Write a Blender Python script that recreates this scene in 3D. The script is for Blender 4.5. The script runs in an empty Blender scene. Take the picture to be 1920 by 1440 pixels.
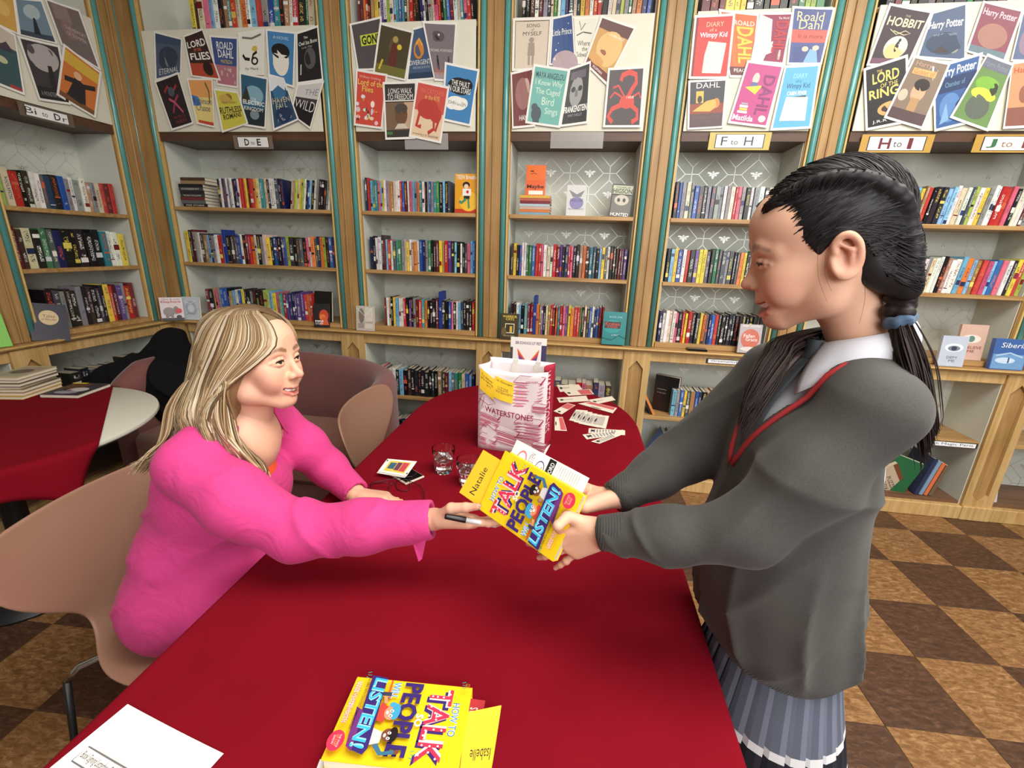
import bpy, bmesh, math, random
import numpy as np
from mathutils import Vector, Matrix, Euler

scene = bpy.context.scene
COL = scene.collection
PI = math.pi

# ------------------------------------------------------------------ camera
CAM = np.array([2.7442, -2.7501, 1.4664]); FPX = 837.63
YAW, PITCH, ROLL = 0.138404, 0.295300, 0.033678
_f = np.array([-math.sin(YAW)*math.cos(PITCH), math.cos(YAW)*math.cos(PITCH), -math.sin(PITCH)])
_r0 = np.array([math.cos(YAW), math.sin(YAW), 0.0]); _u0 = np.cross(_r0, _f)
CR = math.cos(ROLL)*_r0 + math.sin(ROLL)*_u0
CU = -math.sin(ROLL)*_r0 + math.cos(ROLL)*_u0
CF = _f
cam_d = bpy.data.cameras.new('camera'); cam = bpy.data.objects.new('camera', cam_d); COL.objects.link(cam)
cam_d.sensor_fit = 'HORIZONTAL'; cam_d.sensor_width = 36.0; cam_d.lens = FPX/1920*36.0
cam_d.clip_start = 0.02; cam_d.clip_end = 100
cam.matrix_world = Matrix(((CR[0], CU[0], -CF[0], CAM[0]), (CR[1], CU[1], -CF[1], CAM[1]), (CR[2], CU[2], -CF[2], CAM[2]), (0, 0, 0, 1)))
scene.camera = cam

def ray(px, py):
    return CR*((px-960)/FPX) - CU*((py-720)/FPX) + CF
def on_y(px, py, y):
    d = ray(px, py); t = (y-CAM[1])/d[1]; return CAM+t*d
def on_x(px, py, x):
    d = ray(px, py); t = (x-CAM[0])/d[0]; return CAM+t*d
def on_z(px, py, z):
    d = ray(px, py); t = (z-CAM[2])/d[2]; return CAM+t*d
def at_d(px, py, d):
    return CAM+ray(px, py)*d

# ------------------------------------------------------------------ world, lights, exposure
w = bpy.data.worlds.new('world'); scene.world = w; w.use_nodes = True
w.node_tree.nodes['Background'].inputs[0].default_value = (0.93, 0.97, 1.0, 1)
w.node_tree.nodes['Background'].inputs[1].default_value = 0.5
def area(name, loc, target, sx, sy, power, col=(1, 1, 1)):
    l = bpy.data.lights.new(name, 'AREA'); l.shape = 'RECTANGLE'; l.size = sx; l.size_y = sy; l.energy = power; l.color = col
    o = bpy.data.objects.new(name, l); COL.objects.link(o); o.location = loc
    o.rotation_euler = (Vector(target)-Vector(loc)).to_track_quat('-Z', 'Y').to_euler()
    return o
area('camera_side_fill', (3.9, -5.1, 2.1), (3.3, -1.0, 1.1), 3.4, 2.2, 210, (0.97, 0.985, 1.0))  # added frontal fill for the faces; the wall behind it has no window
area('ceiling_lamp_light', (3.7, -2.3, 3.34), (3.6, -2.1, 0), 2.2, 1.4, 128, (1.0, 0.96, 0.89))
area('ceiling_lamp_light', (5.3, -1.6, 3.34), (5.3, -1.5, 0), 1.6, 1.0, 40, (1.0, 0.96, 0.89))
scene.view_settings.view_transform = 'Standard'; scene.view_settings.look = 'None'
scene.view_settings.exposure = -0.18; scene.view_settings.gamma = 1.0
scene.view_settings.use_curve_mapping = False

# ------------------------------------------------------------------ helpers
def lin(c):
    return tuple((x/255.0/12.92 if x/255.0 <= 0.04045 else ((x/255.0+0.055)/1.055)**2.4) for x in c[:3])+(1.0,)

MATS = {}
def newmat(name):
    m = bpy.data.materials.new(name); m.use_nodes = True
    nt = m.node_tree; b = nt.nodes['Principled BSDF']
    MATS[name] = m
    return m, nt, b
def N(nt, t, **kw):
    n = nt.nodes.new(t)
    for k, v in kw.items():
        if k.startswith('i_'):
            n.inputs[k[2:].replace('_', ' ')].default_value = v
        else: setattr(n, k, v)
    return n
def plain(name, rgb, rough=0.6, metal=0.0, noise=0.06, scale=40, bump=0.0, stretch=(1, 1, 1), coat=0.0, sheen=0.0):
    """procedural material: base colour with gentle noise variation and optional bump"""
    if name in MATS: return MATS[name]
    m, nt, b = newmat(name)
    c = lin(rgb)
    tc = N(nt, 'ShaderNodeTexCoord'); mp = N(nt, 'ShaderNodeMapping'); mp.inputs['Scale'].default_value = stretch
    nz = N(nt, 'ShaderNodeTexNoise'); nz.inputs['Scale'].default_value = scale; nz.inputs['Detail'].default_value = 4
    nt.links.new(tc.outputs['Object'], mp.inputs[0]); nt.links.new(mp.outputs[0], nz.inputs['Vector'])
    mx = N(nt, 'ShaderNodeMix', data_type='RGBA')
    mx.inputs['A'].default_value = tuple(max(0, x*(1-noise*2)) for x in c[:3])+(1,)
    mx.inputs['B'].default_value = tuple(min(1, x*(1+noise*2)) for x in c[:3])+(1,)
    nt.links.new(nz.outputs['Fac'], mx.inputs['Factor'])
    nt.links.new(mx.outputs['Result'], b.inputs['Base Color'])
    b.inputs['Roughness'].default_value = rough; b.inputs['Metallic'].default_value = metal
    b.inputs['Coat Weight'].default_value = coat; b.inputs['Sheen Weight'].default_value = sheen
    if bump:
        bp = N(nt, 'ShaderNodeBump'); bp.inputs['Strength'].default_value = bump; bp.inputs['Distance'].default_value = 0.002
        nt.links.new(nz.outputs['Fac'], bp.inputs['Height']); nt.links.new(bp.outputs[0], b.inputs['Normal'])
    return m
def attrmat(name, rough=0.5, bump=0.0, scale=200, noise=0.05, sss=0.0, spec=0.5, coat=0.0, stretch=(1, 1, 1)):
    """colour from the mesh's 'col' attribute, modulated by fine noise"""
    if name in MATS: return MATS[name]
    m, nt, b = newmat(name)
    a = N(nt, 'ShaderNodeAttribute', attribute_name='col')
    tc = N(nt, 'ShaderNodeTexCoord'); mp = N(nt, 'ShaderNodeMapping'); mp.inputs['Scale'].default_value = stretch
    nz = N(nt, 'ShaderNodeTexNoise'); nz.inputs['Scale'].default_value = scale; nz.inputs['Detail'].default_value = 3
    nt.links.new(tc.outputs['Object'], mp.inputs[0]); nt.links.new(mp.outputs[0], nz.inputs['Vector'])
    mr = N(nt, 'ShaderNodeMapRange'); mr.inputs['To Min'].default_value = 1-noise*2; mr.inputs['To Max'].default_value = 1+noise*2
    nt.links.new(nz.outputs['Fac'], mr.inputs['Value'])
    ml = N(nt, 'ShaderNodeMix', data_type='RGBA', blend_type='MULTIPLY'); ml.inputs['Factor'].default_value = 1
    nt.links.new(a.outputs['Color'], ml.inputs['A']); nt.links.new(mr.outputs[0], ml.inputs['B'])
    nt.links.new(ml.outputs['Result'], b.inputs['Base Color'])
    b.inputs['Roughness'].default_value = rough; b.inputs['Specular IOR Level'].default_value = spec
    b.inputs['Coat Weight'].default_value = coat
    if sss:
        b.inputs['Subsurface Weight'].default_value = sss; b.inputs['Subsurface Radius'].default_value = (0.012, 0.005, 0.003); b.inputs['Subsurface Scale'].default_value = 0.6
    if bump:
        bp = N(nt, 'ShaderNodeBump'); bp.inputs['Strength'].default_value = bump; bp.inputs['Distance'].default_value = 0.001
        nt.links.new(nz.outputs['Fac'], bp.inputs['Height']); nt.links.new(bp.outputs[0], b.inputs['Normal'])
    return m

def tag(o, label=None, cat=None, group=None, kind=None):
    if label: o['label'] = label
    if cat: o['category'] = cat
    if group: o['group'] = group
    if kind: o['kind'] = kind
    return o
def empty(name, loc=(0, 0, 0), rz=0.0, parent=None):
    o = bpy.data.objects.new(name, None); COL.objects.link(o); o.location = loc; o.rotation_euler = (0, 0, rz); o.empty_display_size = 0.05
    if parent: o.parent = parent
    return o
def link(name, me, parent=None, loc=None, rot=None):
    o = bpy.data.objects.new(name, me); COL.objects.link(o)
    if parent: o.parent = parent
    if loc is not None: o.location = loc
    if rot is not None: o.rotation_euler = rot
    return o
class MB:
    """collects geometry; build() links it as one mesh object"""
    def __init__(s): s.v = []; s.f = []; s.m = []; s.c = []; s.mats = []
    def mi(s, mat):
        if mat is None: return 0
        if mat not in s.mats: s.mats.append(mat)
        return s.mats.index(mat)
    def add(s, v, f, mat=None, col=None):
        o = len(s.v); k = s.mi(mat)
        s.v += [tuple(map(float, p)) for p in v]
        for q in f: s.f.append([i+o for i in q]); s.m.append(k); s.c.append(col)
        return s
    def box(s, lo, hi, mat=None, col=None, ch=0.0, M=None):
        x0, y0, z0 = lo; x1, y1, z1 = hi
        if ch <= 0:
            v = [(x0, y0, z0), (x1, y0, z0), (x1, y1, z0), (x0, y1, z0), (x0, y0, z1), (x1, y0, z1), (x1, y1, z1), (x0, y1, z1)]
            f = [(3, 2, 1, 0), (4, 5, 6, 7), (0, 1, 5, 4), (1, 2, 6, 5), (2, 3, 7, 6), (3, 0, 4, 7)]
        else:
            bm = bmesh.new(); bmesh.ops.create_cube(bm, size=1)
            for p in bm.verts: p.co = ((p.co.x+.5)*(x1-x0)+x0, (p.co.y+.5)*(y1-y0)+y0, (p.co.z+.5)*(z1-z0)+z0)
            bmesh.ops.bevel(bm, geom=bm.edges[:], offset=ch, segments=1, affect='EDGES', profile=0.5)
            bm.verts.ensure_lookup_table(); bm.verts.index_update()
            v = [tuple(p.co) for p in bm.verts]; f = [[p.index for p in q.verts] for q in bm.faces]; bm.free()
        if M is not None: v = [tuple(M @ Vector(p)) for p in v]
        return s.add(v, f, mat, col)
    def prism(s, poly, z0, z1, mat=None, col=None, axis='z'):
        """extrude a 2D polygon; axis z: (x,y)->z ; axis y: (x,z) along y ; axis x: (y,z) along x"""
        n = len(poly)
        def P(a, b, t): return (a, b, t) if axis == 'z' else ((a, t, b) if axis == 'y' else (t, a, b))
        v = [P(a, b, z0) for a, b in poly]+[P(a, b, z1) for a, b in poly]
        f = [list(range(n))[::-1], list(range(n, 2*n))]+[(i, (i+1) % n, n+(i+1) % n, n+i) for i in range(n)]
        return s.add(v, f, mat, col)
    def tube(s, pts, r, n=8, mat=None, col=None, cap=True, up=None, flat=1.0):
        pts = [np.array(p, float) for p in pts]; m = len(pts)
        rs = r if hasattr(r, '__len__') else [r]*m
        v = []; prev = None
        for i, p in enumerate(pts):
            t = pts[min(i+1, m-1)]-pts[max(i-1, 0)]; t = t/(np.linalg.norm(t)+1e-12)
            if prev is None:
                a = np.array(up if up is not None else ((0, 0, 1) if abs(t[2]) < .9 else (1, 0, 0)), float)
            else: a = prev
            a = a-t*np.dot(a, t); a = a/(np.linalg.norm(a)+1e-12); prev = a; b = np.cross(t, a)
            for k in range(n):
                an = 2*PI*k/n; v.append(p+rs[i]*(math.cos(an)*a*flat+math.sin(an)*b))
        f = [(i*n+k, i*n+(k+1) % n, (i+1)*n+(k+1) % n, (i+1)*n+k) for i in range(m-1) for k in range(n)]
        if cap: f += [list(range(n))[::-1], list(range((m-1)*n, m*n))]
        return s.add(v, f, mat, col)
    def lathe(s, prof, n=24, mat=None, col=None, c=(0, 0, 0), capb=True, capt=True):
        v = []; f = []; m = len(prof)
        for r, z in prof:
            for k in range(n): v.append((c[0]+r*math.cos(2*PI*k/n), c[1]+r*math.sin(2*PI*k/n), c[2]+z))
        for i in range(m-1):
            for k in range(n): f.append((i*n+k, i*n+(k+1) % n, (i+1)*n+(k+1) % n, (i+1)*n+k))
        if capb: f.append(list(range(n))[::-1])
        if capt: f.append(list(range((m-1)*n, m*n)))
        return s.add(v, f, mat, col)
    def grid(s, fn, nu, nv, mat=None, col=None, closeu=False):
        """surface from fn(u,v) in [0,1]^2"""
        v = [fn(i/(nu if closeu else nu-1), j/(nv-1)) for j in range(nv) for i in range(nu)]
        f = []
        for j in range(nv-1):
            for i in range(nu if closeu else nu-1):
                k = (i+1) % nu; f.append((j*nu+i, j*nu+k, (j+1)*nu+k, (j+1)*nu+i))
        return s.add(v, f, mat, col)
    def mesh(s, name, smooth=False):
        me = bpy.data.meshes.new(name); me.from_pydata(s.v, [], s.f)
        for m in s.mats: me.materials.append(m)
        if len(s.mats) > 1: me.polygons.foreach_set('material_index', s.m)
        if any(c is not None for c in s.c):
            a = me.color_attributes.new('col', 'FLOAT_COLOR', 'CORNER'); buf = []
            for q, c in zip(s.f, s.c): buf += list(c if c is not None else (1, 1, 1, 1))*len(q)
            a.data.foreach_set('color', buf)
        if smooth: me.polygons.foreach_set('use_smooth', [True]*len(me.polygons))
        me.update(); return me
    def build(s, name, mat=None, parent=None, smooth=False, loc=None, rot=None):
        if mat is not None and not s.mats: s.mats = [mat]
        return link(name, s.mesh(name, smooth), parent, loc, rot)
def smooth_by_angle(o, deg=40):
    """sharp edges above an angle, smooth elsewhere"""
    me = o.data; bm = bmesh.new(); bm.from_mesh(me)
    for f in bm.faces: f.smooth = True
    for e in bm.edges: e.smooth = not (len(e.link_faces) == 2 and e.calc_face_angle(0) > math.radians(deg))
    bm.to_mesh(me); bm.free(); return o
def solidify(o, t, off=0.0):
    m = o.modifiers.new('thick', 'SOLIDIFY'); m.thickness = t; m.offset = off; return o
def subsurf(o, n=2):
    m = o.modifiers.new('sub', 'SUBSURF'); m.levels = n; m.render_levels = n; return o

# ---------------- flat print: text and shapes in the unit square, mapped onto a sheet
_TXT = {}
def text_mesh(s, bold=0.0):
    """triangles of a string, normalised to its bounding box; returns verts (0..1), faces, aspect"""
    k = (s, bold)
    if k not in _TXT:
        cu = bpy.data.curves.new('txt', 'FONT'); cu.body = s; cu.offset = bold; cu.resolution_u = 2; cu.align_x = 'CENTER'
        o = bpy.data.objects.new('txt', cu); me = o.to_mesh()
        v = np.array([x.co[:2] for x in me.vertices]) if len(me.vertices) else np.zeros((1, 2)); f = [tuple(p.vertices) for p in me.polygons]
        o.to_mesh_clear(); bpy.data.objects.remove(o); bpy.data.curves.remove(cu)
        lo = v.min(0); hi = v.max(0); ext = np.maximum(hi-lo, 1e-6); _TXT[k] = ((v-lo)/ext, f, ext[0]/ext[1])
    return _TXT[k]
def draw(mb, fn, items, eps=0.00025, start=1):
    """fn(u,v,h)->point. items drawn in order, each a little above the last"""
    for k, it in enumerate(items):
        h = eps*(k+start); t = it[0]
        if t == 'r':
            _, u0, v0, u1, v1, c = it
            n = 4; P = [(u0+(u1-u0)*i/n, v0) for i in range(n+1)]+[(u0+(u1-u0)*i/n, v1) for i in range(n+1)]
            mb.add([fn(u, v, h) for u, v in P], [(i, i+1, n+2+i, n+1+i) for i in range(n)], None, lin(c))
        elif t == 'e':
            _, cu, cv, ru, rv, c = it; n = 20
            mb.add([fn(cu+ru*math.cos(2*PI*i/n), cv+rv*math.sin(2*PI*i/n), h) for i in range(n)], [list(range(n))], None, lin(c))
        elif t == 'p':
            _, P, c = it; mb.add([fn(u, v, h) for u, v in P], [list(range(len(P)))], None, lin(c))
        elif t == 'l':
            _, P, wd, c = it
            L = []; R = []
            for i, p in enumerate(P):
                a = P[max(i-1, 0)]; b = P[min(i+1, len(P)-1)]; dx, dy = b[0]-a[0], b[1]-a[1]; n = math.hypot(dx, dy)+1e-9
                L.append((p[0]-dy/n*wd/2, p[1]+dx/n*wd/2)); R.append((p[0]+dy/n*wd/2, p[1]-dx/n*wd/2))
            n = len(P); mb.add([fn(u, v, h) for u, v in L+R], [(n+i, n+i+1, i+1, i) for i in range(n-1)], None, lin(c))
        elif t == 't':
            s, u0, v0, u1, v1, c = it[1:7]; bold = it[7] if len(it) > 7 else 0.0; shear = it[8] if len(it) > 8 else 0.0; rot = it[9] if len(it) > 9 else 0
            v, f, asp = text_mesh(s, bold); P = []
            for x, y in v:
                if rot == 90: x, y = 1-y, x
                elif rot == -90: x, y = y, 1-x
                P.append((u0+(u1-u0)*x+shear*(y-.5)*(v1-v0), v0+(v1-v0)*y))
            mb.add([fn(a, b, h) for a, b in P], f, None, lin(c))
def quad_fn(TL, TR, BR, BL, nrm, bend=0.0, bdir='u'):
    TL, TR, BR, BL, nrm = [np.array(x, float) for x in (TL, TR, BR, BL, nrm)]
    def fn(u, v, h=0.0):
        a = BL*(1-u)+BR*u; b = TL*(1-u)+TR*u
        t = u if bdir == 'u' else v
        return a*(1-v)+b*v+nrm*(h+bend*(4*(t-.5)**2))
    return fn
PRINT = attrmat('printed_ink', rough=0.45, noise=0.03, scale=60)
WHITEPAPER = plain('white_paper', (236, 233, 226), 0.7, noise=0.02, scale=30)
# ------------------------------------------------------------------ setting
def wood(name, a, b_, scale=3.0, rough=0.45, stretch=(1, 1, 0.06)):
    m, nt, b = newmat(name)
    tc = N(nt, 'ShaderNodeTexCoord'); mp = N(nt, 'ShaderNodeMapping'); mp.inputs['Scale'].default_value = stretch
    nz = N(nt, 'ShaderNodeTexNoise'); nz.inputs['Scale'].default_value = scale*14; nz.inputs['Detail'].default_value = 6; nz.inputs['Distortion'].default_value = 0.6
    nt.links.new(tc.outputs['Object'], mp.inputs[0]); nt.links.new(mp.outputs[0], nz.inputs['Vector'])
    nz2 = N(nt, 'ShaderNodeTexNoise'); nz2.inputs['Scale'].default_value = 3.0; nt.links.new(tc.outputs['Object'], nz2.inputs['Vector'])
    ad = N(nt, 'ShaderNodeMath', operation='MULTIPLY_ADD'); ad.inputs[1].default_value = 0.5
    nt.links.new(nz2.outputs['Fac'], ad.inputs[0]); nt.links.new(nz.outputs['Fac'], ad.inputs[2])
    cr = N(nt, 'ShaderNodeValToRGB'); cr.color_ramp.elements[0].position = 0.5; cr.color_ramp.elements[1].position = 0.95
    cr.color_ramp.elements[0].color = lin(a); cr.color_ramp.elements[1].color = lin(b_)
    nt.links.new(ad.outputs[0], cr.inputs[0]); nt.links.new(cr.outputs[0], b.inputs['Base Color'])
    b.inputs['Roughness'].default_value = rough
    bp = N(nt, 'ShaderNodeBump'); bp.inputs['Strength'].default_value = 0.15; bp.inputs['Distance'].default_value = 0.001
    nt.links.new(nz.outputs['Fac'], bp.inputs['Height']); nt.links.new(bp.outputs[0], b.inputs['Normal'])
    return m
OAK = wood('golden_oak_upright', (142, 106, 58), (178, 140, 88))
OAKH = wood('golden_oak_shelf', (150, 110, 62), (188, 150, 96), stretch=(0.06, 1, 1))
OAKL = wood('pale_worn_oak', (172, 134, 78), (206, 172, 116))
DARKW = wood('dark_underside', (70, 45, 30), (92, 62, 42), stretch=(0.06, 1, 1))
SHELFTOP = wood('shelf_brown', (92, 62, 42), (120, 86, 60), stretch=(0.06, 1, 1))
TEAL = plain('teal_gloss_paint', (84, 150, 145), 0.28, noise=0.05, scale=30, coat=0.3)
GILT = plain('worn_gilt_edge', (205, 172, 104), 0.4, noise=0.1, scale=60)
PAPERW = plain('pale_grey_green_wallpaper', (208, 211, 199), 0.55, noise=0.04, scale=6)
FOIL, _nt, _b = newmat('silver_foil_print'); _b.inputs['Base Color'].default_value = (0.72, 0.71, 0.64, 1); _b.inputs['Metallic'].default_value = 0.6; _b.inputs['Roughness'].default_value = 0.42
BOARD = plain('cream_display_board', (222, 218, 200), 0.55, noise=0.03, scale=12)

# floor of square tiles
def marbled(name, base, light, dark, fac=0.5):
    m, nt, b = newmat(name)
    tc = N(nt, 'ShaderNodeTexCoord'); oi = N(nt, 'ShaderNodeObjectInfo')
    ad = N(nt, 'ShaderNodeVectorMath', operation='MULTIPLY_ADD'); ad.inputs[1].default_value = (1, 1, 1)
    sc_ = N(nt, 'ShaderNodeVectorMath', operation='SCALE'); sc_.inputs['Scale'].default_value = 37.0
    cx = N(nt, 'ShaderNodeCombineXYZ'); nt.links.new(oi.outputs['Random'], cx.inputs[0]); nt.links.new(oi.outputs['Random'], cx.inputs[1])
    nt.links.new(cx.outputs[0], sc_.inputs[0]); nt.links.new(tc.outputs['Object'], ad.inputs[0]); nt.links.new(sc_.outputs[0], ad.inputs[2])
    mp = N(nt, 'ShaderNodeMapping'); mp.inputs['Scale'].default_value = (1.0, 2.6, 1); mp.inputs['Rotation'].default_value = (0, 0, 0.6)
    nt.links.new(ad.outputs[0], mp.inputs[0])
    nz = N(nt, 'ShaderNodeTexNoise'); nz.inputs['Scale'].default_value = 26; nz.inputs['Detail'].default_value = 6; nz.inputs['Roughness'].default_value = 0.72; nz.inputs['Distortion'].default_value = 0.8
    nt.links.new(mp.outputs[0], nz.inputs['Vector'])
    cr = N(nt, 'ShaderNodeValToRGB'); e = cr.color_ramp.elements
    e[0].position = 0.34; e[0].color = lin(dark); e[1].position = 0.68; e[1].color = lin(light); k = e.new(0.5); k.color = lin(base)
    nt.links.new(nz.outputs['Fac'], cr.inputs[0]); nt.links.new(cr.outputs[0], b.inputs['Base Color'])
    b.inputs['Roughness'].default_value = 0.42
    return m
TL_L = marbled('light_brown_marbled_tile', (132, 94, 56), (172, 134, 92), (104, 70, 40))
TL_D = marbled('dark_brown_marbled_tile', (78, 52, 36), (106, 76, 56), (62, 42, 30))
fl = MB().box((-0.4, -5.2, -0.06), (7.6, 0.36, -0.006)).build('floor', plain('floor_screed', (60, 46, 36), 0.8)); tag(fl, 'brown chequered tile floor of the library', kind='structure')
T = 0.305; TA = 0.0427; TX, TY = 4.737, -0.234
tm = {}
for d in (0, 1):
    g = 0.0007
    tm[d] = MB().box((g, g, -0.005), (T-g, T-g, 0.0), (TL_L, TL_D)[d], ch=0.0008).mesh('tile')
for i in range(-17, 5):
    for j in range(-2, 13):
        x = TX+T*(i*math.cos(TA)+j*math.sin(TA)); y = TY+T*(i*math.sin(TA)-j*math.cos(TA))
        if y < -3.7 or y > 0.2 or x > 6.0 or x < -.3: continue
        link('tile', tm[1 if (i+j) % 2 == 0 else 0], fl, (x-T*math.sin(TA), y-T*math.cos(TA), 0), (0, 0, TA))
ce = MB().box((-0.45, -5.2, 3.40), (7.6, 0.36, 3.46)).build('ceiling', plain('ceiling_plaster', (226, 220, 205), 0.8)); tag(ce, 'pale plaster ceiling above the shelves', kind='structure')
wb = MB().box((-0.45, 0.32, 0), (7.6, 0.36, 3.4)).build('wall_back', plain('back_plaster', (190, 186, 170), 0.8)); tag(wb, 'back wall behind the bookcases', kind='structure')
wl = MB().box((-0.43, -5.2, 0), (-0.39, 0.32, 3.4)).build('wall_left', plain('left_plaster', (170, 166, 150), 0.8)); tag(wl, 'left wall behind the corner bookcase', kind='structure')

wf = MB().box((-0.45, -5.24, 0), (7.6, -5.2, 3.4)).build('light_block_wall', plain('front_plaster', (150, 140, 124), 0.8)); tag(wf, 'unseen wall added behind the viewer to shade the left side', kind='structure')  # unseen wall, added to block world light and darken the left side
# ---------------------------------------------------------------- bookcases
PX = [0.0, 1.297, 2.21, 3.123, 3.9415, 5.17, 6.4]        # pilaster centres along the back wall
HW = 0.0985                                               # half width of a pilaster with its rods
ZC, ZB, ZA, ZP0, ZP1 = 0.921, 1.3075, 1.6557, 2.087, 2.61
DEP = 0.28
def M_back(x): return Matrix.Translation((x, 0, 0))
# left wall: local +x runs towards the camera's left (world -y), local -y faces the room (world +x)
LX = -0.055
M_LEFT = Matrix(((0, -1, 0, LX), (-1, 0, 0, 0), (0, 0, 1, 0), (0, 0, 0, 1)))   # det -1: local x mirrored (faces flipped below)
BAYNAME = ['far left', 'second', 'third', 'fourth', 'fifth', 'sixth']

def tf(o, left):
    """place a bookcase piece built in back-wall axes on the left wall"""
    if left:
        me = o.data; me.transform(M_LEFT); me.flip_normals()
    return o
def pilaster(xc, label, left=False):
    root = empty('pilaster', (xc, 0, ZC) if not left else (LX, -xc, ZC)); tag(root, label, 'pilaster', 'oak pilasters between the bookcases')
    z0, z1 = ZC+0.002, 3.38
    def P(name, mb, mat, sm=False):
        o = mb.build(name, mat, None, sm); tf(o, left)
        o.data.transform(Matrix.Translation(-root.location)); o.parent = root; return o
    m = MB(); m.box((xc-.040, -.012, z0), (xc+.040, .30, z1)); P('shaft', m, OAK)
    m = MB(); m.box((xc-.004, -.020, z0), (xc+.004, -.012, z1), ch=.002); P('centre_bead', m, OAK)
    for s in (-1, 1):
        m = MB(); m.tube([(xc+s*.0639, .004, z0), (xc+s*.0639, .004, z1)], .0165, 14); P('teal_rod', m, TEAL, True)
        m = MB(); m.box((xc+s*.064-.034, .012, z0), (xc+s*.064+.034, .285, z1)); P('side_board', m, OAK)
        m = MB(); m.box((xc+s*.088-.005, -.006, z0), (xc+s*.088+.005, .012, z1), ch=.002); P('edge_bead', m, GILT)
        m = MB(); m.box((xc+s*.0425-.004, -.007, z0), (xc+s*.0425+.004, .012, z1), ch=.002); P('inner_bead', m, OAK)
    return root
def wallpaper(mb, x0, x1, z0, z1, y):
    """foil lines and bees of the wallpaper, as printed flat strips just proud of the paper"""
    p = 0.24; a = 0.038; wd = 0.0030
    def seg(ax, az, bx, bz):
        # clip to the panel
        t0, t1 = 0.0, 1.0
        for d, s0, lo, hi in ((bx-ax, ax, x0, x1), (bz-az, az, z0, z1)):
            if abs(d) < 1e-9:
                if s0 < lo or s0 > hi: return
                continue
            ta, tb = (lo-s0)/d, (hi-s0)/d
            if ta > tb: ta, tb = tb, ta
            t0 = max(t0, ta); t1 = min(t1, tb)
        if t1-t0 < 1e-4: return
        ax, az, bx, bz = ax+(bx-ax)*t0, az+(bz-az)*t0, ax+(bx-ax)*t1, az+(bz-az)*t1
        n = math.hypot(bx-ax, bz-az)+1e-9; dx, dz = -(bz-az)/n*wd/2, (bx-ax)/n*wd/2
        mb.add([(ax+dx, y, az+dz), (ax-dx, y, az-dz), (bx-dx, y, bz-dz), (bx+dx, y, bz+dz)], [(0, 1, 2, 3)])
    def bee(cx, cz):
        if not (x0+.035 < cx < x1-.035 and z0+.03 < cz < z1-.03): return
        def el(ex, ez, rx, rz, ang):
            n = 10; c, s = math.cos(ang), math.sin(ang)
            mb.add([(cx+ex+rx*math.cos(2*PI*i/n)*c-rz*math.sin(2*PI*i/n)*s, y, cz+ez+rx*math.cos(2*PI*i/n)*s+rz*math.sin(2*PI*i/n)*c) for i in range(n)], [list(range(n))[::-1]])
        el(0, -.008, .008, .017, 0); el(0, .012, .006, .006, 0)
        for s in (-1, 1): el(s*.019, .007, .015, .0055, s*.25); el(s*.013, -.004, .010, .004, -s*.35)
    for i in range(int(x0/p)-1, int(x1/p)+2):
        for j in range(int(z0/p)-1, int(z1/p)+2):
            for o in (0, .5):
                cx, cz = (i+o)*p, (j+o)*p
                seg(cx-a, cz, cx+a, cz); seg(cx, cz-a, cx, cz+a)
                for sx in (-1, 1):
                    for sz in (1,):
                        seg(cx+sx*a, cz, cx+sx*.5*p, cz+.5*p-a)
                        seg(cx, cz+a, cx+sx*(.5*p-a), cz+.5*p)
                if o == 0: bee(cx+.5*p, cz)
                else: bee(cx+.5*p, cz)
def bookcase(x0, x1, label, left=False, shelves=(ZA, ZB), ztop=3.38, board=True):
    """upper open bookcase between two pilasters (clear width x0..x1)"""
    xm = (x0+x1)/2
    root = empty('bookcase', (xm, 0, ZC) if not left else (LX, -xm, ZC)); tag(root, label, 'bookcase', 'oak wall bookcases')
    def P(name, mb, mat, sm=False, par=None):
        o = mb.build(name, mat, None, sm); tf(o, left)
        o.data.transform(Matrix.Translation(-root.location)); o.parent = par or root; return o
    zb = ZC+0.03
    pan = P('back_panel', MB().box((x0, DEP, zb), (x1, DEP+.012, ztop)), PAPERW)
    mb = MB()
    for z0, z1 in ((zb+.002, ZB-.03), (ZB+.01, ZA-.03), (ZA+.01, ZP0-.02)): wallpaper(mb, x0, x1, z0, z1, DEP-.0006)
    P('wallpaper_print', mb, FOIL, par=pan)['kind'] = 'stuff'
    for s, xx in ((0, x0), (1, x1)):
        sp = P('side_lining', MB().box((xx-.003 if s else xx, .02, zb), (xx if s else xx+.003, DEP, ztop)), PAPERW)
    P('bottom_ledge', MB().box((x0, .0, ZC+.001), (x1, DEP, zb), ch=.002), OAKH)
    for z in shelves: P('shelf', MB().box((x0+.002, .006, z-.022), (x1-.002, DEP-.001, z), ch=.002), OAKH)
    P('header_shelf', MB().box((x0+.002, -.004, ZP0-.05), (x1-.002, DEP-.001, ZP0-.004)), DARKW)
    P('top_shelf', MB().box((x0+.002, .01, ZP1-.022), (x1-.002, DEP-.001, ZP1)), OAKH)
    if board: P('display_board', MB().box((x0+.004, -.012, ZP0-.004), (x1-.004, -.004, ZP1), ch=.001), BOARD)
    return root
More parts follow.
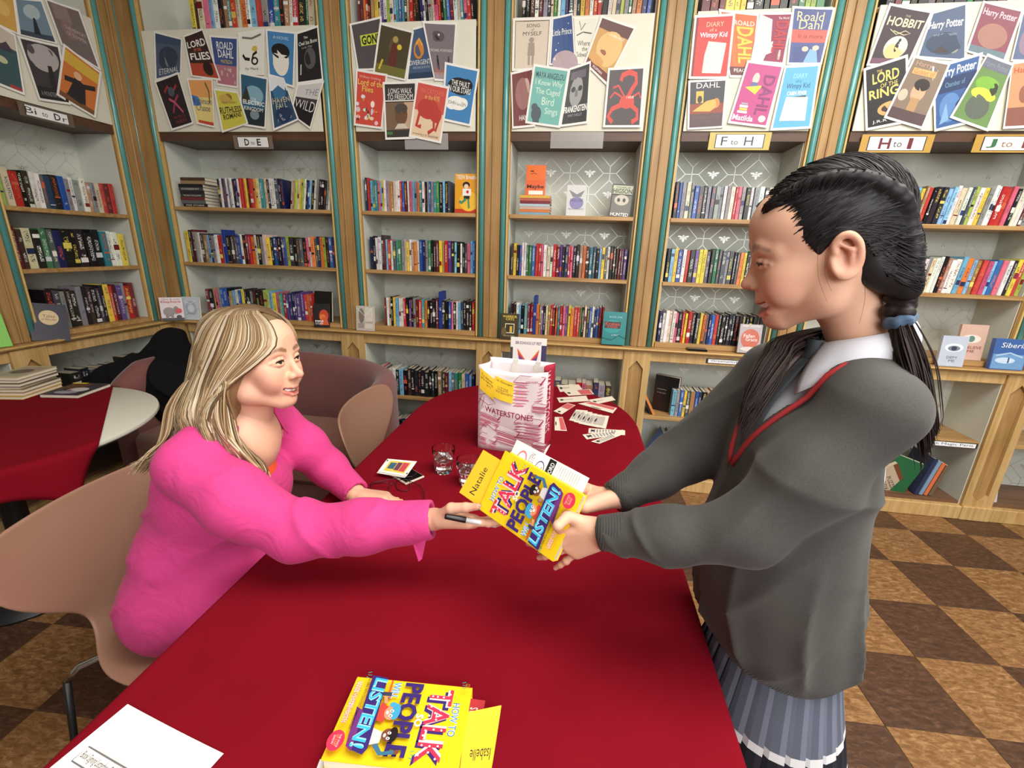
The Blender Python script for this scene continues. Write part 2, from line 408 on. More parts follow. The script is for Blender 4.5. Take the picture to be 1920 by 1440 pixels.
def base_cabinet(x0, x1, label, left=False, zsh=0.485):
    """low open cabinet below the worktop, clear width x0..x1"""
    xm = (x0+x1)/2
    root = empty('base_cabinet', (xm, 0, 0) if not left else (LX, -xm, 0)); tag(root, label, 'cabinet', 'oak base cabinets')
    def P(name, mb, mat, sm=False, par=None):
        o = mb.build(name, mat, None, sm); tf(o, left)
        o.data.transform(Matrix.Translation(-root.location)); o.parent = par or root; return o
    pan = P('back_panel', MB().box((x0, DEP, .07), (x1, DEP+.012, .88)), PAPERW)
    mb = MB(); wallpaper(mb, x0, x1, zsh+.01, .82, DEP-.0006); wallpaper(mb, x0, x1, .09, zsh-.03, DEP-.0006)
    P('wallpaper_print', mb, FOIL, par=pan)['kind'] = 'stuff'
    for s, xx in ((0, x0), (1, x1)):
        P('side_panel', MB().box((xx-.004 if s else xx, -.02, .07), (xx if s else xx+.004, DEP, .88)), PAPERW)
    P('top_rail', MB().box((x0, -.028, .838), (x1, -.008, .893), ch=.002), OAKL)
    P('shelf', MB().box((x0+.004, -.018, zsh-.022), (x1-.004, DEP-.001, zsh), ch=.002), OAKH)
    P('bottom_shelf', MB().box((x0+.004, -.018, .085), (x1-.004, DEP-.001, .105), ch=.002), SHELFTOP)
    P('plinth', MB().box((x0, -.052, .0), (x1, .0, .086), ch=.004), OAKL)
    return root
def base_pilaster(xc, label, left=False, hw=.079):
    root = empty('base_pilaster', (xc, 0, 0) if not left else (LX, -xc, 0)); tag(root, label, 'pilaster', 'base pilasters with pointed panels')
    def P(name, mb, mat):
        o = mb.build(name, mat, None); tf(o, left); o.data.transform(Matrix.Translation(-root.location)); o.parent = root; return o
    # frame pieces round a recessed pointed panel
    z0, z1 = .0, .893; pw = .042; pz0, pz1 = .16, .79; tip = .05
    y0, y1 = -.040, -.014
    m = MB(); m.box((xc-hw, -.016, z0), (xc+hw, DEP, z1)); P('core', m, OAKL)
    for s in (-1, 1):
        m = MB(); m.prism([(xc+s*pw, pz0), (xc+s*hw, pz0), (xc+s*hw, pz1), (xc+s*pw, pz1)][::s], y0, y1, axis='y'); P('stile', m, OAKL)
    m = MB(); m.prism([(xc-hw, pz1), (xc-pw, pz1), (xc, pz1+tip), (xc+pw, pz1), (xc+hw, pz1), (xc+hw, z1), (xc-hw, z1)], y0, y1, axis='y'); P('pointed_head', m, OAKL)
    m = MB(); m.prism([(xc-hw, .09), (xc+hw, .09), (xc+hw, pz0), (xc+pw, pz0), (xc, pz0-tip), (xc-pw, pz0), (xc-hw, pz0)], y0, y1, axis='y'); P('pointed_foot', m, OAKL)
    m = MB(); m.box((xc-hw, -.056, 0), (xc+hw, -.014, .09), ch=.004); P('foot_block', m, OAKL)
    m = MB(); m.prism([(xc-pw+.006, pz0), (xc, pz0-tip+.008), (xc+pw-.006, pz0), (xc+pw-.006, pz1), (xc, pz1+tip-.008), (xc-pw+.006, pz1)], -.022, -.015, axis='y'); P('raised_panel', m, OAK)
    return root

PN = ['in the left corner', 'second from the left corner', 'third from the left corner', 'right of the carrier bag', 'behind the girl\'s head', 'at the right edge']
for k in range(1, 6): pilaster(PX[k], 'golden oak pilaster with two teal rods, '+PN[k])
# corner pilaster on the back wall (half)
def corner_pilaster():
    root = empty('pilaster', (0, 0, ZC)); tag(root, 'golden oak corner pilaster with one teal rod, facing right of the corner', 'pilaster', 'oak pilasters between the bookcases')
    for nm, lo, hi, mt in (('shaft', (-.05, -.012, .003), (.040, .30, 2.46), OAK), ('side_board', (.03, .012, .003), (.098, .285, 2.46), OAK), ('edge_bead', (.083, -.006, .003), (.093, .012, 2.46), GILT)):
        MB().box(lo, hi).build(nm, mt, root)
    MB().tube([(.0639, .004, .003), (.0639, .004, 2.46)], .0165, 14).build('teal_rod', TEAL, root, True)
corner_pilaster()
pilaster(.065, 'golden oak pilaster with two teal rods on the left wall beside the corner', left=True)
pilaster(.90, 'golden oak pilaster on the left wall at the left edge', left=True)
BL = ['behind the blonde woman', 'left of the carrier bag', 'above the carrier bag', 'directly left of the girl', 'behind the girl\'s plait']
for k in range(5): bookcase(PX[k]+HW, PX[k+1]-HW, 'tall oak bookcase with teal rods and a board of covers, '+BL[k])
bookcase(PX[5]+HW, PX[6]-HW, 'tall oak bookcase cut off by the right edge', board=False)
bookcase(.065+HW, .90-HW, 'dim oak bookcase on the left wall', left=True, shelves=(1.587, 1.282))
bookcase(.90+HW, 1.75, 'dim oak bookcase on the left wall at the left edge', left=True, shelves=(1.587, 1.282), board=False)
for k in range(5): base_cabinet(PX[k]+.079, PX[k+1]-.079, 'low oak cabinet under the worktop, '+['behind the blonde woman', 'behind the blonde woman\'s sofa', 'behind the carrier bag', 'behind the girl\'s arms', 'with a green folder behind the girl'][k])
base_cabinet(PX[5]+.079, PX[6]-.079, 'low oak cabinet cut off by the right edge')
base_cabinet(.065+.079, .90-.079, 'low oak cabinet on the left wall behind the black coat', left=True)
base_cabinet(.90+.079, 1.75, 'low oak cabinet on the left wall at the left edge', left=True)
for k in range(1, 6): base_pilaster(PX[k], 'pale oak base pilaster with pointed panel, '+PN[k])
base_pilaster(.065, 'pale oak base pilaster with pointed panel on the left wall by the corner', left=True)
base_pilaster(.90, 'pale oak base pilaster with pointed panel on the left wall', left=True)
m = MB(); m.box((-.05, -.03, 0), (.06, .28, .893)).build('post', OAKL, tag(empty('corner_post', (0, 0, 0)), 'plain oak corner post under the worktop corner', 'post'))
# worktop along both walls: thick board with a stepped moulded nose
wt = empty('worktop', (0, 0, .893)); tag(wt, 'long oak worktop ledge with moulded edge running round the corner', 'worktop')
def noseprof(y0):  # (y,z) profile in world, front at -.062
    return [(y0, .893), (-.040, .893), (-.040, .897), (-.052, .900), (-.060, .905), (-.062, .911), (-.060, .917), (-.054, .921), (y0, .921)]
m = MB(); m.prism(noseprof(.28), LX, 7.0, axis='x'); o = m.build('worktop_board', OAKH); o.data.transform(Matrix.Translation((0, 0, -.893))); o.parent = wt
m = MB(); m.prism([(-a-.0, b) for a, b in noseprof(.28)][::-1], -1.9, -.001, axis='x')
me = m.mesh('worktop_board'); me.transform(Matrix(((0, 1, 0, LX), (1, 0, 0, 0), (0, 0, 1, -.893), (0, 0, 0, 1)))); me.flip_normals(); me.materials.append(OAKH)
link('worktop_board', me, wt)
m = MB(); m.tube([(.0, -.061, .9125), (7.0, -.061, .9125)], .0035, 8, cap=False).build('gilt_edge', GILT, wt, True, loc=(0, 0, -.893))
m = MB(); m.tube([(LX+.061, -1.9, .9125), (LX+.061, -.061, .9125)], .0035, 8, cap=False).build('gilt_edge', GILT, wt, True, loc=(0, 0, -.893))
# ------------------------------------------------------------------ books
def bookmat():
    m, nt, b = newmat('printed_book_cover')
    A = lambda n: N(nt, 'ShaderNodeAttribute', attribute_name=n)
    c1, c2, uvs = A('col'), A('col2'), A('spine')        # spine: (u, v, seed)
    sp = N(nt, 'ShaderNodeSeparateXYZ'); nt.links.new(uvs.outputs['Vector'], sp.inputs[0])
    def math_(op, a, b_=None, c=None):
        n = N(nt, 'ShaderNodeMath', operation=op)
        for k, x in enumerate((a, b_, c)):
            if x is None: continue
            if isinstance(x, (int, float)): n.inputs[k].default_value = x
            else: nt.links.new(x, n.inputs[k])
        return n.outputs[0]
    u, v, s = sp.outputs[0], sp.outputs[1], sp.outputs[2]
    cb = N(nt, 'ShaderNodeCombineXYZ')
    nt.links.new(math_('MULTIPLY_ADD', u, 4.2, math_('MULTIPLY', s, 61.0)), cb.inputs[0]); nt.links.new(math_('MULTIPLY_ADD', v, 58.0, math_('MULTIPLY', s, 97.0)), cb.inputs[1])
    nz = N(nt, 'ShaderNodeTexNoise', noise_dimensions='2D'); nz.inputs['Scale'].default_value = 1.0; nz.inputs['Detail'].default_value = 1.0; nt.links.new(cb.outputs[0], nz.inputs['Vector'])
    cb2 = N(nt, 'ShaderNodeCombineXYZ'); nt.links.new(math_('MULTIPLY', s, 53.0), cb2.inputs[0]); nt.links.new(math_('MULTIPLY_ADD', v, 3.2, math_('MULTIPLY', s, 29.0)), cb2.inputs[1])
    nz2 = N(nt, 'ShaderNodeTexNoise', noise_dimensions='2D'); nz2.inputs['Scale'].default_value = 1.0; nz2.inputs['Detail'].default_value = 0.0; nt.links.new(cb2.outputs[0], nz2.inputs['Vector'])
    letters = math_('GREATER_THAN', nz.outputs['Fac'], 0.55)
    rows = math_('GREATER_THAN', nz2.outputs['Fac'], 0.42)
    mid = math_('LESS_THAN', math_('ABSOLUTE', math_('SUBTRACT', u, 0.5)), 0.22)
    ends = math_('LESS_THAN', math_('ABSOLUTE', math_('SUBTRACT', v, 0.55)), 0.38)
    txt = math_('MULTIPLY', math_('MULTIPLY', letters, rows), math_('MULTIPLY', mid, ends))
    # a band or sticker on some spines
    bv = math_('FRACT', math_('MULTIPLY', s, 7.31))
    band = math_('MULTIPLY', math_('LESS_THAN', math_('ABSOLUTE', math_('SUBTRACT', v, math_('MULTIPLY_ADD', bv, 0.8, 0.05))), math_('MULTIPLY', math_('FRACT', math_('MULTIPLY', s, 3.77)), 0.09)), math_('GREATER_THAN', math_('FRACT', math_('MULTIPLY', s, 11.9)), 0.45))
    band = math_('MULTIPLY', band, math_('GREATER_THAN', u, -0.5))
    mk = math_('MAXIMUM', txt, band)
    mx = N(nt, 'ShaderNodeMix', data_type='RGBA'); nt.links.new(mk, mx.inputs['Factor']); nt.links.new(c1.outputs['Color'], mx.inputs['A']); nt.links.new(c2.outputs['Color'], mx.inputs['B'])
    # soft picture-like mottling of the cover
    tc = N(nt, 'ShaderNodeTexCoord'); nz3 = N(nt, 'ShaderNodeTexNoise'); nz3.inputs['Scale'].default_value = 38; nz3.inputs['Detail'].default_value = 3; nt.links.new(tc.outputs['Object'], nz3.inputs['Vector'])
    mr = N(nt, 'ShaderNodeMapRange'); mr.inputs['To Min'].default_value = 0.72; mr.inputs['To Max'].default_value = 1.28; nt.links.new(nz3.outputs['Fac'], mr.inputs['Value'])
    ml = N(nt, 'ShaderNodeMix', data_type='RGBA', blend_type='MULTIPLY'); ml.inputs['Factor'].default_value = 1; nt.links.new(mx.outputs['Result'], ml.inputs['A']); nt.links.new(mr.outputs[0], ml.inputs['B'])
    nt.links.new(ml.outputs['Result'], b.inputs['Base Color']); b.inputs['Roughness'].default_value = 0.33
    return m
BOOK = bookmat()
CH = {'k': (26, 25, 28), 'd': (62, 44, 38), 'n': (32, 42, 82), 'b': (46, 84, 156), 'c': (120, 172, 206), 't': (58, 132, 134), 'g': (52, 112, 70), 'l': (154, 178, 76), 'y': (222, 196, 70),
      'o': (212, 122, 58), 'r': (182, 48, 46), 'm': (104, 36, 42), 'p': (206, 98, 124), 'u': (92, 66, 128), 'w': (222, 219, 212), 'e': (206, 192, 164), 's': (138, 138, 140), 'h': (156, 122, 84), 'a': (74, 78, 84)}
CN = {'k': 'black', 'd': 'dark brown', 'n': 'navy', 'b': 'blue', 'c': 'pale blue', 't': 'teal', 'g': 'green', 'l': 'lime green', 'y': 'yellow', 'o': 'orange', 'r': 'red', 'm': 'maroon', 'p': 'pink',
      'u': 'purple', 'w': 'white', 'e': 'cream', 's': 'grey', 'h': 'tan', 'a': 'charcoal'}
PAGE = lin((206, 196, 174))
rng = random.Random(7)
def book_geo(th, dp, ht, c1, c2, seed, ch=.0016, M=None):
    """verts, faces, per-face (col, col2, spine uv per corner). Spine faces -y at y=0, book runs to +y, x centred"""
    h = th/2; t = .0009 if th < .02 else .0016; rd = min(.003, th*.2)
    V = []; F = []; C = []
    outer = [(-h, dp), (-h, rd), (-h+rd*.7, 0), (h-rd*.7, 0), (h, rd), (h, dp)]
    inner = [(-h+t, dp), (-h+t, rd+t), (h-t, rd+t), (h-t, dp)]
    n = len(outer)
    for z in (0, ht):
        V += [(x, y, z) for x, y in outer]+[(x, y, z) for x, y in inner]
    k = 10
    nosp = [(-1, -1, seed)]*4
    for i in range(5):
        f = [i, i+1, k+i+1, k+i]
        if i == 2: F.append(f); C.append((c1, c2, [(0.1, 0, seed), (.9, 0, seed), (.9, 1, seed), (0.1, 1, seed)]))
        else: F.append(f); C.append((c1, c2, nosp))
    for f in ([5, 9, k+9, k+5], [6, 0, k+0, k+6]): F.append(f); C.append((c1, c2, nosp))
    for f in ([k+0, k+1, k+7, k+6], [k+4, k+5, k+9, k+8], [k+1, k+2, k+3, k+4, k+8, k+7], [0, 6, 7, 1], [4, 8, 9, 5], [1, 7, 8, 4, 3, 2]): F.append(f); C.append((c1, c2, [(-1, -1, seed)]*len(f)))
    # page block
    o = len(V); a = h-t; y0, y1 = rd+t, dp-.003; z0, z1 = .002, ht-.002
    V += [(-a, y0, z0), (a, y0, z0), (a, y1, z0), (-a, y1, z0), (-a, y0, z1), (a, y0, z1), (a, y1, z1), (-a, y1, z1)]
    for f in ((4, 5, 6, 7), (2, 3, 7, 6), (3, 2, 1, 0)): F.append([o+i for i in f]); C.append((PAGE, PAGE, nosp))
    return V, F, C
def book_mesh(parts):
    V = []; F = []; C = []
    for v, f, c in parts:
        o = len(V); V += v; F += [[i+o for i in q] for q in f]; C += c
    me = bpy.data.meshes.new('book'); me.from_pydata(V, [], F); me.materials.append(BOOK)
    a1 = me.color_attributes.new('col', 'FLOAT_COLOR', 'CORNER'); a2 = me.color_attributes.new('col2', 'FLOAT_COLOR', 'CORNER'); a3 = me.attributes.new('spine', 'FLOAT_VECTOR', 'CORNER')
    b1, b2, b3 = [], [], []
    for q, (x, y, s) in zip(F, C):
        b1 += list(x)*len(q); b2 += list(y)*len(q)
        for p in s: b3 += p
    a1.data.foreach_set('color', b1); a2.data.foreach_set('color', b2); a3.data.foreach_set('vector', b3)
    me.update(); return me
BOOKS = []      # (area, geo, matrix, label, group)
def vary(c, amt=14):
    d = rng.uniform(-amt, amt); return lin([max(6, min(250, x+d+rng.uniform(-8, 8))) for x in c])
def ordinal(n):
    return str(n)+('th' if 10 <= n % 100 <= 20 else {1: 'st', 2: 'nd', 3: 'rd'}.get(n % 10, 'th'))
def row(seq, x0, x1, z, where, y=0.03, hts=(.172, .192), dps=(.11, .13), left=False, lean=None, tall=0, group=None, thick=None):
    """a row of upright books from x0 to x1. lean: {index: angle} (radians, + tips right)"""
    n = len(seq); lean = lean or {}
    wd = [rng.uniform(.7, 1.3) if c not in 'kn' else rng.uniform(.75, 1.45) for c in seq]
    tot = sum(wd); sc = (x1-x0-.0008*n)/tot; x = x0
    for i, c in enumerate(seq):
        th = wd[i]*sc; ht = rng.uniform(*hts)+(.02 if i < tall else 0); dp = rng.uniform(*dps)
        c1 = vary(CH[c]); light = sum(CH[c]) > 380
        c2 = vary(rng.choice([(30, 28, 34), (120, 30, 36), (40, 50, 90)] if light else [(228, 224, 214), (230, 226, 218), (222, 200, 90), (214, 214, 214), (200, 90, 60)]))
        seed = rng.random()
        g = book_geo(th-.0006, dp, ht, c1, c2, seed)
        a = lean.get(i, rng.uniform(-.012, .012)); xc = x+th/2
        hw = (th-.0006)/2
        dz = abs(math.sin(a))*hw
        M = Matrix.Translation((xc, y+rng.uniform(-.004, .008), z+dz)) @ Matrix.Rotation(a, 4, 'Y') @ Matrix.Translation((0, 0, 0))
        if left: M = Matrix(((0, -1, 0, LX), (1, 0, 0, 0), (0, 0, 1, 0), (0, 0, 0, 1))) @ M
        p = M @ Vector((0, 0, ht/2)); d = (Vector(CAM)-p)
        ar = th*ht*abs((M.to_3x3() @ Vector((0, -1, 0))).dot(d.normalized()))/d.length_squared
        vv = Vector(p)-Vector(CAM); dep = vv.dot(Vector(CF)); px = 960+FPX*vv.dot(Vector(CR))/dep; py = 720-FPX*vv.dot(Vector(CU))/dep
        if not (-10 < px < 1930 and -5 < py): ar *= .02
        if py < 45: ar *= .4
        BOOKS.append((ar, g, M, f'{CN[c]} spined book, {ordinal(i+1)} from the left, {where}', 'upright books on the library shelves'))
        x += th+.0008
def bay(k): return PX[k]+HW+.004, PX[k+1]-HW-.004
# back wall, bay by bay
a, b = bay(0)
st = .335
row('kwawswknwrrymroyetekwwakn', a+.31, a+.31+.46, ZA, 'top row behind the woman', hts=(.17, .178))
row('ehleylwkbckwskkksw', a+.80, b-.02, ZA, 'leaning top row behind the woman', hts=(.168, .18), lean={i: .16 for i in range(18)})
row('ydmswdhcnswrcbkdabwkmrowkseykbnkublkkaakpwoanolkbn', a+.02, b-.005, ZB, 'middle row behind the woman', tall=4)
row('mkhpsbbkhcwbykkskkkllcyptrunnuuuror', a+.10, b-.20, ZC+.03, 'bottom row behind the woman')
a, b = bay(1)
row('nrcttpcywsohewwrbmwpcsotwksbstgkcka', a+.015, b-.16, ZA, 'top row of the second bookcase', tall=2, hts=(.168, .178))
row('nkwwdmcrwatgseywhowbnsgkdmyhrukckwkapcb', a+.02, b-.005, ZB, 'middle row of the second bookcase', tall=5)
row('mwekycwwrkuksmrtokkkmnkkbpkwcnkkkr', a+.10, b-.005, ZC+.03, 'bottom row of the second bookcase')
a, b = bay(2)
row('dykbwwggbrrpwewrmuknrpkkhodtakcyawkkdmdu', a+.01, b-.01, ZB, 'middle row of the third bookcase')
row('kdwcktmrnohukehrmrtrpuyorrgkeabwnbmm', a+.02, b-.11, ZC+.03, 'bottom row of the third bookcase')
a, b = bay(3)
row('kbsesbaksasswswrpskwswaekws', a+.01, b-.03, ZA, 'top row of the fourth bookcase', tall=5, hts=(.165, .172))
row('kcybwrkuyyakgaasakaoykwtkcrn', a+.01, b-.01, ZB, 'middle row of the fourth bookcase')
row('nwwewpkryrkkyoanbrkkkkkkkkkkkkk', a+.01, b-.02, ZC+.03, 'bottom row of the fourth bookcase')
a, b = bay(4)
row('wrkypwekrnbcyhrkkkccwewalwyswwrrpkwwmsskbw', a+.16, b-.02, ZA, 'top row behind the plait', lean={i: .09 for i in range(9, 42)})
row('yskhaswbecnpwkacwtwsewwkhwwcochrpcbpwkyrl', a+.10, b-.01, ZB, 'middle row behind the plait', lean={i: .07 for i in range(12, 41)})
# top shelf rows above the boards
for k, s in ((0, 'ydepcwkhtreowcrsbtkhwrkge'), (1, 'mdordhyeuwlectbtkhrdknwkseprkgbmwetprk'), (2, 'kkdwmskegwcnaekyowrrkweslsghonb')):
    a, b = bay(k)
    row(s, a+(.30 if k == 0 else .03), b-.02, ZP1, 'row above the display board of bay '+['one', 'two', 'three'][k], lean={i: (-.08 if k == 1 else .05) for i in range(20, 40)}, hts=(.19, .215))
a, b = bay(3)
row('mmmyyykkkkkkgllg', a+.02, b-.02, ZP1, 'row above the fourth display board', hts=(.19, .21))
a, b = bay(4)
row('kmgkkadkkgkkmkkadkkgkadk', a+.04, b-.02, ZP1, 'row above the display board behind the girl', hts=(.19, .21))
# lower cabinets
a, b = PX[1]+.079, PX[2]-.079
row('bpnpakwwkckdkkkkkkkkhdmcatgebcn', a+.02, b-.02, .485, 'low cabinet behind the sofa', hts=(.17, .19), y=.0)
row('kaasknah', a+.03, a+.34, .105, 'bottom of the low cabinet behind the sofa', hts=(.19, .22), y=.0, lean={6: -.3, 7: -.3})
a, b = PX[2]+.079, PX[3]-.079
row('wskwyeshnanwrphnsd', a+.02, b-.05, .485, 'low cabinet behind the cards', hts=(.16, .19), y=.0)
a, b = PX[3]+.079, PX[4]-.079
row('csbyahbnkorshclw', a+.17, b-.12, .485, 'low cabinet behind the girl\'s arm', hts=(.165, .175), y=.02)
row('bgkewkrw', a+.05, a+.32, .105, 'slumped bottom row behind the girl', hts=(.24, .27), dps=(.16, .18), y=.0, lean={i: .42 for i in range(8)})
# left wall (x runs along world +y; from the left edge to the corner)
row('lerkdwwankbswswhsermr', -.79, -.20, 1.587, 'top row of the left wall bookcase', left=True, hts=(.16, .18), y=.04)
row('mdekgankkkkktwwy', -.79, -.20, 1.282, 'middle row of the left wall bookcase', left=True, hts=(.19, .21), y=.04)
row('kasdkskdkakyrmusrm', -.70, -.19, ZC+.03, 'bottom row of the left wall bookcase', left=True, hts=(.2, .225), y=.05)
row('kkamskkkh', -.70, -.25, .485, 'low cabinet on the left wall', left=True, hts=(.2, .24), y=.02)
BOOKS.sort(key=lambda t: -t[0])
for i, (ar, g, M, lab, grp) in enumerate(BOOKS[:300]):
    o = link('book', book_mesh([g])); o.matrix_world = M; tag(o, lab, 'book', grp)
rest = []
for ar, (v, f, c), M, lab, grp in BOOKS[300:]:
    rest.append(([tuple(M @ Vector(p)) for p in v], f, c))
o = link('shelved_books', book_mesh(rest)); tag(o, 'remaining tightly packed books on the far and dim shelves', 'books', kind='stuff')

# ---- single face-out and stacked books
COVER = attrmat('glossy_cover_print', rough=0.3, noise=0.05, scale=50)
def solid_book(name, W_, H_, th, cover, items, label, M, cat='book', group=None, pagecol=(222, 212, 190)):
    """book with front cover in the local xz plane facing -y, spine on the left edge (x=0); origin at bottom-left-front"""
    root = empty(name); root.matrix_world = M; tag(root, label, cat, group)
    cm = plain('cover_%d_%d_%d' % cover, cover, 0.35, noise=0.04, scale=30)
    m = MB()
    m.box((0, 0, 0), (W_, .0012, H_)); m.box((0, th-.0012, 0), (W_, th, H_)); m.box((-.0012, 0, 0), (0, th, H_))
    m.build('cover', cm, root)
    MB().box((.0004, .0013, .002), (W_-.003, th-.0013, H_-.002)).build('page_block', plain('page_edges_%d' % pagecol[0], pagecol, 0.8, noise=0.08, scale=8, stretch=(1, 400, 1)), root)
    if items:
        m = MB(); draw(m, lambda u, v, h: (u*W_, -.0002-h, v*H_), items); m.build('cover_print', COVER, root)
    return root
def stand_M(x, y, z, rz=0.0, tilt=0.12):
    """standing on z, leaning back by tilt, turned by rz"""
    return Matrix.Translation((x, y, z)) @ Matrix.Rotation(rz, 4, 'Z') @ Matrix.Rotation(-tilt, 4, 'X')
WH = (240, 238, 232); BKC = (24, 22, 26)
def at_top(px, py, y=-.03): p = on_y(px, py, y); return p
# on the worktop and ledges
p = on_x(271, 600, .0); solid_book('paperback', .125, .155, .012, (226, 214, 212), [('t', 'One & only', .1, .86, .9, .95, (150, 80, 110)), ('t', 'Elephant', .06, .74, .94, .86, (190, 70, 80), .02), ('r', 0, 0, 1, .12, (60, 50, 55)), ('e', .36, .38, .26, .2, (150, 138, 136)), ('e', .68, .45, .13, .17, (140, 126, 126)), ('r', .2, .1, .32, .34, (142, 130, 128)), ('r', .44, .1, .54, .34, (142, 130, 128)), ('e', .8, .42, .14, .11, (214, 60, 56)), ('e', .78, .16, .12, .08, (50, 44, 48))],
    'white paperback with a grey elephant standing on the corner ledge', stand_M(.002, -.14, ZC+.002, .62, .15))
solid_book('wrapped_book', .115, .155, .018, (206, 214, 222), [('e', .5, .52, .34, .3, (176, 190, 204)), ('e', .52, .5, .2, .17, (222, 228, 232)), ('l', [(.15, .2), (.4, .3), (.7, .24), (.9, .5)], .03, (150, 164, 182)), ('l', [(.1, .8), (.5, .7), (.85, .85)], .025, (244, 246, 248))], 'silvery plastic-wrapped book standing right of the corner pilaster', stand_M(.07, -.040, ZC+.002, .1, .1))
p = on_y(597, 612, -.02); solid_book('paperback', .10, .155, .016, (24, 20, 22), [('e', .62, .5, .3, .25, (196, 70, 44)), ('e', .55, .42, .2, .14, (222, 120, 60)), ('p', [(.35, .1), (.95, .1), (.8, .45), (.5, .4)], (206, 90, 50)), ('t', 'FIRE', .08, .22, .6, .3, WH, .02), ('t', 'STORM', .08, .12, .56, .2, WH)], 'black paperback with a fiery orange picture leaning on the worktop', stand_M(p[0]-.02, -.035, ZC+.002, .25, .2), pagecol=(214, 120, 60))
p = on_y(614, 610, .03); solid_book('hardback', .13, .20, .02, (18, 18, 20), [], 'plain black hardback behind the fiery paperback', stand_M(p[0]-.09, .035, ZC+.032, -.1, .12))
p = on_y(685, 616, -.05); solid_book('wrapped_book', .118, .158, .016, (190, 184, 172), [('r', .5, .1, .96, .95, (214, 206, 190)), ('e', .3, .6, .16, .3, (126, 116, 104)), ('r', .1, .1, .45, .3, (160, 150, 138)), ('t', 'THE MEMOIR', .52, .3, .95, .38, (120, 110, 96)), ('l', [(.05, .9), (.5, .6), (.95, .95)], .02, (240, 240, 238))], 'grey plastic-wrapped book standing in front of the second pilaster', stand_M(p[0]-.062, -.048, ZC+.002, 0, .1))
p = on_y(957, 634, -.05); solid_book('paperback', .112, .16, .014, (70, 60, 40), [('t', 'WARRIOR', .1, .84, .9, .93, (224, 200, 90), .02), ('t', 'CATS', .28, .74, .74, .83, (224, 200, 90), .02), ('r', .26, .25, .78, .62, (232, 222, 190)), ('r', .3, .28, .74, .59, (60, 56, 44)), ('r', .52, .28, .66, .52, (214, 176, 70)), ('e', .2, .3, .14, .18, (110, 96, 60)), ('t', 'AND SALVATION', .2, .12, .8, .18, (200, 190, 150))], 'olive paperback with gold lettering standing left of the leaflet', stand_M(p[0]-.066, -.048, ZC+.002, -.05, .12))
p = on_y(1150, 642, -.05); solid_book('paperback', .135, .195, .016, (40, 128, 130), [('e', .4, .55, .4, .2, (52, 150, 150)), ('r', .06, .5, .76, .7, (70, 54, 56)), ('t', 'Kraken', .1, .58, .72, .69, (190, 90, 76), .01), ('t', 'Deep', .2, .49, .62, .59, (190, 90, 76), .01), ('t', 'a novel', .4, .28, .7, .33, (220, 230, 228)), ('t', 'BOOK ONE', .25, .82, .8, .87, (170, 214, 210)), ('l', [(0, .2), (.4, .14), (.7, .3), (1, .2)], .03, (26, 96, 100))], 'teal paperback face-out on a wire stand at the pilaster', stand_M(p[0]-.068, -.042, ZC+.008, 0, .1))
p = on_y(1405, 650, -.05); solid_book('wrapped_book', .12, .165, .014, (170, 160, 162), [('e', .5, .5, .42, .34, (186, 88, 62)), ('t', 'MARY HOOPER', .1, .9, .9, .97, (232, 230, 228)), ('t', 'Fallen', .2, .54, .7, .66, WH), ('t', 'Grace', .3, .42, .82, .54, WH), ('e', .5, .14, .4, .08, (206, 198, 192))], 'grey plastic-wrapped book with a red disc beside the girl\'s collar', stand_M(p[0]-.06, -.048, ZC+.008, 0, .12))
p = on_y(1788, 682, -.05); solid_book('paperback', .125, .165, .018, (186, 194, 208), [('e', .5, .62, .36, .14, (226, 230, 236)), ('e', .5, .6, .24, .09, (120, 130, 148)), ('e', .5, .6, .11, .07, (60, 66, 80)), ('t', 'DEFY', .3, .26, .72, .34, (110, 120, 140)), ('t', 'ME', .4, .15, .64, .23, (110, 120, 140))], 'pale grey paperback with an eye standing right of the plait', stand_M(p[0]-.075, -.045, ZC+.002, 0, .08))
p = on_y(1822, 662, .03); solid_book('paperback', .13, .195, .016, (204, 168, 152), [('e', .45, .6, .36, .12, (232, 214, 204)), ('e', .45, .6, .13, .09, (96, 132, 120)), ('t', 'BELIEVE', .3, .32, .9, .4, (150, 70, 60)), ('t', 'ME', .4, .22, .66, .29, (150, 70, 60))], 'pinkish paperback with an eye, half hidden behind the pale grey one', stand_M(p[0]-.09, .012, ZC+.032, 0, .08))
p = on_y(1888, 690, -.05); solid_book('hardback', .16, .165, .025, (60, 96, 158), [('r', .02, .02, .98, .5, (110, 152, 196)), ('t', 'Siberia', .2, .72, .95, .88, WH, .0, .2), ('e', .4, .3, .3, .1, (190, 212, 230)), ('l', [(.1, .45), (.5, .55), (.9, .42)], .05, (170, 196, 222)), ('r', .48, .22, .52, .4, (40, 60, 96))], 'blue book with icy cover standing at the right edge', stand_M(p[0]-.08, -.045, ZC+.002, 0, .08))
p = on_y(876, 396, .02); solid_book('magazine', .135, .215, .006, (226, 158, 40), [('r', 0, 0, 1, .1, (190, 60, 40)), ('e', .62, .3, .42, .26, (240, 190, 60)), ('t', 'TEEN Breathe', .05, .86, .98, .97, WH, .01), ('e', .5, .72, .16, .08, (50, 34, 34)), ('e', .5, .68, .1, .06, (236, 206, 180)), ('r', .34, .44, .72, .62, (240, 238, 230)), ('e', .56, .54, .06, .04, (200, 60, 50)), ('r', .4, .36, .66, .44, (40, 40, 44)), ('l', [(.5, .36), (.3, .26), (.2, .3)], .07, (70, 140, 110)), ('l', [(.6, .36), (.64, .12)], .07, (70, 140, 110))],
    'orange youth magazine standing at the right end of the second bookcase', stand_M(p[0]-.075, .018, ZA+.002, 0, .06))
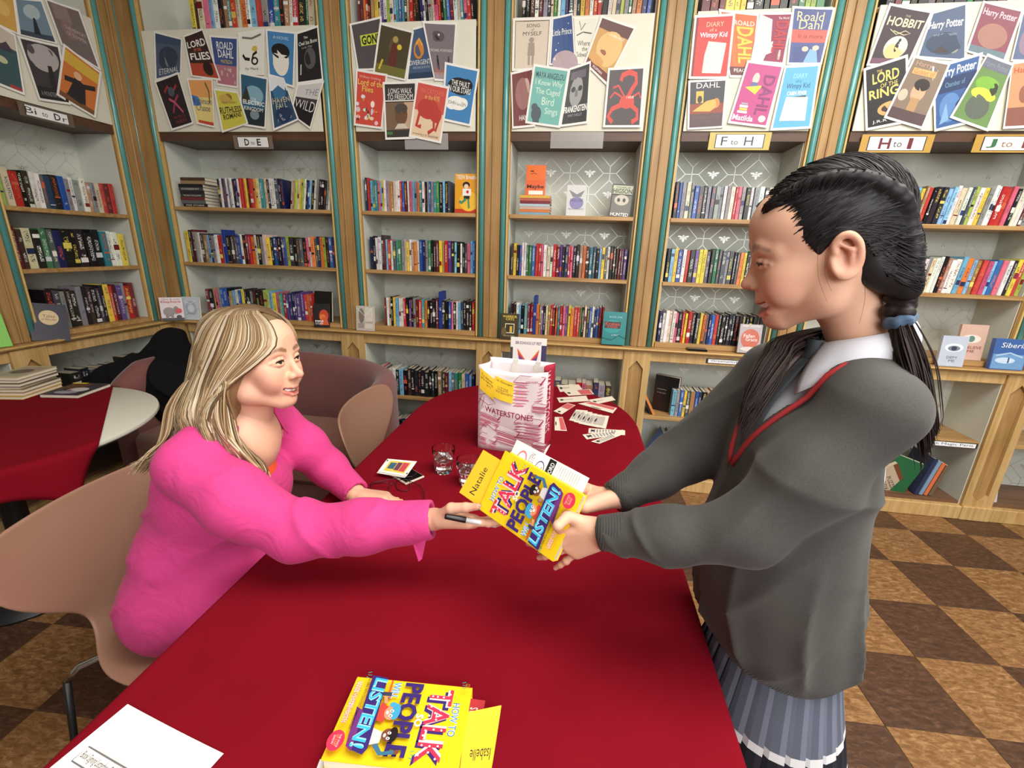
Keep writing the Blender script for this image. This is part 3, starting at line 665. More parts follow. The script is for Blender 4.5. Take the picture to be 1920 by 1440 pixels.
# third bay, upper shelf display
p = on_y(1004, 395, .03)
for i, (c, nm) in enumerate((((120, 158, 176), 'blue-grey'), ((206, 116, 56), 'orange'), ((196, 168, 150), 'peach'), ((172, 190, 196), 'pale blue'), ((120, 34, 44), 'maroon'), ((176, 92, 76), 'brick red'), ((214, 170, 60), 'mustard'))):
    th = .0145; z = ZA+.0005+i*(th+.0008)
    o = solid_book('paperback', .125, .178, th, c, [], f'{nm} paperback lying flat in the short pile of the third bookcase', Matrix.Translation((p[0]-.095+rng.uniform(-.003, .003), .03, z)) @ Matrix(((0, 0, 1, 0), (1, 0, 0, 0), (0, 1, 0, 0), (0, 0, 0, 1))), group='paperbacks in the short pile')
zt = ZA+.0005+7*.0153
p2 = on_y(1004, 356, .05); solid_book('paperback', .112, .165, .012, (222, 96, 40), [('r', 0, .5, 1, 1, (226, 110, 44)), ('t', 'Maybe', .06, .2, .94, .36, (50, 24, 16), .02), ('e', .3, .8, .1, .02, (60, 30, 20)), ('r', .15, .03, .9, .16, (236, 230, 220)), ('l', [(.2, .7), (.4, .74), (.55, .7)], .015, (110, 50, 26))], 'orange paperback standing on top of the short pile', stand_M(p2[0]-.058, .055, zt+.001, 0, .1))
p = on_y(1080, 401, .06); solid_book('paperback', .112, .17, .014, (196, 196, 194), [('e', .5, .42, .36, .2, (120, 112, 160)), ('t', 'HOUSE', .18, .46, .84, .56, (70, 60, 110), .01), ('p', [(.1, .84), (.5, .7), (.9, .84), (.72, .62), (.3, .62)], (110, 110, 112)), ('t', 'FESTIVE SHORT', .1, .2, .9, .25, (120, 116, 130))], 'silvery paperback with a violet disc in the third bookcase', stand_M(p[0]-.058, .055, ZA+.002, .05, .12))
p = on_y(1160, 403, .04); solid_book('paperback', .118, .178, .018, (40, 38, 36), [('r', .04, .1, .96, .66, (104, 100, 92)), ('e', .5, .52, .34, .16, (190, 184, 168)), ('e', .36, .52, .07, .06, (40, 38, 36)), ('e', .62, .52, .07, .06, (40, 38, 36)), ('r', .03, .7, .97, .96, (186, 188, 160)), ('t', 'CHARLIE', .2, .87, .85, .93, (30, 30, 30)), ('t', 'HIGSON', .05, .72, .95, .86, (20, 20, 22), .02), ('t', 'HUNTED', .05, .03, .9, .13, WH, .02), ('r', 0, 0, 1, .02, (20, 20, 20))], 'black and olive paperback leaning at the right of the third bookcase', Matrix.Translation((p[0]-.055, .035, ZA+.002)) @ Matrix.Rotation(-.12, 4, 'X') @ Matrix.Rotation(.05, 4, 'Y'))
# flat stack at the left of the first bay
p = on_y(388, 388, .03); x0 = PX[0]+HW+.05
for i, (c, nm, t) in enumerate((((36, 32, 30), 'black', 'FIRE STORM'), ((92, 100, 100), 'grey', ''), ((110, 44, 44), 'dark red', ''), ((52, 56, 58), 'charcoal', 'WOLF HOLLOW'), ((34, 34, 38), 'soot black', ''), ((66, 70, 78), 'slate', 'DISSENT'), ((24, 24, 26), 'jet black', ''), ((150, 126, 90), 'tan', ''), ((78, 58, 44), 'brown', ''))):
    th = .019; z = ZA+.0005+i*(th+.0006); xo = x0+rng.uniform(-.006, .02)
    M = Matrix.Translation((xo, .025, z)) @ Matrix(((0, 1, 0, 0), (1, 0, 0, 0), (0, 0, 1, 0), (0, 0, 0, 1)))
    root = solid_book('hardback', .12, .175, th, c, [], f'{nm} book lying {ordinal(i+1)} from the bottom of the flat stack', Matrix.Translation((xo, .025, z)) @ Matrix(((0, 0, 1, 0), (1, 0, 0, 0), (0, 1, 0, 0), (0, 0, 0, 1))), group='books in the flat stack behind the woman')
    if t:
        m = MB(); draw(m, lambda u, v, h: (-.0013-h, th*v, .175*u), [('t', t, .12, .25, .85, .75, (206, 198, 180), .01)]); m.build('spine_title', COVER, root)
# library markers and slanted pieces
def marker(px, py, y, z, ht, letter, label):
    p = on_y(px, py, y); root = empty('shelf_marker', (p[0], y, z)); tag(root, label, 'shelf marker', 'blue letter markers')
    MB().box((-.010, 0, 0), (.010, .10, ht), ch=.0008).build('marker_board', plain('marker_blue', (24, 52, 130), .4), root)
    if letter:
        m = MB(); draw(m, lambda u, v, h: (-.008+.016*u, -.0002-h, ht*v), [('t', letter, .2, .5, .8, .58, WH, .01)]); m.build('marker_letter', COVER, root)
marker(1001, 625, .018, ZC+.031, .235, 'H', 'tall blue marker lettered H among the bottom row of the third bookcase')
marker(826, 615, .018, ZC+.031, .235, 'G', 'tall blue marker lettered G in the bottom row of the second bookcase')
marker(426, 495, .018, ZB+.001, .212, 'D', 'tall blue marker among the middle row behind the woman')
p = on_y(1696, 415, .0); 
# thick black book and leaning ones in the low cabinet behind the girl
a = PX[3]+.079
solid_book('hardback', .15, .235, .038, (22, 20, 22), [('t', 'MODERN', .12, .6, .5, .63, (150, 150, 150)), ('t', 'TALES', .12, .5, .5, .53, (150, 150, 150))], 'thick black hardback standing turned in the low cabinet', Matrix.Translation((a+.075, .12, .487)) @ Matrix.Rotation(-.5, 4, 'Z'))
for i, (c, nm) in enumerate((((26, 24, 26), 'black'), ((216, 130, 60), 'orange'))):
    solid_book('paperback', .12, .18, .014, c, [], f'{nm} thin paperback slumped left of the thick black hardback', Matrix.Translation((a+.062+i*.0165, .01, .4885)) @ Matrix.Rotation(-.5, 4, 'Y') @ Matrix(((0, -1, 0, .0), (1, 0, 0, 0), (0, 0, 1, 0), (0, 0, 0, 1))))
# folders in the right-hand low cabinet
a = PX[5]-.079
solid_book('ring_folder', .22, .27, .03, (22, 92, 52), [('r', .84, .04, .96, .1, (170, 180, 150))], 'green folder leaning in the low cabinet right of the girl', Matrix.Translation((a-.50, .075, .107)) @ Matrix.Rotation(-.25, 4, 'Z') @ Matrix.Rotation(.28, 4, 'Y'))
for i, (c, nm) in enumerate((((40, 50, 80), 'navy'), ((120, 150, 176), 'pale blue'), ((206, 110, 70), 'coral'), ((110, 90, 70), 'brown'))):
    solid_book('textbook', .18, .245-.012*i, .02, c, [], f'{nm} textbook leaning beside the green folder', Matrix.Translation((a-.21+i*.026, .01, .107)) @ Matrix.Rotation(.2, 4, 'Y') @ Matrix(((0, -1, 0, .0), (1, 0, 0, 0), (0, 0, 1, 0), (0, 0, 0, 1))))
solid_book('textbook', .24, .30, .02, (196, 176, 150), [('t', 'PUZZLE', .3, .72, .8, .8, (60, 50, 50)), ('t', 'BOX', .4, .6, .7, .68, (60, 50, 50)), ('r', 0, .92, 1, 1, (120, 70, 46))], 'cream textbook tipped over left of the green folder', Matrix.Translation((a-.62, .0, .13)) @ Matrix.Rotation(.95, 4, 'Y') @ Matrix.Rotation(.2, 4, 'Z'))
solid_book('paperback', .12, .17, .02, (206, 204, 196), [], 'white paperback in the cabinet at the right edge', Matrix.Translation((PX[5]+.11, .0, .107)) @ Matrix.Rotation(-.2, 4, 'Y') @ Matrix(((0, -1, 0, .02), (1, 0, 0, 0), (0, 0, 1, 0), (0, 0, 0, 1))))
# slanted navy hardback at the foot of the left-wall bookcase; green leaflet at the edge
solid_book('hardback', .15, .20, .025, (44, 42, 60), [('e', .5, .62, .26, .2, (206, 184, 140)), ('t', 'Tales', .34, .62, .66, .7, (120, 80, 50)), ('t', 'of Wonder', .3, .54, .7, .6, (120, 80, 50))], 'navy hardback with cream oval leaning at the foot of the left wall shelves', Matrix.Translation((LX+.02, -.86, ZC+.008)) @ Matrix.Rotation(1.25, 4, 'Z') @ Matrix.Rotation(-.32, 4, 'X') @ Matrix.Rotation(.18, 4, 'Y'))
solid_book('leaflet', .16, .22, .004, (132, 198, 90), [], 'bright green leaflet standing at the left edge of the worktop', Matrix.Translation((LX+.01, -1.12, ZC+.003)) @ Matrix.Rotation(1.3, 4, 'Z') @ Matrix.Rotation(-.2, 4, 'X'))
# ------------------------------------------------------------------ cover prints pinned to the display boards
YB = -.0125
def D(n):
    """simple shaded picture block: dark figure on a ground"""
    return n
def card(q, bg, items, label, k, left=False, bend=.0022):
    """q: photo corners TL TR BR BL on the board"""
    lift = .0010+.0013*k
    if left: P = [on_x(x, y, LX+.0125+.001) for x, y in q]; nrm = np.array([1., 0, 0])
    else: P = [on_y(x, y, YB-.001) for x, y in q]; nrm = np.array([0, -1., 0])
    P = [p+nrm*lift for p in P]
    root = empty('cover_print', tuple(sum(P)/4)); tag(root, label, 'poster', 'book cover prints on the display boards')
    c0 = sum(P)/4
    fn0 = quad_fn(*[p-c0 for p in P], nrm, bend, 'u')
    m = MB(); n = 9
    v = [fn0(i/(n-1), j, .0004) for j in (0, 1) for i in range(n)]+[fn0(i/(n-1), j, 0) for j in (0, 1) for i in range(n)]
    f = []
    for i in range(n-1):
        a, b, c, d = i, i+1, n+i+1, n+i; o = 2*n
        f += [(a, b, c, d), (o+d, o+c, o+b, o+a), (a, o+a, o+b, b), (d, c, o+c, o+d)]
    f += [(0, n, 3*n, 2*n), (n-1, 3*n-1, 4*n-1, 2*n-1)]
    m.add(v, f); m.build('paper_sheet', WHITEPAPER, root)
    bu, bv = .055, .04
    def fn(u, v, h): return fn0(bu+(1-2*bu)*u, bv+(1-2*bv)*v, h+.0006)
    arts = [it for it in items if it[0] != 't']; txts = [it for it in items if it[0] == 't']
    m = MB(); draw(m, fn, [('r', 0, 0, 1, 1, bg)]+arts, eps=.00012); m.build('picture', PRINT, root)
    if txts:
        for t_ in txts: m = MB(); draw(m, fn, [t_], eps=.00008, start=len(arts)*1.5+4); m.build('lettering', PRINT, root)
W_ = (240, 238, 230); K_ = (24, 22, 24); Y_ = (224, 196, 80)
def fig(u, v, s, c):    # small standing figure
    return [('e', u, v+.30*s, .07*s, .05*s, c), ('p', [(u-.1*s, v), (u+.1*s, v), (u+.08*s, v+.25*s), (u-.08*s, v+.25*s)], c), ('r', u-.08*s, v-.18*s, u-.02*s, v, c), ('r', u+.02*s, v-.18*s, u+.08*s, v, c)]
def blobs(n, c, seed, u0=.05, u1=.95, v0=.05, v1=.5, r=.06):
    g = random.Random(seed); return [('e', g.uniform(u0, u1), g.uniform(v0, v1), r*g.uniform(.5, 1.2), r*.8*g.uniform(.5, 1.2), tuple(max(0, min(255, x+g.randint(-25, 25))) for x in c)) for _ in range(n)]
CARDS = [
 # bay behind the woman
 ([(289, 58), (343, 73), (341, 138), (292, 152)], (74, 88, 112), [('e', .5, .45, .4, .3, (50, 58, 78)), ('e', .55, .4, .22, .18, (116, 122, 130)), ('t', 'ETERNAL', .12, .06, .92, .2, (206, 206, 206)), ('r', 0, .8, 1, 1, (58, 72, 100))], 'slate blue stormy cover print at the top left of the first board'),
 ([(393, 66), (448, 70), (447, 166), (408, 160)], (60, 80, 132), [('r', 0, 0, 1, .42, (176, 112, 124))]+blobs(8, (204, 160, 160), 3, v1=.36, r=.05)+[('t', 'ROALD', .18, .76, .84, .92, W_, .01), ('t', 'DAHL', .2, .58, .86, .75, W_, .01), ('t', 'MATILDA', .3, .46, .8, .54, Y_)], 'blue and pink cover print with white lettering between black prints'),
 ([(345, 68), (381, 53), (416, 152), (360, 144)], (58, 32, 32), [('r', 0, 0, 1, .32, (176, 70, 44)), ('e', .7, .2, .2, .16, (40, 20, 18)), ('t', 'LORD', .05, .7, .95, .86, W_, .02), ('t', 'OF THE', .3, .6, .65, .67, (220, 120, 80)), ('t', 'FLIES', .08, .4, .95, .57, W_, .02)], 'dark red cover print lettered Lord of the Flies in white'),
 ([(448, 62), (498, 54), (497, 142), (452, 140)], (232, 230, 218), [('e', .62, .6, .12, .07, (206, 180, 80)), ('e', .62, .3, .16, .1, K_), ('e', .62, .3, .09, .055, (232, 230, 218)), ('l', [(.5, .32), (.56, .46), (.72, .52)], .07, K_), ('l', [(.1, .46), (.2, .36), (.4, .34)], .08, K_), ('l', [(.1, .9), (.5, .85), (.9, .92)], .05, (110, 110, 104)), ('t', 'by Mark', .2, .06, .8, .14, (60, 60, 60))], 'white cover print with black swirls and a gold dot'),
 ([(557, 62), (598, 48), (608, 152), (558, 159)], (28, 26, 28), [('e', .55, .45, .26, .22, (86, 84, 84)), ('e', .48, .46, .15, .14, (36, 34, 36)), ('l', [(.12, .14), (.14, .36)], .05, (190, 190, 186)), ('t', 'The', .3, .86, .5, .91, W_), ('t', 'Owl Isa Bone', .06, .74, .94, .82, W_), ('t', 'Lady May', .2, .66, .7, .71, (170, 170, 170))], 'black cover print with grey swirl and small white lettering'),
 ([(500, 55), (557, 61), (553, 166), (506, 150)], (70, 128, 178), [('e', .48, .42, .34, .3, (232, 228, 214)), ('e', .48, .62, .36, .16, K_), ('p', [(.2, .56), (.76, .56), (.6, .5), (.34, .52)], (232, 228, 214)), ('t', 'A NOVEL', .2, .86, .8, .92, (190, 214, 232))], 'bright blue cover print with a pale oval under a black cap shape'),
 ([(292, 153), (337, 136), (366, 233), (325, 246)], (30, 22, 28), [('l', [(.2, .75), (.4, .85), (.55, .7), (.8, .82)], .06, (156, 40, 50)), ('l', [(.3, .3), (.5, .5), (.75, .62)], .06, (150, 50, 80)), ('l', [(.75, .25), (.5, .5), (.3, .6)], .06, (190, 80, 110)), ('e', .5, .72, .14, .1, (70, 80, 92)), ('t', 'PATRICK', .25, .16, .8, .22, (130, 50, 56)), ('t', 'NESS', .3, .06, .8, .13, (130, 50, 56))], 'black cover print with crossed crimson strokes at the lower left'),
 ([(353, 148), (402, 148), (406, 241), (372, 233)], (226, 206, 130), [('r', 0, .62, 1, 1, (224, 158, 92)), ('p', [(0, .4), (.4, .42), (.3, .62), (0, .66)], (70, 120, 176)), ('l', [(.7, .95), (.85, .75), (.85, .5)], .05, (60, 90, 60)), ('r', .1, .0, 1, .07, (196, 70, 44)), ('t', 'Robinson', .05, .46, .95, .6, (44, 60, 110), .0, .1), ('t', 'Crusoe', .12, .3, .85, .45, (44, 60, 110), .0, .1)], 'yellow and orange cover print lettered Robinson Crusoe'),
 ([(452, 136), (506, 147), (501, 243), (455, 236)], (46, 92, 118), [('r', 0, 0, 1, .34, (30, 42, 50)), ('e', .5, .62, .4, .2, (130, 170, 186)), ('p', [(0, .5), (.2, .8), (.4, .45)], (50, 50, 46)), ('e', .55, .22, .2, .1, (120, 140, 150)), ('t', 'THE', .4, .52, .6, .57, W_), ('t', 'ELECTRIC', .06, .42, .96, .51, W_, .02), ('t', 'KINGDOM', .1, .3, .9, .38, W_)], 'teal and dark cover print lettered The Electric Kingdom'),
 ([(404, 167), (450, 174), (469, 233), (420, 250)], (202, 194, 76), [('e', .4, .8, .3, .12, (196, 164, 80)), ('e', .55, .85, .14, .1, (150, 110, 50)), ('t', 'TERRY DEARY', .15, .66, .85, .72, (120, 70, 40)), ('t', 'RUTHLESS', .03, .4, .97, .58, (44, 36, 30), .02), ('t', 'ROMANS', .12, .24, .9, .39, (44, 36, 30), .02)], 'yellow cover print lettered Ruthless Romans'),
 ([(560, 160), (611, 153), (585, 244), (548, 216)], (60, 54, 60), [('r', 0, .62, 1, 1, (202, 198, 196)), ('r', 0, 0, 1, .5, (26, 22, 26)), ('t', 'THE', .35, .7, .95, .86, (140, 136, 138)), ('t', 'WILD', .03, .3, .97, .55, (226, 222, 220), -.01)], 'grey to black cover print lettered The Wild'),
 ([(506, 140), (536, 148), (564, 226), (516, 247)], (44, 74, 104), [('r', 0, .72, 1, 1, (222, 226, 228)), ('p', [(.1, .72), (.5, .84), (.9, .7), (.7, .55), (.2, .55)], (60, 112, 150)), ('e', .5, .2, .4, .18, (32, 52, 84)), ('t', 'HAVEN', .06, .46, .95, .58, (206, 196, 160)), ('t', 'FALL', .2, .34, .76, .45, (206, 196, 160)), ('t', 'SARA', .3, .17, .62, .24, (200, 206, 214)), ('t', 'HOLLAND', .2, .08, .82, .15, (200, 206, 214))], 'blue misty cover print lettered Haven Fall'),
 # second board
 ([(775, 53), (795, 47), (818, 149), (762, 153)], (66, 86, 116), [('e', .45, .6, .3, .2, (206, 130, 50)), ('e', .45, .6, .22, .15, (80, 90, 110)), ('l', [(.3, .7), (.5, .8), (.7, .66)], .06, (226, 170, 70)), ('r', 0, 0, 1, .12, (40, 60, 84)), ('t', 'DIVERGENT', -.0, .28, .98, .38, (226, 222, 214)), ('t', 'VERONICA ROTH', .15, .2, .9, .25, (160, 180, 196))], 'steel blue cover print with a fiery ring, half hidden'),
 ([(656, 45), (716, 31), (720, 131), (671, 133)], (82, 76, 78), [('r', .24, .5, 1, .74, (196, 206, 70)), ('t', 'GONE', .28, .52, .98, .72, K_, .03)], 'dark grey cover print lettered Gone in yellow-green outline'),
 ([(792, 40), (858, 43), (849, 154), (815, 152)], (124, 112, 118), [('e', .4, .78, .24, .1, (90, 80, 86)), ('e', .4, .78, .1, .07, (50, 44, 50)), ('e', .44, .81, .03, .02, W_), ('r', 0, 0, 1, .12, (160, 146, 150)), ('t', 'MICHAEL MORPURGO', .04, .5, .96, .55, (220, 210, 206)), ('t', 'War Horse', .1, .08, .9, .2, (206, 110, 80))]+fig(.3, .26, .5, (40, 34, 38))+fig(.8, .27, .45, (70, 62, 66)), 'mauve-grey cover print with a large eye and tiny riders'),
 ([(713, 43), (777, 60), (762, 153), (700, 138)], (76, 66, 46), [('e', .5, .62, .16, .2, (90, 84, 50)), ('p', [(.36, .2), (.66, .2), (.62, .7), (.44, .7)], (96, 46, 38)), ('e', .52, .78, .09, .07, (170, 150, 90)), ('e', .68, .64, .08, .06, (216, 196, 60)), ('r', 0, 0, 1, .2, (112, 108, 50)), ('l', [(.12, .08), (.2, .3)], .06, (206, 180, 60))], 'olive brown cover print with a lantern-lit figure'),
 ([(835, 117), (900, 131), (883, 238), (829, 226)], (66, 130, 184), [('e', .5, .66, .4, .16, K_), ('e', .3, .64, .22, .12, K_), ('e', .72, .7, .2, .12, K_), ('e', .45, .34, .36, .13, W_), ('e', .25, .3, .2, .1, W_), ('e', .66, .36, .18, .1, W_), ('t', 'THE FAULT', .2, .66, .82, .76, W_, .01), ('t', 'IN OUR STARS', .1, .54, .88, .65, W_, .01), ('t', 'JOHN GREEN', .12, .28, .78, .37, (60, 60, 66))], 'bright blue cover print with black and white clouds'),
 ([(669, 130), (728, 140), (718, 243), (665, 236)], (204, 76, 62), blobs(12, (232, 214, 206), 5, v1=.55, r=.07)+blobs(6, (226, 160, 70), 8, v1=.5, r=.04)+blobs(5, (60, 40, 40), 9, v1=.4, r=.03)+[('t', 'William Golding', .08, .88, .85, .94, (240, 190, 180)), ('t', 'Lord of the', .04, .76, .98, .87, (240, 222, 110)), ('t', 'Flies', .2, .64, .6, .75, (240, 222, 110))], 'red cover print with yellow Lord of the Flies lettering and white scraps'),
 ([(719, 155), (783, 153), (780, 261), (724, 263)], (58, 54, 52), [('r', 0, .14, 1, .66, (120, 96, 74)), ('r', .64, .16, 1, .66, (196, 164, 134)), ('e', .54, .42, .22, .2, (110, 78, 56)), ('e', .54, .54, .22, .1, (80, 70, 66)), ('p', [(.3, .16), (.8, .16), (.66, .26), (.42, .26)], (206, 196, 180)), ('r', .02, .05, .22, .11, (70, 120, 70)), ('r', 0, .68, 1, .70, W_), ('t', 'LONG WALK', .12, .82, .9, .92, W_), ('t', 'TO FREEDOM', .08, .71, .94, .81, W_)], 'charcoal and sepia cover print lettered Long Walk to Freedom'),
 ([(783, 151), (844, 164), (828, 270), (768, 257)], (228, 200, 166), [('r', 0, .5, 1, 1, (202, 84, 72)), ('e', .45, .56, .36, .2, (186, 64, 54)), ('e', .75, .46, .2, .14, (186, 64, 54)), ('l', [(.2, .5), (.14, .2), (.3, .2)], .09, (186, 64, 54)), ('l', [(.7, .4), (.74, .2), (.56, .1)], .08, (186, 64, 54)), ('l', [(.88, .4), (.8, .16)], .07, (186, 64, 54)), ('t', 'the CATCHER', .12, .84, .92, .93, (230, 120, 96)), ('t', 'in the RYE', .3, .73, .8, .82, (230, 190, 110)), ('t', 'a novel by J. D. SALINGER', .06, .02, .94, .07, (60, 30, 28))], 'red and cream cover print with a rearing red horse'),
 # third board
 ([(1076, 33), (1122, 31), (1102, 120), (1080, 120)], (226, 222, 206), [('l', [(.05, .62), (.4, .7), (.9, .66)], .03, (90, 88, 84)), ('l', [(.2, .95), (.3, .75), (.5, .9)], .03, (80, 78, 74)), ('t', 'Where', .1, .38, .9, .5, K_), ('t', 'the', .4, .26, .8, .36, K_), ('t', 'Sidewalk', .02, .12, .96, .24, K_)], 'white cover print with pen drawing, tucked behind its neighbours'),
 ([(962, 35), (1036, 33), (1029, 129), (960, 134)], (214, 200, 180), [('l', [(.02, .02), (.02, .98), (.98, .98), (.98, .02)], .015, K_)]+fig(.5, .26, 1.1, (160, 146, 132))+[('t', 'SONG', .34, .85, .72, .92, (90, 80, 74)), ('t', 'of', .48, .78, .56, .83, (110, 100, 92)), ('t', 'MYSELF', .24, .68, .78, .76, (90, 80, 74))], 'beige cover print lettered Song of Myself'),
 ([(1036, 34), (1074, 25), (1080, 122), (1030, 123)], (44, 74, 130), [('e', .6, .02, .55, .26, (176, 154, 160)), ('e', .2, .3, .03, .02, W_), ('e', .8, .85, .02, .015, W_), ('e', .15, .1, .05, .03, (210, 210, 190)), ('e', .3, .45, .015, .012, W_), ('t', 'Little Prince', .0, .62, .95, .76, W_)], 'night blue cover print with a pinkish hill'),
 ([(1127, 30), (1194, 52), (1137, 161), (1095, 119)], (196, 150, 84), [('r', 0, .8, 1, 1, (96, 56, 54)), ('r', 0, 0, 1, .12, (110, 44, 42)), ('e', .56, .5, .42, .34, (220, 180, 112)), ('e', .5, .6, .08, .12, (176, 128, 72)), ('e', .5, .4, .18, .045, (150, 84, 60)), ('e', .3, .2, .3, .1, (206, 150, 80)), ('t', 'LAURIE HALSE', .4, .74, .9, .78, W_), ('t', 'ROMAN', .3, .03, .7, .08, W_)], 'golden brown cover print of lips and chin, tilted'),
 ([(958, 137), (1000, 127), (1004, 238), (961, 242)], (112, 52, 52), [('e', .5, .6, .36, .3, (150, 104, 98)), ('e', .7, .72, .16, .16, (190, 160, 150)), ('t', 'HAMLET', .3, .1, .98, .2, W_)], 'maroon cover print half covered by a teal one'),
 ([(1068, 129), (1108, 115), (1102, 232), (1050, 239)], (46, 44, 46), [('e', .45, .58, .3, .28, (150, 148, 146)), ('r', .1, .8, .85, .94, (96, 86, 96)), ('e', .3, .62, .1, .05, (50, 48, 50)), ('e', .62, .62, .1, .05, (50, 48, 50)), ('r', .4, .48, .52, .6, (110, 108, 106)), ('r', .0, .0, 1, .3, (30, 28, 30)), ('t', 'FRANKENSTEIN', .0, .2, .98, .32, W_, .02), ('t', 'MARY SHELLEY', .2, .12, .8, .17, (150, 150, 150))], 'black and grey cover print lettered Frankenstein'),
 ([(1001, 121), (1069, 131), (1050, 241), (985, 232)], (112, 176, 166), [('e', .24, .16, .16, .14, (74, 84, 92)), ('e', .16, .28, .1, .07, (74, 84, 92)), ('r', .16, 0, .36, .1, (74, 84, 92)), ('t', 'MAYA ANGELOU', .06, .82, .96, .93, (50, 70, 84), .01), ('t', 'I Know Why', .08, .66, .92, .79, (214, 234, 214)), ('t', 'The Caged', .12, .5, .88, .64, (214, 234, 214)), ('t', 'Bird', .36, .34, .74, .48, (214, 234, 214)), ('t', 'Sings', .5, .14, .9, .3, (214, 234, 214))], 'teal cover print lettered I Know Why the Caged Bird Sings'),
 ([(1140, 129), (1210, 125), (1202, 240), (1130, 240)], (72, 62, 64), [('e', .58, .42, .22, .12, (206, 66, 52)), ('l', [(.6, .5), (.7, .64), (.82, .76), (.8, .9), (.6, .95), (.4, .9), (.36, .8)], .1, (206, 66, 52)), ('l', [(.45, .38), (.16, .3), (.06, .16), (.2, .05)], .09, (206, 66, 52)), ('l', [(.72, .36), (.9, .26), (.92, .12), (.76, .05)], .09, (206, 66, 52)), ('l', [(.5, .48), (.2, .6), (.08, .5)], .04, (206, 66, 52)), ('l', [(.5, .52), (.3, .72), (.14, .68)], .04, (206, 66, 52)), ('l', [(.72, .5), (.92, .58), (.98, .48)], .04, (206, 66, 52)), ('t', '1 HOUR', .56, .48, .78, .53, W_)], 'dark cover print with a large red scorpion'),
 # fourth board
 ([(1347, 17), (1424, 26), (1408, 146), (1368, 146)], (200, 96, 46), [('r', .2, .16, .95, .88, (206, 110, 46)), ('r', 0, 0, 1, .14, (96, 40, 40)), ('t', 'ROALD', .35, .82, .95, .9, W_), ('t', 'DAHL', .42, .2, .94, .8, (236, 196, 60), .02, 0, -90), ('t', 'PEACH', .2, .05, .9, .11, W_)], 'orange cover print with tall yellow letters'),
 ([(1485, 12), (1566, 15), (1540, 122), (1474, 122)], (72, 84, 138), [('r', 0, .38, 1, .62, (212, 92, 80)), ('r', .1, 0, .9, .3, (60, 76, 132)), ('p', [(.45, 0), (.6, .26), (.8, .24), (.9, 0)], (126, 170, 214)), ('e', .45, .26, .1, .05, (222, 190, 170)), ('e', .76, .28, .1, .05, (222, 190, 170)), ('t', 'Roald', .1, .78, .82, .95, (226, 210, 160)), ('t', 'Dahl', .18, .63, .82, .8, (226, 210, 160)), ('t', 'It is more', .2, .46, .9, .54, (120, 60, 60))], 'blue cover print with a coral band at the top right of the fourth board'),
 ([(1425, 25), (1487, 24), (1469, 122), (1406, 116)], (138, 30, 70), [('p', [(0, 0), (.36, 0), (.5, .4), (.4, .9), (0, 1)], (216, 210, 206)), ('e', .22, .66, .18, .16, (236, 222, 212)), ('p', [(.3, .1), (.6, .2), (.56, .44), (.36, .36)], (238, 228, 210)), ('t', 'DAHL', .55, .2, .98, .86, (178, 34, 44), .02, 0, -90), ('t', 'The World', .6, .9, .95, .95, W_)]+fig(.84, .12, .4, (236, 190, 180)), 'crimson cover print with a pale drawing on its left'),
 ([(1290, 152), (1364, 148), (1356, 240), (1288, 244)], (54, 54, 62), [('r', 0, 0, 1, .3, (84, 62, 62)), ('r', 0, .3, 1, .52, (140, 62, 40)), ('r', .18, .54, .4, .8, (226, 176, 70)), ('e', .29, .62, .07, .08, (50, 40, 44)), ('p', [(.08, .36), (.5, .58), (.82, .62), (.86, .46), (.6, .34)], (232, 168, 80)), ('e', .78, .52, .1, .11, (206, 130, 60)), ('t', 'DAHL', .18, .86, .86, .98, W_), ('t', 'SOMEONE LIKE', .1, .18, .9, .24, (120, 90, 84)), ('t', 'YOU', .4, .1, .62, .16, (120, 90, 84))], 'dark cover print with an orange joint of meat'),
 ([(1302, 30), (1378, 26), (1365, 149), (1290, 149)], (196, 54, 48), [('r', 0, 0, .06, 1, (130, 40, 40)), ('p', [(.3, .06), (.82, .05), (.86, .3), (.9, .56), (.4, .6), (.32, .36)], (226, 218, 206)), ('t', 'DIARY', .3, .84, .78, .92, (230, 190, 150)), ('t', 'of a', .4, .76, .6, .82, (230, 190, 150)), ('t', 'Wimpy Kid', .14, .64, .9, .75, (226, 226, 236), .02), ('t', 'a novel', .62, .3, .8, .34, (120, 116, 112))], 'red diary cover print with a torn white paper scrap'),
 ([(1470, 124), (1537, 120), (1519, 242), (1442, 246)], (90, 170, 208), [('p', [(.14, .12), (.86, .1), (.84, .5), (.2, .52)], (236, 234, 228)), ('l', [(.3, .2), (.3, .5), (.76, .52), (.76, .16)], .03, (50, 50, 54)), ('t', 'DIARY', .3, .82, .72, .9, (150, 214, 220)), ('t', 'of a', .4, .75, .56, .8, (40, 90, 120)), ('t', 'Wimpy Kid', .14, .63, .84, .74, (40, 90, 130), .01), ('t', 'CABIN FEVER', .2, .54, .78, .61, W_, .02)], 'sky blue diary cover print with a white sketch'),
 ([(1400, 114), (1469, 123), (1437, 241), (1363, 232)], (182, 62, 126), [('p', [(.12, .6), (.46, .5), (.6, .66), (.36, .64)], (232, 206, 60)), ('e', .36, .76, .1, .1, (226, 190, 180)), ('r', .26, .6, .46, .7, (90, 100, 150)), ('r', .1, .16, .38, .2, W_), ('r', .14, .21, .36, .25, (232, 206, 60)), ('r', .12, .26, .36, .3, W_), ('r', .15, .31, .34, .34, (160, 160, 170)), ('e', .84, .1, .1, .06, (240, 232, 200)), ('t', 'DAHL', .58, .16, .92, .84, (130, 40, 104), .02, 0, -90), ('t', 'Matilda', .02, .03, .6, .13, W_, .02)], 'magenta cover print lettered Matilda in the middle of the fourth board'),
 # board behind the girl
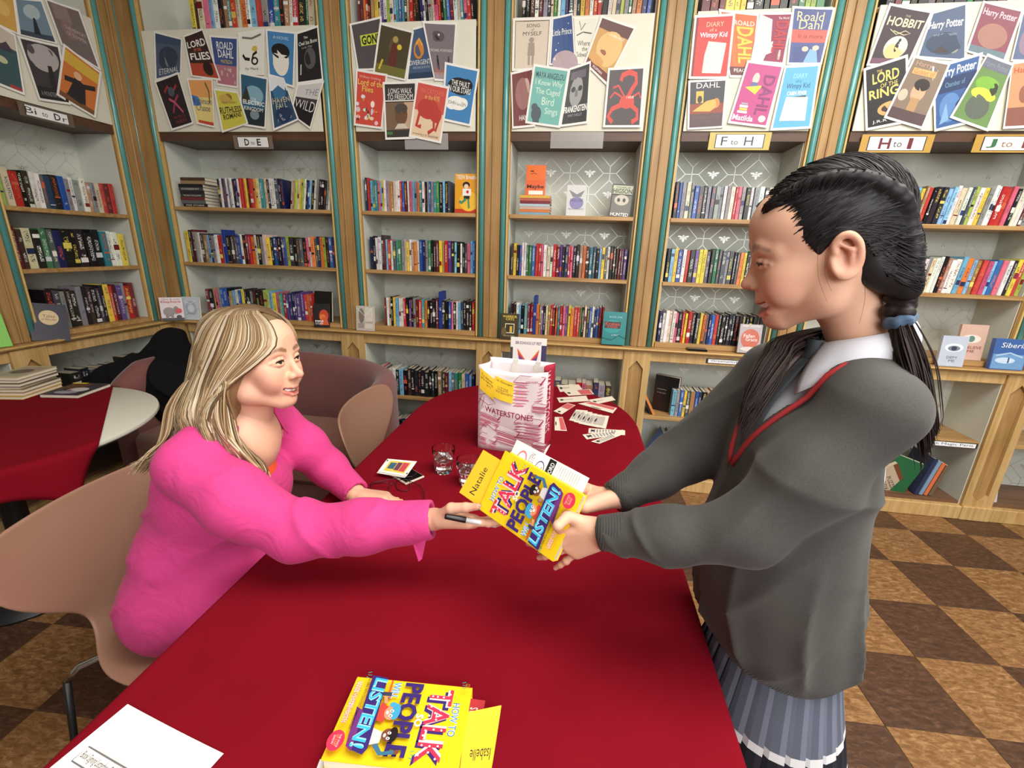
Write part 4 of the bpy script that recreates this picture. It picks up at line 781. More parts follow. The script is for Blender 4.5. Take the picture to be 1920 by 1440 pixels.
 ([(1747, 24), (1813, 4), (1812, 116), (1716, 108)], (84, 100, 128), [('e', .5, .3, .44, .24, (62, 74, 96)), ('e', .7, .2, .16, .1, (150, 150, 140)), ('p', [(.3, .1), (.5, .3), (.68, .12)], (70, 60, 60)), ('t', 'Harry Potter', .0, .58, .96, .8, W_, .02), ('t', 'and the castle', .2, .46, .8, .52, (150, 170, 190))], 'grey-blue cover print with slanting white lettering at the top of the right board'),
 ([(1667, 6), (1749, 22), (1702, 124), (1623, 124)], (62, 46, 54), [('e', .52, .3, .3, .22, (206, 206, 196)), ('e', .52, .24, .26, .15, (222, 190, 130)), ('r', 0, 0, 1, .1, (110, 72, 90)), ('e', .54, .32, .05, .1, (40, 30, 30)), ('e', .56, .44, .035, .035, (40, 30, 30)), ('l', [(.2, .62), (.4, .54), (.6, .62), (.75, .58), (.6, .54), (.3, .6)], .014, (222, 206, 160)), ('t', 'THE', .45, .86, .58, .9, (200, 180, 140)), ('t', 'HOBBIT', .06, .68, .96, .84, (232, 220, 180), .02)], 'dark plum cover print lettered The Hobbit with a pale disc'),
 ([(1842, 2), (1918, 20), (1882, 118), (1808, 98)], (140, 84, 96), [('e', .5, .4, .4, .26, (166, 124, 112)), ('r', 0, 0, 1, .14, (110, 130, 140)), ('t', 'Harry Potter', .04, .74, .96, .92, (220, 196, 206), .02)], 'dusky maroon cover print near the top right'),
 ([(1915, 22), (1972, 24), (1948, 116), (1892, 116)], (104, 116, 146), [('e', .4, .4, .3, .3, (150, 130, 150)), ('e', .7, .6, .2, .2, (70, 84, 110))], 'violet-blue cover print cut by the right edge'),
 ([(1617, 130), (1700, 103), (1703, 230), (1621, 246)], (30, 26, 28), [('e', .6, .26, .34, .12, (206, 160, 100)), ('e', .6, .27, .24, .07, (60, 40, 34)), ('t', 'THE', .28, .9, .42, .94, Y_), ('t', 'LORD', .16, .72, .84, .9, (226, 206, 110), .02), ('t', 'OF THE', .36, .63, .8, .7, (226, 206, 110)), ('t', 'RINGS', .06, .47, .98, .63, (226, 206, 110), .02), ('t', 'J.R.R', .12, .04, .5, .1, W_)], 'black cover print with gold Lord of the Rings lettering'),
 ([(1745, 127), (1840, 99), (1812, 233), (1749, 248)], (62, 96, 150), [('r', 0, .56, 1, .8, (44, 62, 100)), ('e', .4, .3, .3, .24, (92, 132, 184)), ('p', [(.1, .05), (.3, .4), (.4, .1)], (130, 166, 206)), ('e', .7, .24, .16, .16, (44, 66, 110)), ('t', 'Harry Potter', .06, .78, .96, .96, W_, .02), ('t', 'Chamber of', .25, .64, .75, .72, (120, 160, 190))], 'royal blue cover print in the lower row of the right board'),
 ([(1712, 105), (1780, 119), (1727, 244), (1654, 222)], (132, 114, 98), [('e', .52, .5, .2, .16, (212, 164, 130)), ('e', .54, .62, .22, .1, (50, 40, 38)), ('r', .4, .1, .64, .4, (176, 140, 96)), ('r', .0, 0, 1, .18, (84, 66, 66)), ('e', .14, .4, .13, .1, (190, 180, 160)), ('r', .1, .76, .8, .86, (226, 170, 110)), ('t', 'Harry', .1, .87, .6, .97, (196, 160, 140)), ('t', 'Goblet of', .14, .77, .76, .85, (196, 110, 60))], 'sepia cover print tilted over the black and gold one'),
 ([(1893, 118), (1940, 110), (1936, 240), (1876, 243)], (206, 150, 112), [('e', .6, .5, .2, .14, (150, 100, 80)), ('r', 0, 0, 1, .3, (140, 92, 80)), ('t', 'Harry', .1, .82, .9, .94, (190, 70, 56))], 'orange-tan cover print cut by the right edge'),
 ([(1847, 102), (1897, 121), (1848, 248), (1776, 222)], (108, 140, 84), [('e', .5, .62, .42, .12, (126, 176, 70)), ('r', .0, .84, 1, 1, (112, 116, 130)), ('e', .5, .46, .4, .1, (206, 206, 80)), ('e', .5, .26, .34, .2, (96, 104, 92)), ('e', .74, .58, .12, .1, (60, 66, 50)), ('t', 'Harry Potter', .06, .84, .94, .96, (140, 146, 160))], 'green cover print with a glowing basin'),
]
for k, (q, bg, items, lab) in enumerate(CARDS): card(q, bg, items, lab, k-max(b for b in (0, 12, 20, 28, 35) if b <= k))
LCARDS = [
 ([(-30, -40), (24, -10), (34, 66), (-20, 40)], (206, 160, 80), [('e', .5, .5, .3, .2, (220, 180, 100))], 'ochre cover print at the top left edge of the left wall'),
 ([(24, -4), (76, 0), (106, 83), (33, 66)], (112, 136, 152), [('e', .5, .7, .3, .2, (170, 186, 190)), ('r', 0, 0, 1, .14, (60, 70, 84)), ('p', [(.42, .1), (.62, .1), (.58, .46), (.48, .46)], (34, 40, 50)), ('e', .53, .5, .05, .05, (34, 40, 50))], 'misty blue cover print with a lone dark figure'),
 ([(80, -4), (146, 18), (187, 133), (112, 84)], (116, 102, 98), [('r', .1, .66, .6, 1, (140, 122, 118)), ('e', .4, .5, .2, .2, (136, 110, 104)), ('t', 'THE MEMORY', .3, .5, .95, .58, (186, 176, 170)), ('t', 'OF SUMMER', .3, .38, .9, .46, (186, 176, 170))], 'grey-brown cover print at the right of the left wall board'),
 ([(-24, 32), (25, 64), (44, 179), (-24, 152)], (56, 84, 88), [('r', 0, .72, 1, 1, (196, 186, 170)), ('p', [(.1, .6), (.9, .66), (.6, .8)], (70, 56, 70)), ('e', .4, .44, .2, .06, (190, 190, 150)), ('r', .6, 0, .98, .06, (170, 60, 56))], 'dark lake cover print cut by the left edge'),
 ([(28, 66), (108, 85), (130, 197), (70, 188)], (60, 56, 58), [('e', .5, .74, .44, .24, (176, 168, 166)), ('e', .2, .86, .1, .08, (84, 78, 82)), ('e', .7, .84, .1, .08, (84, 78, 82)), ('r', 0, 0, 1, .22, (34, 32, 34)), ('p', [(.5, .2), (.72, .2), (.68, .62), (.56, .62)], (40, 36, 38)), ('t', 'A MONSTER CALLS', .1, .06, .9, .14, (150, 146, 146))], 'grey and black cover print with a thin dark figure'),
 ([(115, 81), (187, 136), (176, 222), (102, 178)], (206, 118, 56), [('r', 0, .72, 1, .96, (214, 176, 70)), ('p', [(.2, .1), (.75, .06), (.66, .5), (.36, .56)], (40, 36, 40)), ('p', [(.4, .22), (.6, .2), (.52, .46)], (226, 196, 70)), ('r', 0, 0, 1, .1, (120, 80, 50)), ('l', [(.6, .46), (.94, .58)], .1, (40, 36, 40)), ('l', [(.36, .46), (.08, .4)], .1, (40, 36, 40)), ('e', .42, .6, .12, .08, (226, 180, 140))], 'orange cover print with a black-robed shape on the left wall'),
]
for k, (q, bg, items, lab) in enumerate(LCARDS): card(q, bg, items, lab, k+2, left=True)
# shelf letter labels hanging under the boards
def shelf_label(x0, y0, x1, y1, txt, label, back=None, left=False, plastic=False):
    if left: a = on_x(x0, y0, LX+.02); b = on_x(x1, y1, LX+.02)
    else: a = on_y(x0, y0, -.02); b = on_y(x1, y1, -.02)
    z1, z0 = a[2], b[2]
    if left: P = [(LX+.022, a[1], z1), (LX+.022, b[1], z1), (LX+.022, b[1], z0), (LX+.022, a[1], z0)]; nrm = (1, 0, 0)
    else: P = [(a[0], -.019, z1), (b[0], -.019, z1), (b[0], -.013, z0), (a[0], -.013, z0)]; nrm = (0, -1, 0)
    c0 = np.mean(np.array(P), 0); fn = quad_fn(*[np.array(p)-c0 for p in P], nrm)
    root = empty('shelf_label', tuple(c0)); tag(root, label, 'label', 'shelf letter labels')
    m = MB(); m.add([fn(0, 0, .001), fn(1, 0, .001), fn(1, 1, .001), fn(0, 1, .001), fn(0, 0, -.001), fn(1, 0, -.001), fn(1, 1, -.001), fn(0, 1, -.001)], [(0, 1, 2, 3), (7, 6, 5, 4), (0, 4, 5, 1), (1, 5, 6, 2), (2, 6, 7, 3), (3, 7, 4, 0)])
    if plastic:
        mt = MATS.get('clear_plastic')
        if not mt:
            mt, nt, bb = newmat('clear_plastic'); bb.inputs['Base Color'].default_value = (.85, .83, .8, 1); bb.inputs['Alpha'].default_value = .22; bb.inputs['Roughness'].default_value = .15
        m.build('plastic_holder', mt, root); return
    m.build('label_holder', plain('holder_%d_%d_%d' % back, back, .4, noise=.05), root)
    m = MB(); draw(m, fn, [('r', .1, .1, .9, .9, (40, 38, 40)), ('r', .115, .13, .885, .87, (238, 238, 234))]+[('t', *t) for t in txt], eps=.0002, start=7); m.build('label_card', PRINT, root)
shelf_label(436, 254, 512, 279, [('D', .28, .25, .4, .75, K_, .02), ('to', .44, .32, .54, .55, K_), ('E', .6, .25, .7, .75, K_, .02)], 'white label lettered D to E under the first board', (120, 104, 88))
shelf_label(1332, 248, 1442, 281, [('F', .2, .25, .3, .75, (60, 60, 66)), ('to', .36, .3, .48, .55, (60, 60, 66)), ('H', .58, .25, .72, .75, (60, 60, 66))], 'framed white label under the fourth board', (196, 176, 90))
shelf_label(1618, 252, 1745, 286, [('H', .26, .2, .42, .8, (110, 40, 50), .02), ('to', .46, .3, .58, .6, (60, 60, 66)), ('I', .66, .2, .72, .8, (110, 40, 50), .02)], 'gold-framed label lettered H to I behind the girl', (190, 150, 70))
shelf_label(1832, 252, 1975, 286, [('J', .16, .25, .28, .75, (60, 110, 70), .02), ('to', .34, .3, .48, .6, (150, 110, 60)), ('L', .6, .25, .72, .75, (120, 60, 60), .02)], 'gold-framed label at the right edge', (190, 150, 70))
shelf_label(30, 188, 140, 240, [('Bi', .1, .3, .3, .75, (60, 56, 60)), ('to', .4, .3, .5, .6, (60, 56, 60)), ('D', .62, .25, .74, .75, (50, 46, 50), .02), ('r', .78, .28, .86, .55, (50, 46, 50))], 'dim grey label under the left wall board', (104, 88, 72), left=True)
shelf_label(1033, 247, 1130, 278, [], 'empty clear plastic label holder under the third board', plastic=True)
shelf_label(758, 250, 840, 280, [], 'empty clear plastic label holder under the second board', plastic=True)
def strip_label(px0, py0, px1, py1, y, txt, label):
    a = on_y(px0, py0, y); b = on_y(px1, py1, y); root = empty('shelf_strip', (a[0], y, b[2])); tag(root, label, 'label')
    w, h = b[0]-a[0], a[2]-b[2]
    MB().box((0, 0, 0), (w, .003, h), ch=.0004).build('black_backing', plain('black_card', (30, 28, 32), .5), root)
    m = MB(); draw(m, lambda u, v, hh: (w*u, -.0003-hh, h*v), [('r', .03, .1, .97, .9, (236, 238, 238)), ('t', txt, .08, .22, .92, .78, (70, 80, 130))]); m.build('written_strip', PRINT, root)
strip_label(1325, 672, 1440, 688, -.034, 'Greenwitch & Ramsay', 'white strip label on the rail beside the girl')
strip_label(1730, 824, 1831, 842, -.025, 'Bark Magic Paris', 'handwritten white strip label above the green folder')
# ------------------------------------------------------------------ tables, chairs, sofa
def fabric(name, rgb, scale=900, bump=.25, rough=.85, sheen=.2, noise=.06, crease=0.0):
    m, nt, b = newmat(name); c = lin(rgb)
    tc = N(nt, 'ShaderNodeTexCoord'); nz = N(nt, 'ShaderNodeTexNoise'); nz.inputs['Scale'].default_value = scale; nz.inputs['Detail'].default_value = 2
    n2 = N(nt, 'ShaderNodeTexNoise'); n2.inputs['Scale'].default_value = 7; n2.inputs['Detail'].default_value = 3
    nt.links.new(tc.outputs['Object'], nz.inputs['Vector']); nt.links.new(tc.outputs['Object'], n2.inputs['Vector'])
    ad = N(nt, 'ShaderNodeMath', operation='MULTIPLY_ADD'); ad.inputs[1].default_value = .5; nt.links.new(nz.outputs['Fac'], ad.inputs[0]); nt.links.new(n2.outputs['Fac'], ad.inputs[2])
    mr = N(nt, 'ShaderNodeMapRange'); mr.inputs['From Min'].default_value = .4; mr.inputs['From Max'].default_value = 1.1; mr.inputs['To Min'].default_value = 1-noise*2; mr.inputs['To Max'].default_value = 1+noise*2
    nt.links.new(ad.outputs[0], mr.inputs['Value'])
    ml = N(nt, 'ShaderNodeMix', data_type='RGBA', blend_type='MULTIPLY'); ml.inputs['Factor'].default_value = 1; ml.inputs['A'].default_value = c; nt.links.new(mr.outputs[0], ml.inputs['B'])
    nt.links.new(ml.outputs['Result'], b.inputs['Base Color']); b.inputs['Roughness'].default_value = rough; b.inputs['Sheen Weight'].default_value = sheen; b.inputs['Sheen Roughness'].default_value = .5
    b.inputs['Specular IOR Level'].default_value = .2
    bp = N(nt, 'ShaderNodeBump'); bp.inputs['Strength'].default_value = bump; bp.inputs['Distance'].default_value = .0006; nt.links.new(nz.outputs['Fac'], bp.inputs['Height']); nt.links.new(bp.outputs[0], b.inputs['Normal'])
    if crease:
        n3 = N(nt, 'ShaderNodeTexNoise'); n3.inputs['Scale'].default_value = 11; n3.inputs['Detail'].default_value = 3; n3.inputs['Distortion'].default_value = 1.2; nt.links.new(tc.outputs['Object'], n3.inputs['Vector'])
        b2 = N(nt, 'ShaderNodeBump'); b2.inputs['Strength'].default_value = crease; b2.inputs['Distance'].default_value = .02; nt.links.new(n3.outputs['Fac'], b2.inputs['Height']); nt.links.new(b2.outputs[0], bp.inputs['Normal'])
    return m
RED = fabric('red_cotton_cloth', (120, 13, 28), sheen=0.0, rough=.95); RED.node_tree.nodes['Principled BSDF'].inputs['Specular IOR Level'].default_value = .06
WHITELAM = plain('white_laminate', (222, 220, 206), .35, noise=.02)
CHROME = plain('chrome_steel', (190, 190, 192), .18, metal=1.0, noise=.01)
BLACKM = plain('black_metal', (22, 22, 24), .4)
ZT = .735
def outline(y_far, y_near, xc, hw, n=2.2, ax=.565, k=40):
    P = []
    for i in range(k+1):
        t = PI*i/k; c, s = math.cos(t), math.sin(t)
        P.append((xc+hw*math.copysign(abs(c)**(2/n), c), y_far-ax+ax*abs(s)**(2/n)))
    Q = [(xc-hw, y_far-ax-(y_far-y_near-2*ax)*(i+1)/14) for i in range(13)]
    P += Q
    for i in range(k+1):
        t = PI+PI*i/k; c, s = math.cos(t), math.sin(t)
        P.append((xc+hw*math.copysign(abs(c)**(2/n), c), y_near+ax-ax*abs(s)**(2/n)))
    P += [(x2, y2) for x2, y2 in [(xc+hw, y_near+ax+(y_far-y_near-2*ax)*(i+1)/14) for i in range(13)]]
    out = []
    for p in P:
        if not out or math.hypot(p[0]-out[-1][0], p[1]-out[-1][1]) > 1e-4: out.append(p)
    return out
def normals2(P):
    n = len(P); R = []
    for i in range(n):
        a, b = P[i-1], P[(i+1) % n]; dx, dy = b[0]-a[0], b[1]-a[1]; l = math.hypot(dx, dy); R.append((dy/l, -dx/l))
    return R
def drape(P, z, drop, r=.012, folds=22, amp=.018, seed=1):
    """cloth over a rounded outline: flat top, rolled edge, gently folded skirt"""
    n = len(P); Nn = normals2(P); g = random.Random(seed); ph = [g.uniform(0, 6.28) for _ in range(4)]
    rings = [(-.012, 0), (0, 0), (r*.5, -r*.14), (r*.87, -r*.5), (r, -r), (r, -.04)]
    rings += [(r, -drop*t) for t in (.35, .6, .8, .95, 1.0)]
    v = []; f = []; L = 0; arc = [0]
    for i in range(n): L += math.hypot(P[i][0]-P[i-1][0], P[i][1]-P[i-1][1]); arc.append(L)
    for o, dz in rings:
        for i, (x, y) in enumerate(P):
            w_ = amp*max(0, (-dz-.03)/max(drop, .01))*(math.sin(arc[i]/L*2*PI*folds+ph[0])+.5*math.sin(arc[i]/L*2*PI*folds*.37+ph[1]))
            oo = o+max(-.006, w_*.7+abs(w_)*.2); v.append((x+Nn[i][0]*oo, y+Nn[i][1]*oo, z+dz+(0.006*math.sin(arc[i]/L*2*PI*5+ph[2]) if dz < -drop*.9 else 0)))
    m = len(rings)
    for j in range(m-1):
        for i in range(n): f.append((j*n+i, (j+1)*n+i, (j+1)*n+(i+1) % n, j*n+(i+1) % n))
    f.append(list(range(n)))
    return v, f
OUT = outline(-.345, -2.98, 2.54, .497)
tb = empty('table', (2.54, -1.66, 0)); tag(tb, 'long table with rounded ends under the big red cloth', 'table')
m = MB(); m.prism([(x-2.54, y+1.66) for x, y in OUT][::-1], .705, ZT-.0025); m.build('table_top', WHITELAM, tb)
for sy in (-.75, .75):
    m = MB(); m.lathe([(.24, 0), (.24, .012), (.05, .03), (.035, .06), (.035, .66), (.12, .70), (.12, .704)], 28, c=(0, sy, 0)); m.build('pedestal', CHROME, tb, True)
v, f = drape(OUT, ZT, .17, seed=3)
cl = MB().add(v, f).build('tablecloth', RED); tag(cl, 'plain bright red cloth covering the long table', 'tablecloth'); smooth_by_angle(cl, 60)
# round white table at the left with its red cloth
rt = empty('round_table', (.50, -1.45, 0)); tag(rt, 'round white table at the left half covered by a red cloth', 'table')
m = MB(); m.lathe([(.0, .708), (.52, .708), (.532, .713), (.536, .720), (.534, .730), (.528, ZT-.002), (0, ZT-.002)], 72, capb=False, capt=False); m.build('table_top', WHITELAM, rt, True)
smooth_by_angle(rt.children[0], 50)
m = MB(); m.lathe([(.26, 0), (.26, .012), (.05, .03), (.04, .06), (.04, .66), (.14, .70), (.14, .707)], 28); m.build('pedestal', BLACKM, rt, True)
def round_cloth():
    # cloth covers the table left of a straight edge; hangs over the rim
    A = np.array((.470, -.925)); B = np.array((1.045, -1.479)); d = (B-A)/np.linalg.norm(B-A); nn = np.array((d[1], -d[0]))   # nn points to the cloth side
    if np.dot(np.array((.3, -1.6))-A, nn) < 0: nn = -nn
    nu, nv = 70, 60; V = []; F = []
    c = np.array((.50, -1.45)); R = .540
    for j in range(nv):
        for i in range(nu):
            s = -.20+(.80+.42)*i/(nu-1); t = 1.15*j/(nv-1)
            p = A+d*s+nn*t; r = np.linalg.norm(p-c); z = ZT+.001
            if r > R:
                e = r-R; u = (p-c)/r; z = ZT+.001-min(e, .012)*.3-max(0, e-.004)*.96
                ang = math.atan2(u[1], u[0]); fold = .012*math.sin(ang*17)*min(1, e/.15)
                p = c+u*(R+min(e, .008)*.8+e*.06+fold)
            V.append((p[0], p[1], max(z, .30)))
    for j in range(nv-1):
        for i in range(nu-1): F.append((j*nu+i, (j+1)*nu+i, (j+1)*nu+i+1, j*nu+i+1))
    return V, F
v, f = round_cloth()
o = MB().add(v, f).build('tablecloth', RED, smooth=True); tag(o, 'red cloth laid slantwise over the round white table', 'tablecloth')
bm = bmesh.new(); bm.from_mesh(o.data); bmesh.ops.recalc_face_normals(bm, faces=bm.faces[:]); bm.to_mesh(o.data); bm.free()
solidify(o, .0014, 1)
# shell chairs
SHELL = plain('dusty_terracotta_shell', (152, 114, 94), .55, noise=.03, scale=300, bump=.03)
def shell_mesh():
    prof = [(.225, .425, .15), (.215, .440, .205), (.16, .452, .235), (.06, .446, .245), (-.04, .442, .232), (-.11, .446, .195), (-.155, .462, .155), (-.185, .495, .135), (-.200, .54, .145), (-.212, .60, .205), (-.228, .67, .275), (-.245, .74, .312), (-.258, .79, .305), (-.264, .815, .275), (-.266, .826, .22)]
    nu = 21; V = []; F = []
    for k, (x, z, hw) in enumerate(prof):
        s = k/(len(prof)-1)
        for i in range(nu):
            t = -1+2*i/(nu-1); y = hw*t
            back = min(1, max(0, (z-.47)/.12)); cx = .055*back*(t*t)*(hw/.26)**2; cz = .014*(1-back)*t*t
            V.append((x+cx, y, z+cz))
    n = len(prof)
    for k in range(n-1):
        for i in range(nu-1): F.append((k*nu+i, k*nu+i+1, (k+1)*nu+i+1, (k+1)*nu+i))
    return V, F
def shell_chair(loc, rz, label):
    root = empty('shell_chair', loc, rz); tag(root, label, 'chair', 'terracotta shell chairs')
    v, f = shell_mesh(); o = MB().add(v, f).build('shell', SHELL, root, True); solidify(o, .010, 0); subsurf(o, 2)
    m = MB(); m.lathe([(.10, .425), (.10, .437)], 24); m.build('mount_plate', BLACKM, root)
    for sx in (-1, 1):
        for sy in (-1, 1):
            m = MB(); pts = [(.05*sx, .05*sy, .426), (.12*sx, .12*sy, .424), (.185*sx, .185*sy, .414), (.205*sx, .205*sy, .385), (.235*sx, .235*sy, .0)]
            m.tube(pts[:4], .0085, 10); m.build('leg_arm', CHROME, root, True)
            m = MB(); m.tube(pts[3:], .0085, 10); m.build('leg', BLACKM, root, True)
    return root
shell_chair((1.745, -1.855, 0), 0, 'terracotta shell chair the blonde woman sits on')
shell_chair((2.075, -1.03, 0), .12, 'empty terracotta shell chair tucked in beyond the woman')
# curved tub sofa
SOFA = fabric('mauve_brown_wool', (122, 76, 72), scale=500, bump=.4)
SOFA2 = fabric('brown_seat_wool', (132, 88, 72), scale=500, bump=.4)
sf = empty('tub_sofa', (1.0, -.5, 0)); tag(sf, 'mauve-brown curved tub sofa along the back cabinets', 'sofa')
path = [(.33, -.80), (.32, -.55), (.36, -.34), (.50, -.21), (.75, -.175), (1.1, -.19), (1.4, -.25), (1.6, -.36), (1.72, -.50), (1.775, -.68), (1.775, -.82)]
def spline(P, n):
    P = [np.array(p, float) for p in P]; out = []
    for i in range(len(P)-1):
        a, b, c, d = P[max(i-1, 0)], P[i], P[i+1], P[min(i+2, len(P)-1)]
        for k in range(n):
            t = k/n; out.append(.5*((2*b)+(-a+c)*t+(2*a-5*b+4*c-d)*t*t+(-a+3*b-3*c+d)*t**3))
    out.append(P[-1]); return out
C2 = spline(path, 6); n = len(C2); V = []; F = []
prof = [(.06, .10), (.065, .40), (.06, .74), (.045, .775), (.015, .79), (-.02, .787), (-.05, .765), (-.068, .70), (-.075, .42), (-.075, .10)]
for i, p in enumerate(C2):
    t = C2[min(i+1, n-1)]-C2[max(i-1, 0)]; t = t/np.linalg.norm(t); nn = np.array((-t[1], t[0]))
    endk = min(1, min(i, n-1-i)/4); sc = .86+.14*endk
    for o_, z in prof: V.append((p[0]+nn[0]*o_-1.0, p[1]+nn[1]*o_+.5, .10+(z-.10)*sc))
k = len(prof)
for i in range(n-1):
    for j in range(k-1): F.append((i*k+j, i*k+j+1, (i+1)*k+j+1, (i+1)*k+j))
F += [list(range(k)), list(range((n-1)*k, n*k))[::-1]]
o = MB().add(V, F).build('curved_back', SOFA, sf); smooth_by_angle(o, 50)
bm = bmesh.new(); bm.from_mesh(o.data); bmesh.ops.recalc_face_normals(bm, faces=bm.faces[:]); bm.to_mesh(o.data); bm.free()
for x0, x1 in ((.40, 1.04), (1.05, 1.69)):
    m = MB(); m.box((x0-1, -.345, .24), (x1-1, .17, .43), ch=.03); o = m.build('seat_cushion', SOFA2, sf); smooth_by_angle(o, 40)
m = MB(); m.box((.38-1, -.32, .05), (1.71-1, .20, .24), ch=.01); m.build('base', SOFA, sf)
# ------------------------------------------------------------------ things on the tables and ledges
YEL = (246, 206, 30)
def talk_cover():
    P = (222, 52, 84); NV = (58, 40, 112); CY = (56, 182, 220); OR = (222, 88, 56)
    L = [('r', 0, 0, 1, 1, YEL)]
    def shadow(txt, u0, v0, u1, v1, c, dx, dy, sc, b=.02, sh=0): return [('t', txt, u0+dx, v0+dy, u1+dx, v1+dy, sc, b+.03, sh), ('t', txt, u0, v0, u1, v1, (250, 214, 210), b+.02, sh), ('t', txt, u0, v0, u1, v1, c, b-.02, sh)]
    L += [('t', 'HOW TO', .22, .865, .62, .925, (250, 250, 250), .06), ('t', 'HOW TO', .22, .865, .62, .925, (36, 120, 190), .0)]
    L += shadow('TALK', .06, .665, .94, .855, P, .03, -.018, NV, .03)
    L += [('e', u, v, .012, .008, (250, 226, 226)) for u, v in ((.12, .83), (.2, .83), (.17, .78), (.17, .73), (.17, .69), (.34, .78), (.38, .74), (.42, .7), (.46, .76), (.31, .7), (.58, .82), (.58, .76), (.6, .7), (.66, .69), (.76, .82), (.77, .76), (.77, .7), (.84, .76), (.9, .82), (.88, .69))]
    L += [('t', 'SO', .43, .60, .58, .66, (250, 246, 244), .03)]
    L += [('t', 'PEOPLE', .05, .44, .93, .60, NV, .04), ('t', 'PEOPLE', .05, .44, .93, .60, NV, .0)]
    L += [('t', 'WILL', .06, .345, .28, .41, (250, 246, 240), .07), ('t', 'WILL', .06, .345, .28, .41, (84, 160, 214), .02), ('l', [(.04, .325), (.3, .335)], .014, OR)]
    # two cartoon children, plain and generic
    L += [('p', [(.34, .30), (.56, .30), (.58, .36), (.4, .38)], (208, 70, 60)), ('e', .46, .40, .085, .052, (226, 150, 112)), ('e', .44, .435, .10, .035, (66, 160, 200)), ('e', .36, .40, .03, .03, (66, 160, 200)), ('e', .44, .405, .018, .016, (250, 250, 250)), ('e', .50, .405, .018, .016, (250, 250, 250)), ('e', .445, .405, .007, .007, (40, 30, 30)), ('e', .505, .405, .007, .007, (40, 30, 30)), ('e', .47, .375, .024, .010, (250, 240, 236)), ('l', [(.36, .34), (.28, .32), (.26, .36)], .03, (226, 150, 112)), ('r', .22, .285, .27, .36, (60, 64, 84))]
    L += [('p', [(.66, .30), (.86, .30), (.82, .39), (.70, .39)], (206, 206, 206)), ('l', [(.84, .36), (.93, .42), (.90, .52)], .045, (60, 110, 140)), ('e', .90, .535, .025, .018, (120, 72, 50)), ('e', .73, .44, .075, .052, (120, 72, 50)), ('e', .72, .475, .085, .035, (30, 24, 26)), ('e', .71, .445, .016, .015, (250, 250, 250)), ('e', .77, .445, .016, .015, (250, 250, 250)), ('e', .713, .445, .006, .006, (30, 24, 26)), ('e', .773, .445, .006, .006, (30, 24, 26)), ('e', .745, .415, .022, .010, (250, 246, 240))]
    L += [('p', [(.03, .15), (.93, .20), (.97, .30), (.90, .325), (.05, .285)], NV), ('p', [(.45, .125), (.90, .16), (.95, .215), (.5, .19)], (112, 50, 120))]
    L += [('t', 'LISTEN!', .07, .185, .91, .295, (150, 220, 240), .04, .15), ('t', 'LISTEN!', .07, .185, .91, .295, CY, .0, .15)]
    L += [('t', 'AND SHINE WITH CONFIDENT COMMUNICATION', .06, .13, .72, .152, (40, 32, 44))]
    L += [('t', 'LIZZIE WATERWORTH', .14, .05, .66, .095, (250, 240, 236), .05), ('t', 'LIZZIE WATERWORTH', .14, .05, .66, .095, P, -.01)]
    L += [('e', .86, .075, .115, .062, P), ('t', 'THE VOICE', .79, .09, .93, .105, (250, 226, 226)), ('t', 'OF A HIT', .80, .07, .92, .085, (244, 200, 80)), ('t', 'SHOW', .81, .05, .91, .065, (250, 226, 226))]
    for a, b in ((.07, .92), (.94, .64), (.06, .11)):
        L += [('l', [(a-.03, b), (a-.045, b+.03)], .008, (40, 150, 140)), ('l', [(a, b+.006), (a, b+.04)], .008, (40, 150, 140)), ('l', [(a+.03, b), (a+.045, b+.03)], .008, (40, 150, 140))]
    return L
TALK = talk_cover()
def frame_M(o, ex, ez):
    """matrix with x=ex, z=ez, y=ez x ex (so -y is the face)"""
    ex = Vector(ex).normalized(); ez = Vector(ez); ez = (ez-ex*ez.dot(ex)).normalized(); ey = ez.cross(ex)
    M = Matrix.Identity(4)
    for i in range(3): M[i][0] = ex[i]; M[i][1] = ey[i]; M[i][2] = ez[i]; M[i][3] = o[i]
    return M
def sheet(name, parent, pts, mat, th=.0004, items=None, nrm=None, bend=0.0, pm=None):
    """thin paper from 4 corner points (TL TR BR BL), with printing on its upper side; returns object"""
    P = [np.array(p, float) for p in pts]
    if nrm is None:
        nrm = np.cross(P[2]-P[3], P[0]-P[3]); nrm = nrm/np.linalg.norm(nrm)
    fn = quad_fn(*P, nrm, bend)
    n = 7; m = MB()
    v = [fn(i/(n-1), j, th) for j in (0, 1) for i in range(n)]+[fn(i/(n-1), j, 0) for j in (0, 1) for i in range(n)]; f = []
    for i in range(n-1):
        a, b, c, d = i, i+1, n+i+1, n+i; o = 2*n; f += [(a, b, c, d), (o+d, o+c, o+b, o+a), (a, o+a, o+b, b), (d, c, o+c, o+d)]
    f += [(0, n, 3*n, 2*n), (n-1, 3*n-1, 4*n-1, 2*n-1)]
    m.add(v, f); ob = m.build(name, mat, parent)
    if items:
        m = MB(); draw(m, lambda u, v, h: fn(u, v, h+th), items, eps=.00012); m.build('printing', PRINT, ob if parent else ob)
    return ob
STICKY = plain('yellow_sticky_note', (240, 200, 40), .75, noise=.03)
PINKP = plain('pink_paper', (222, 92, 104), .7, noise=.03)
INK = (44, 40, 46)
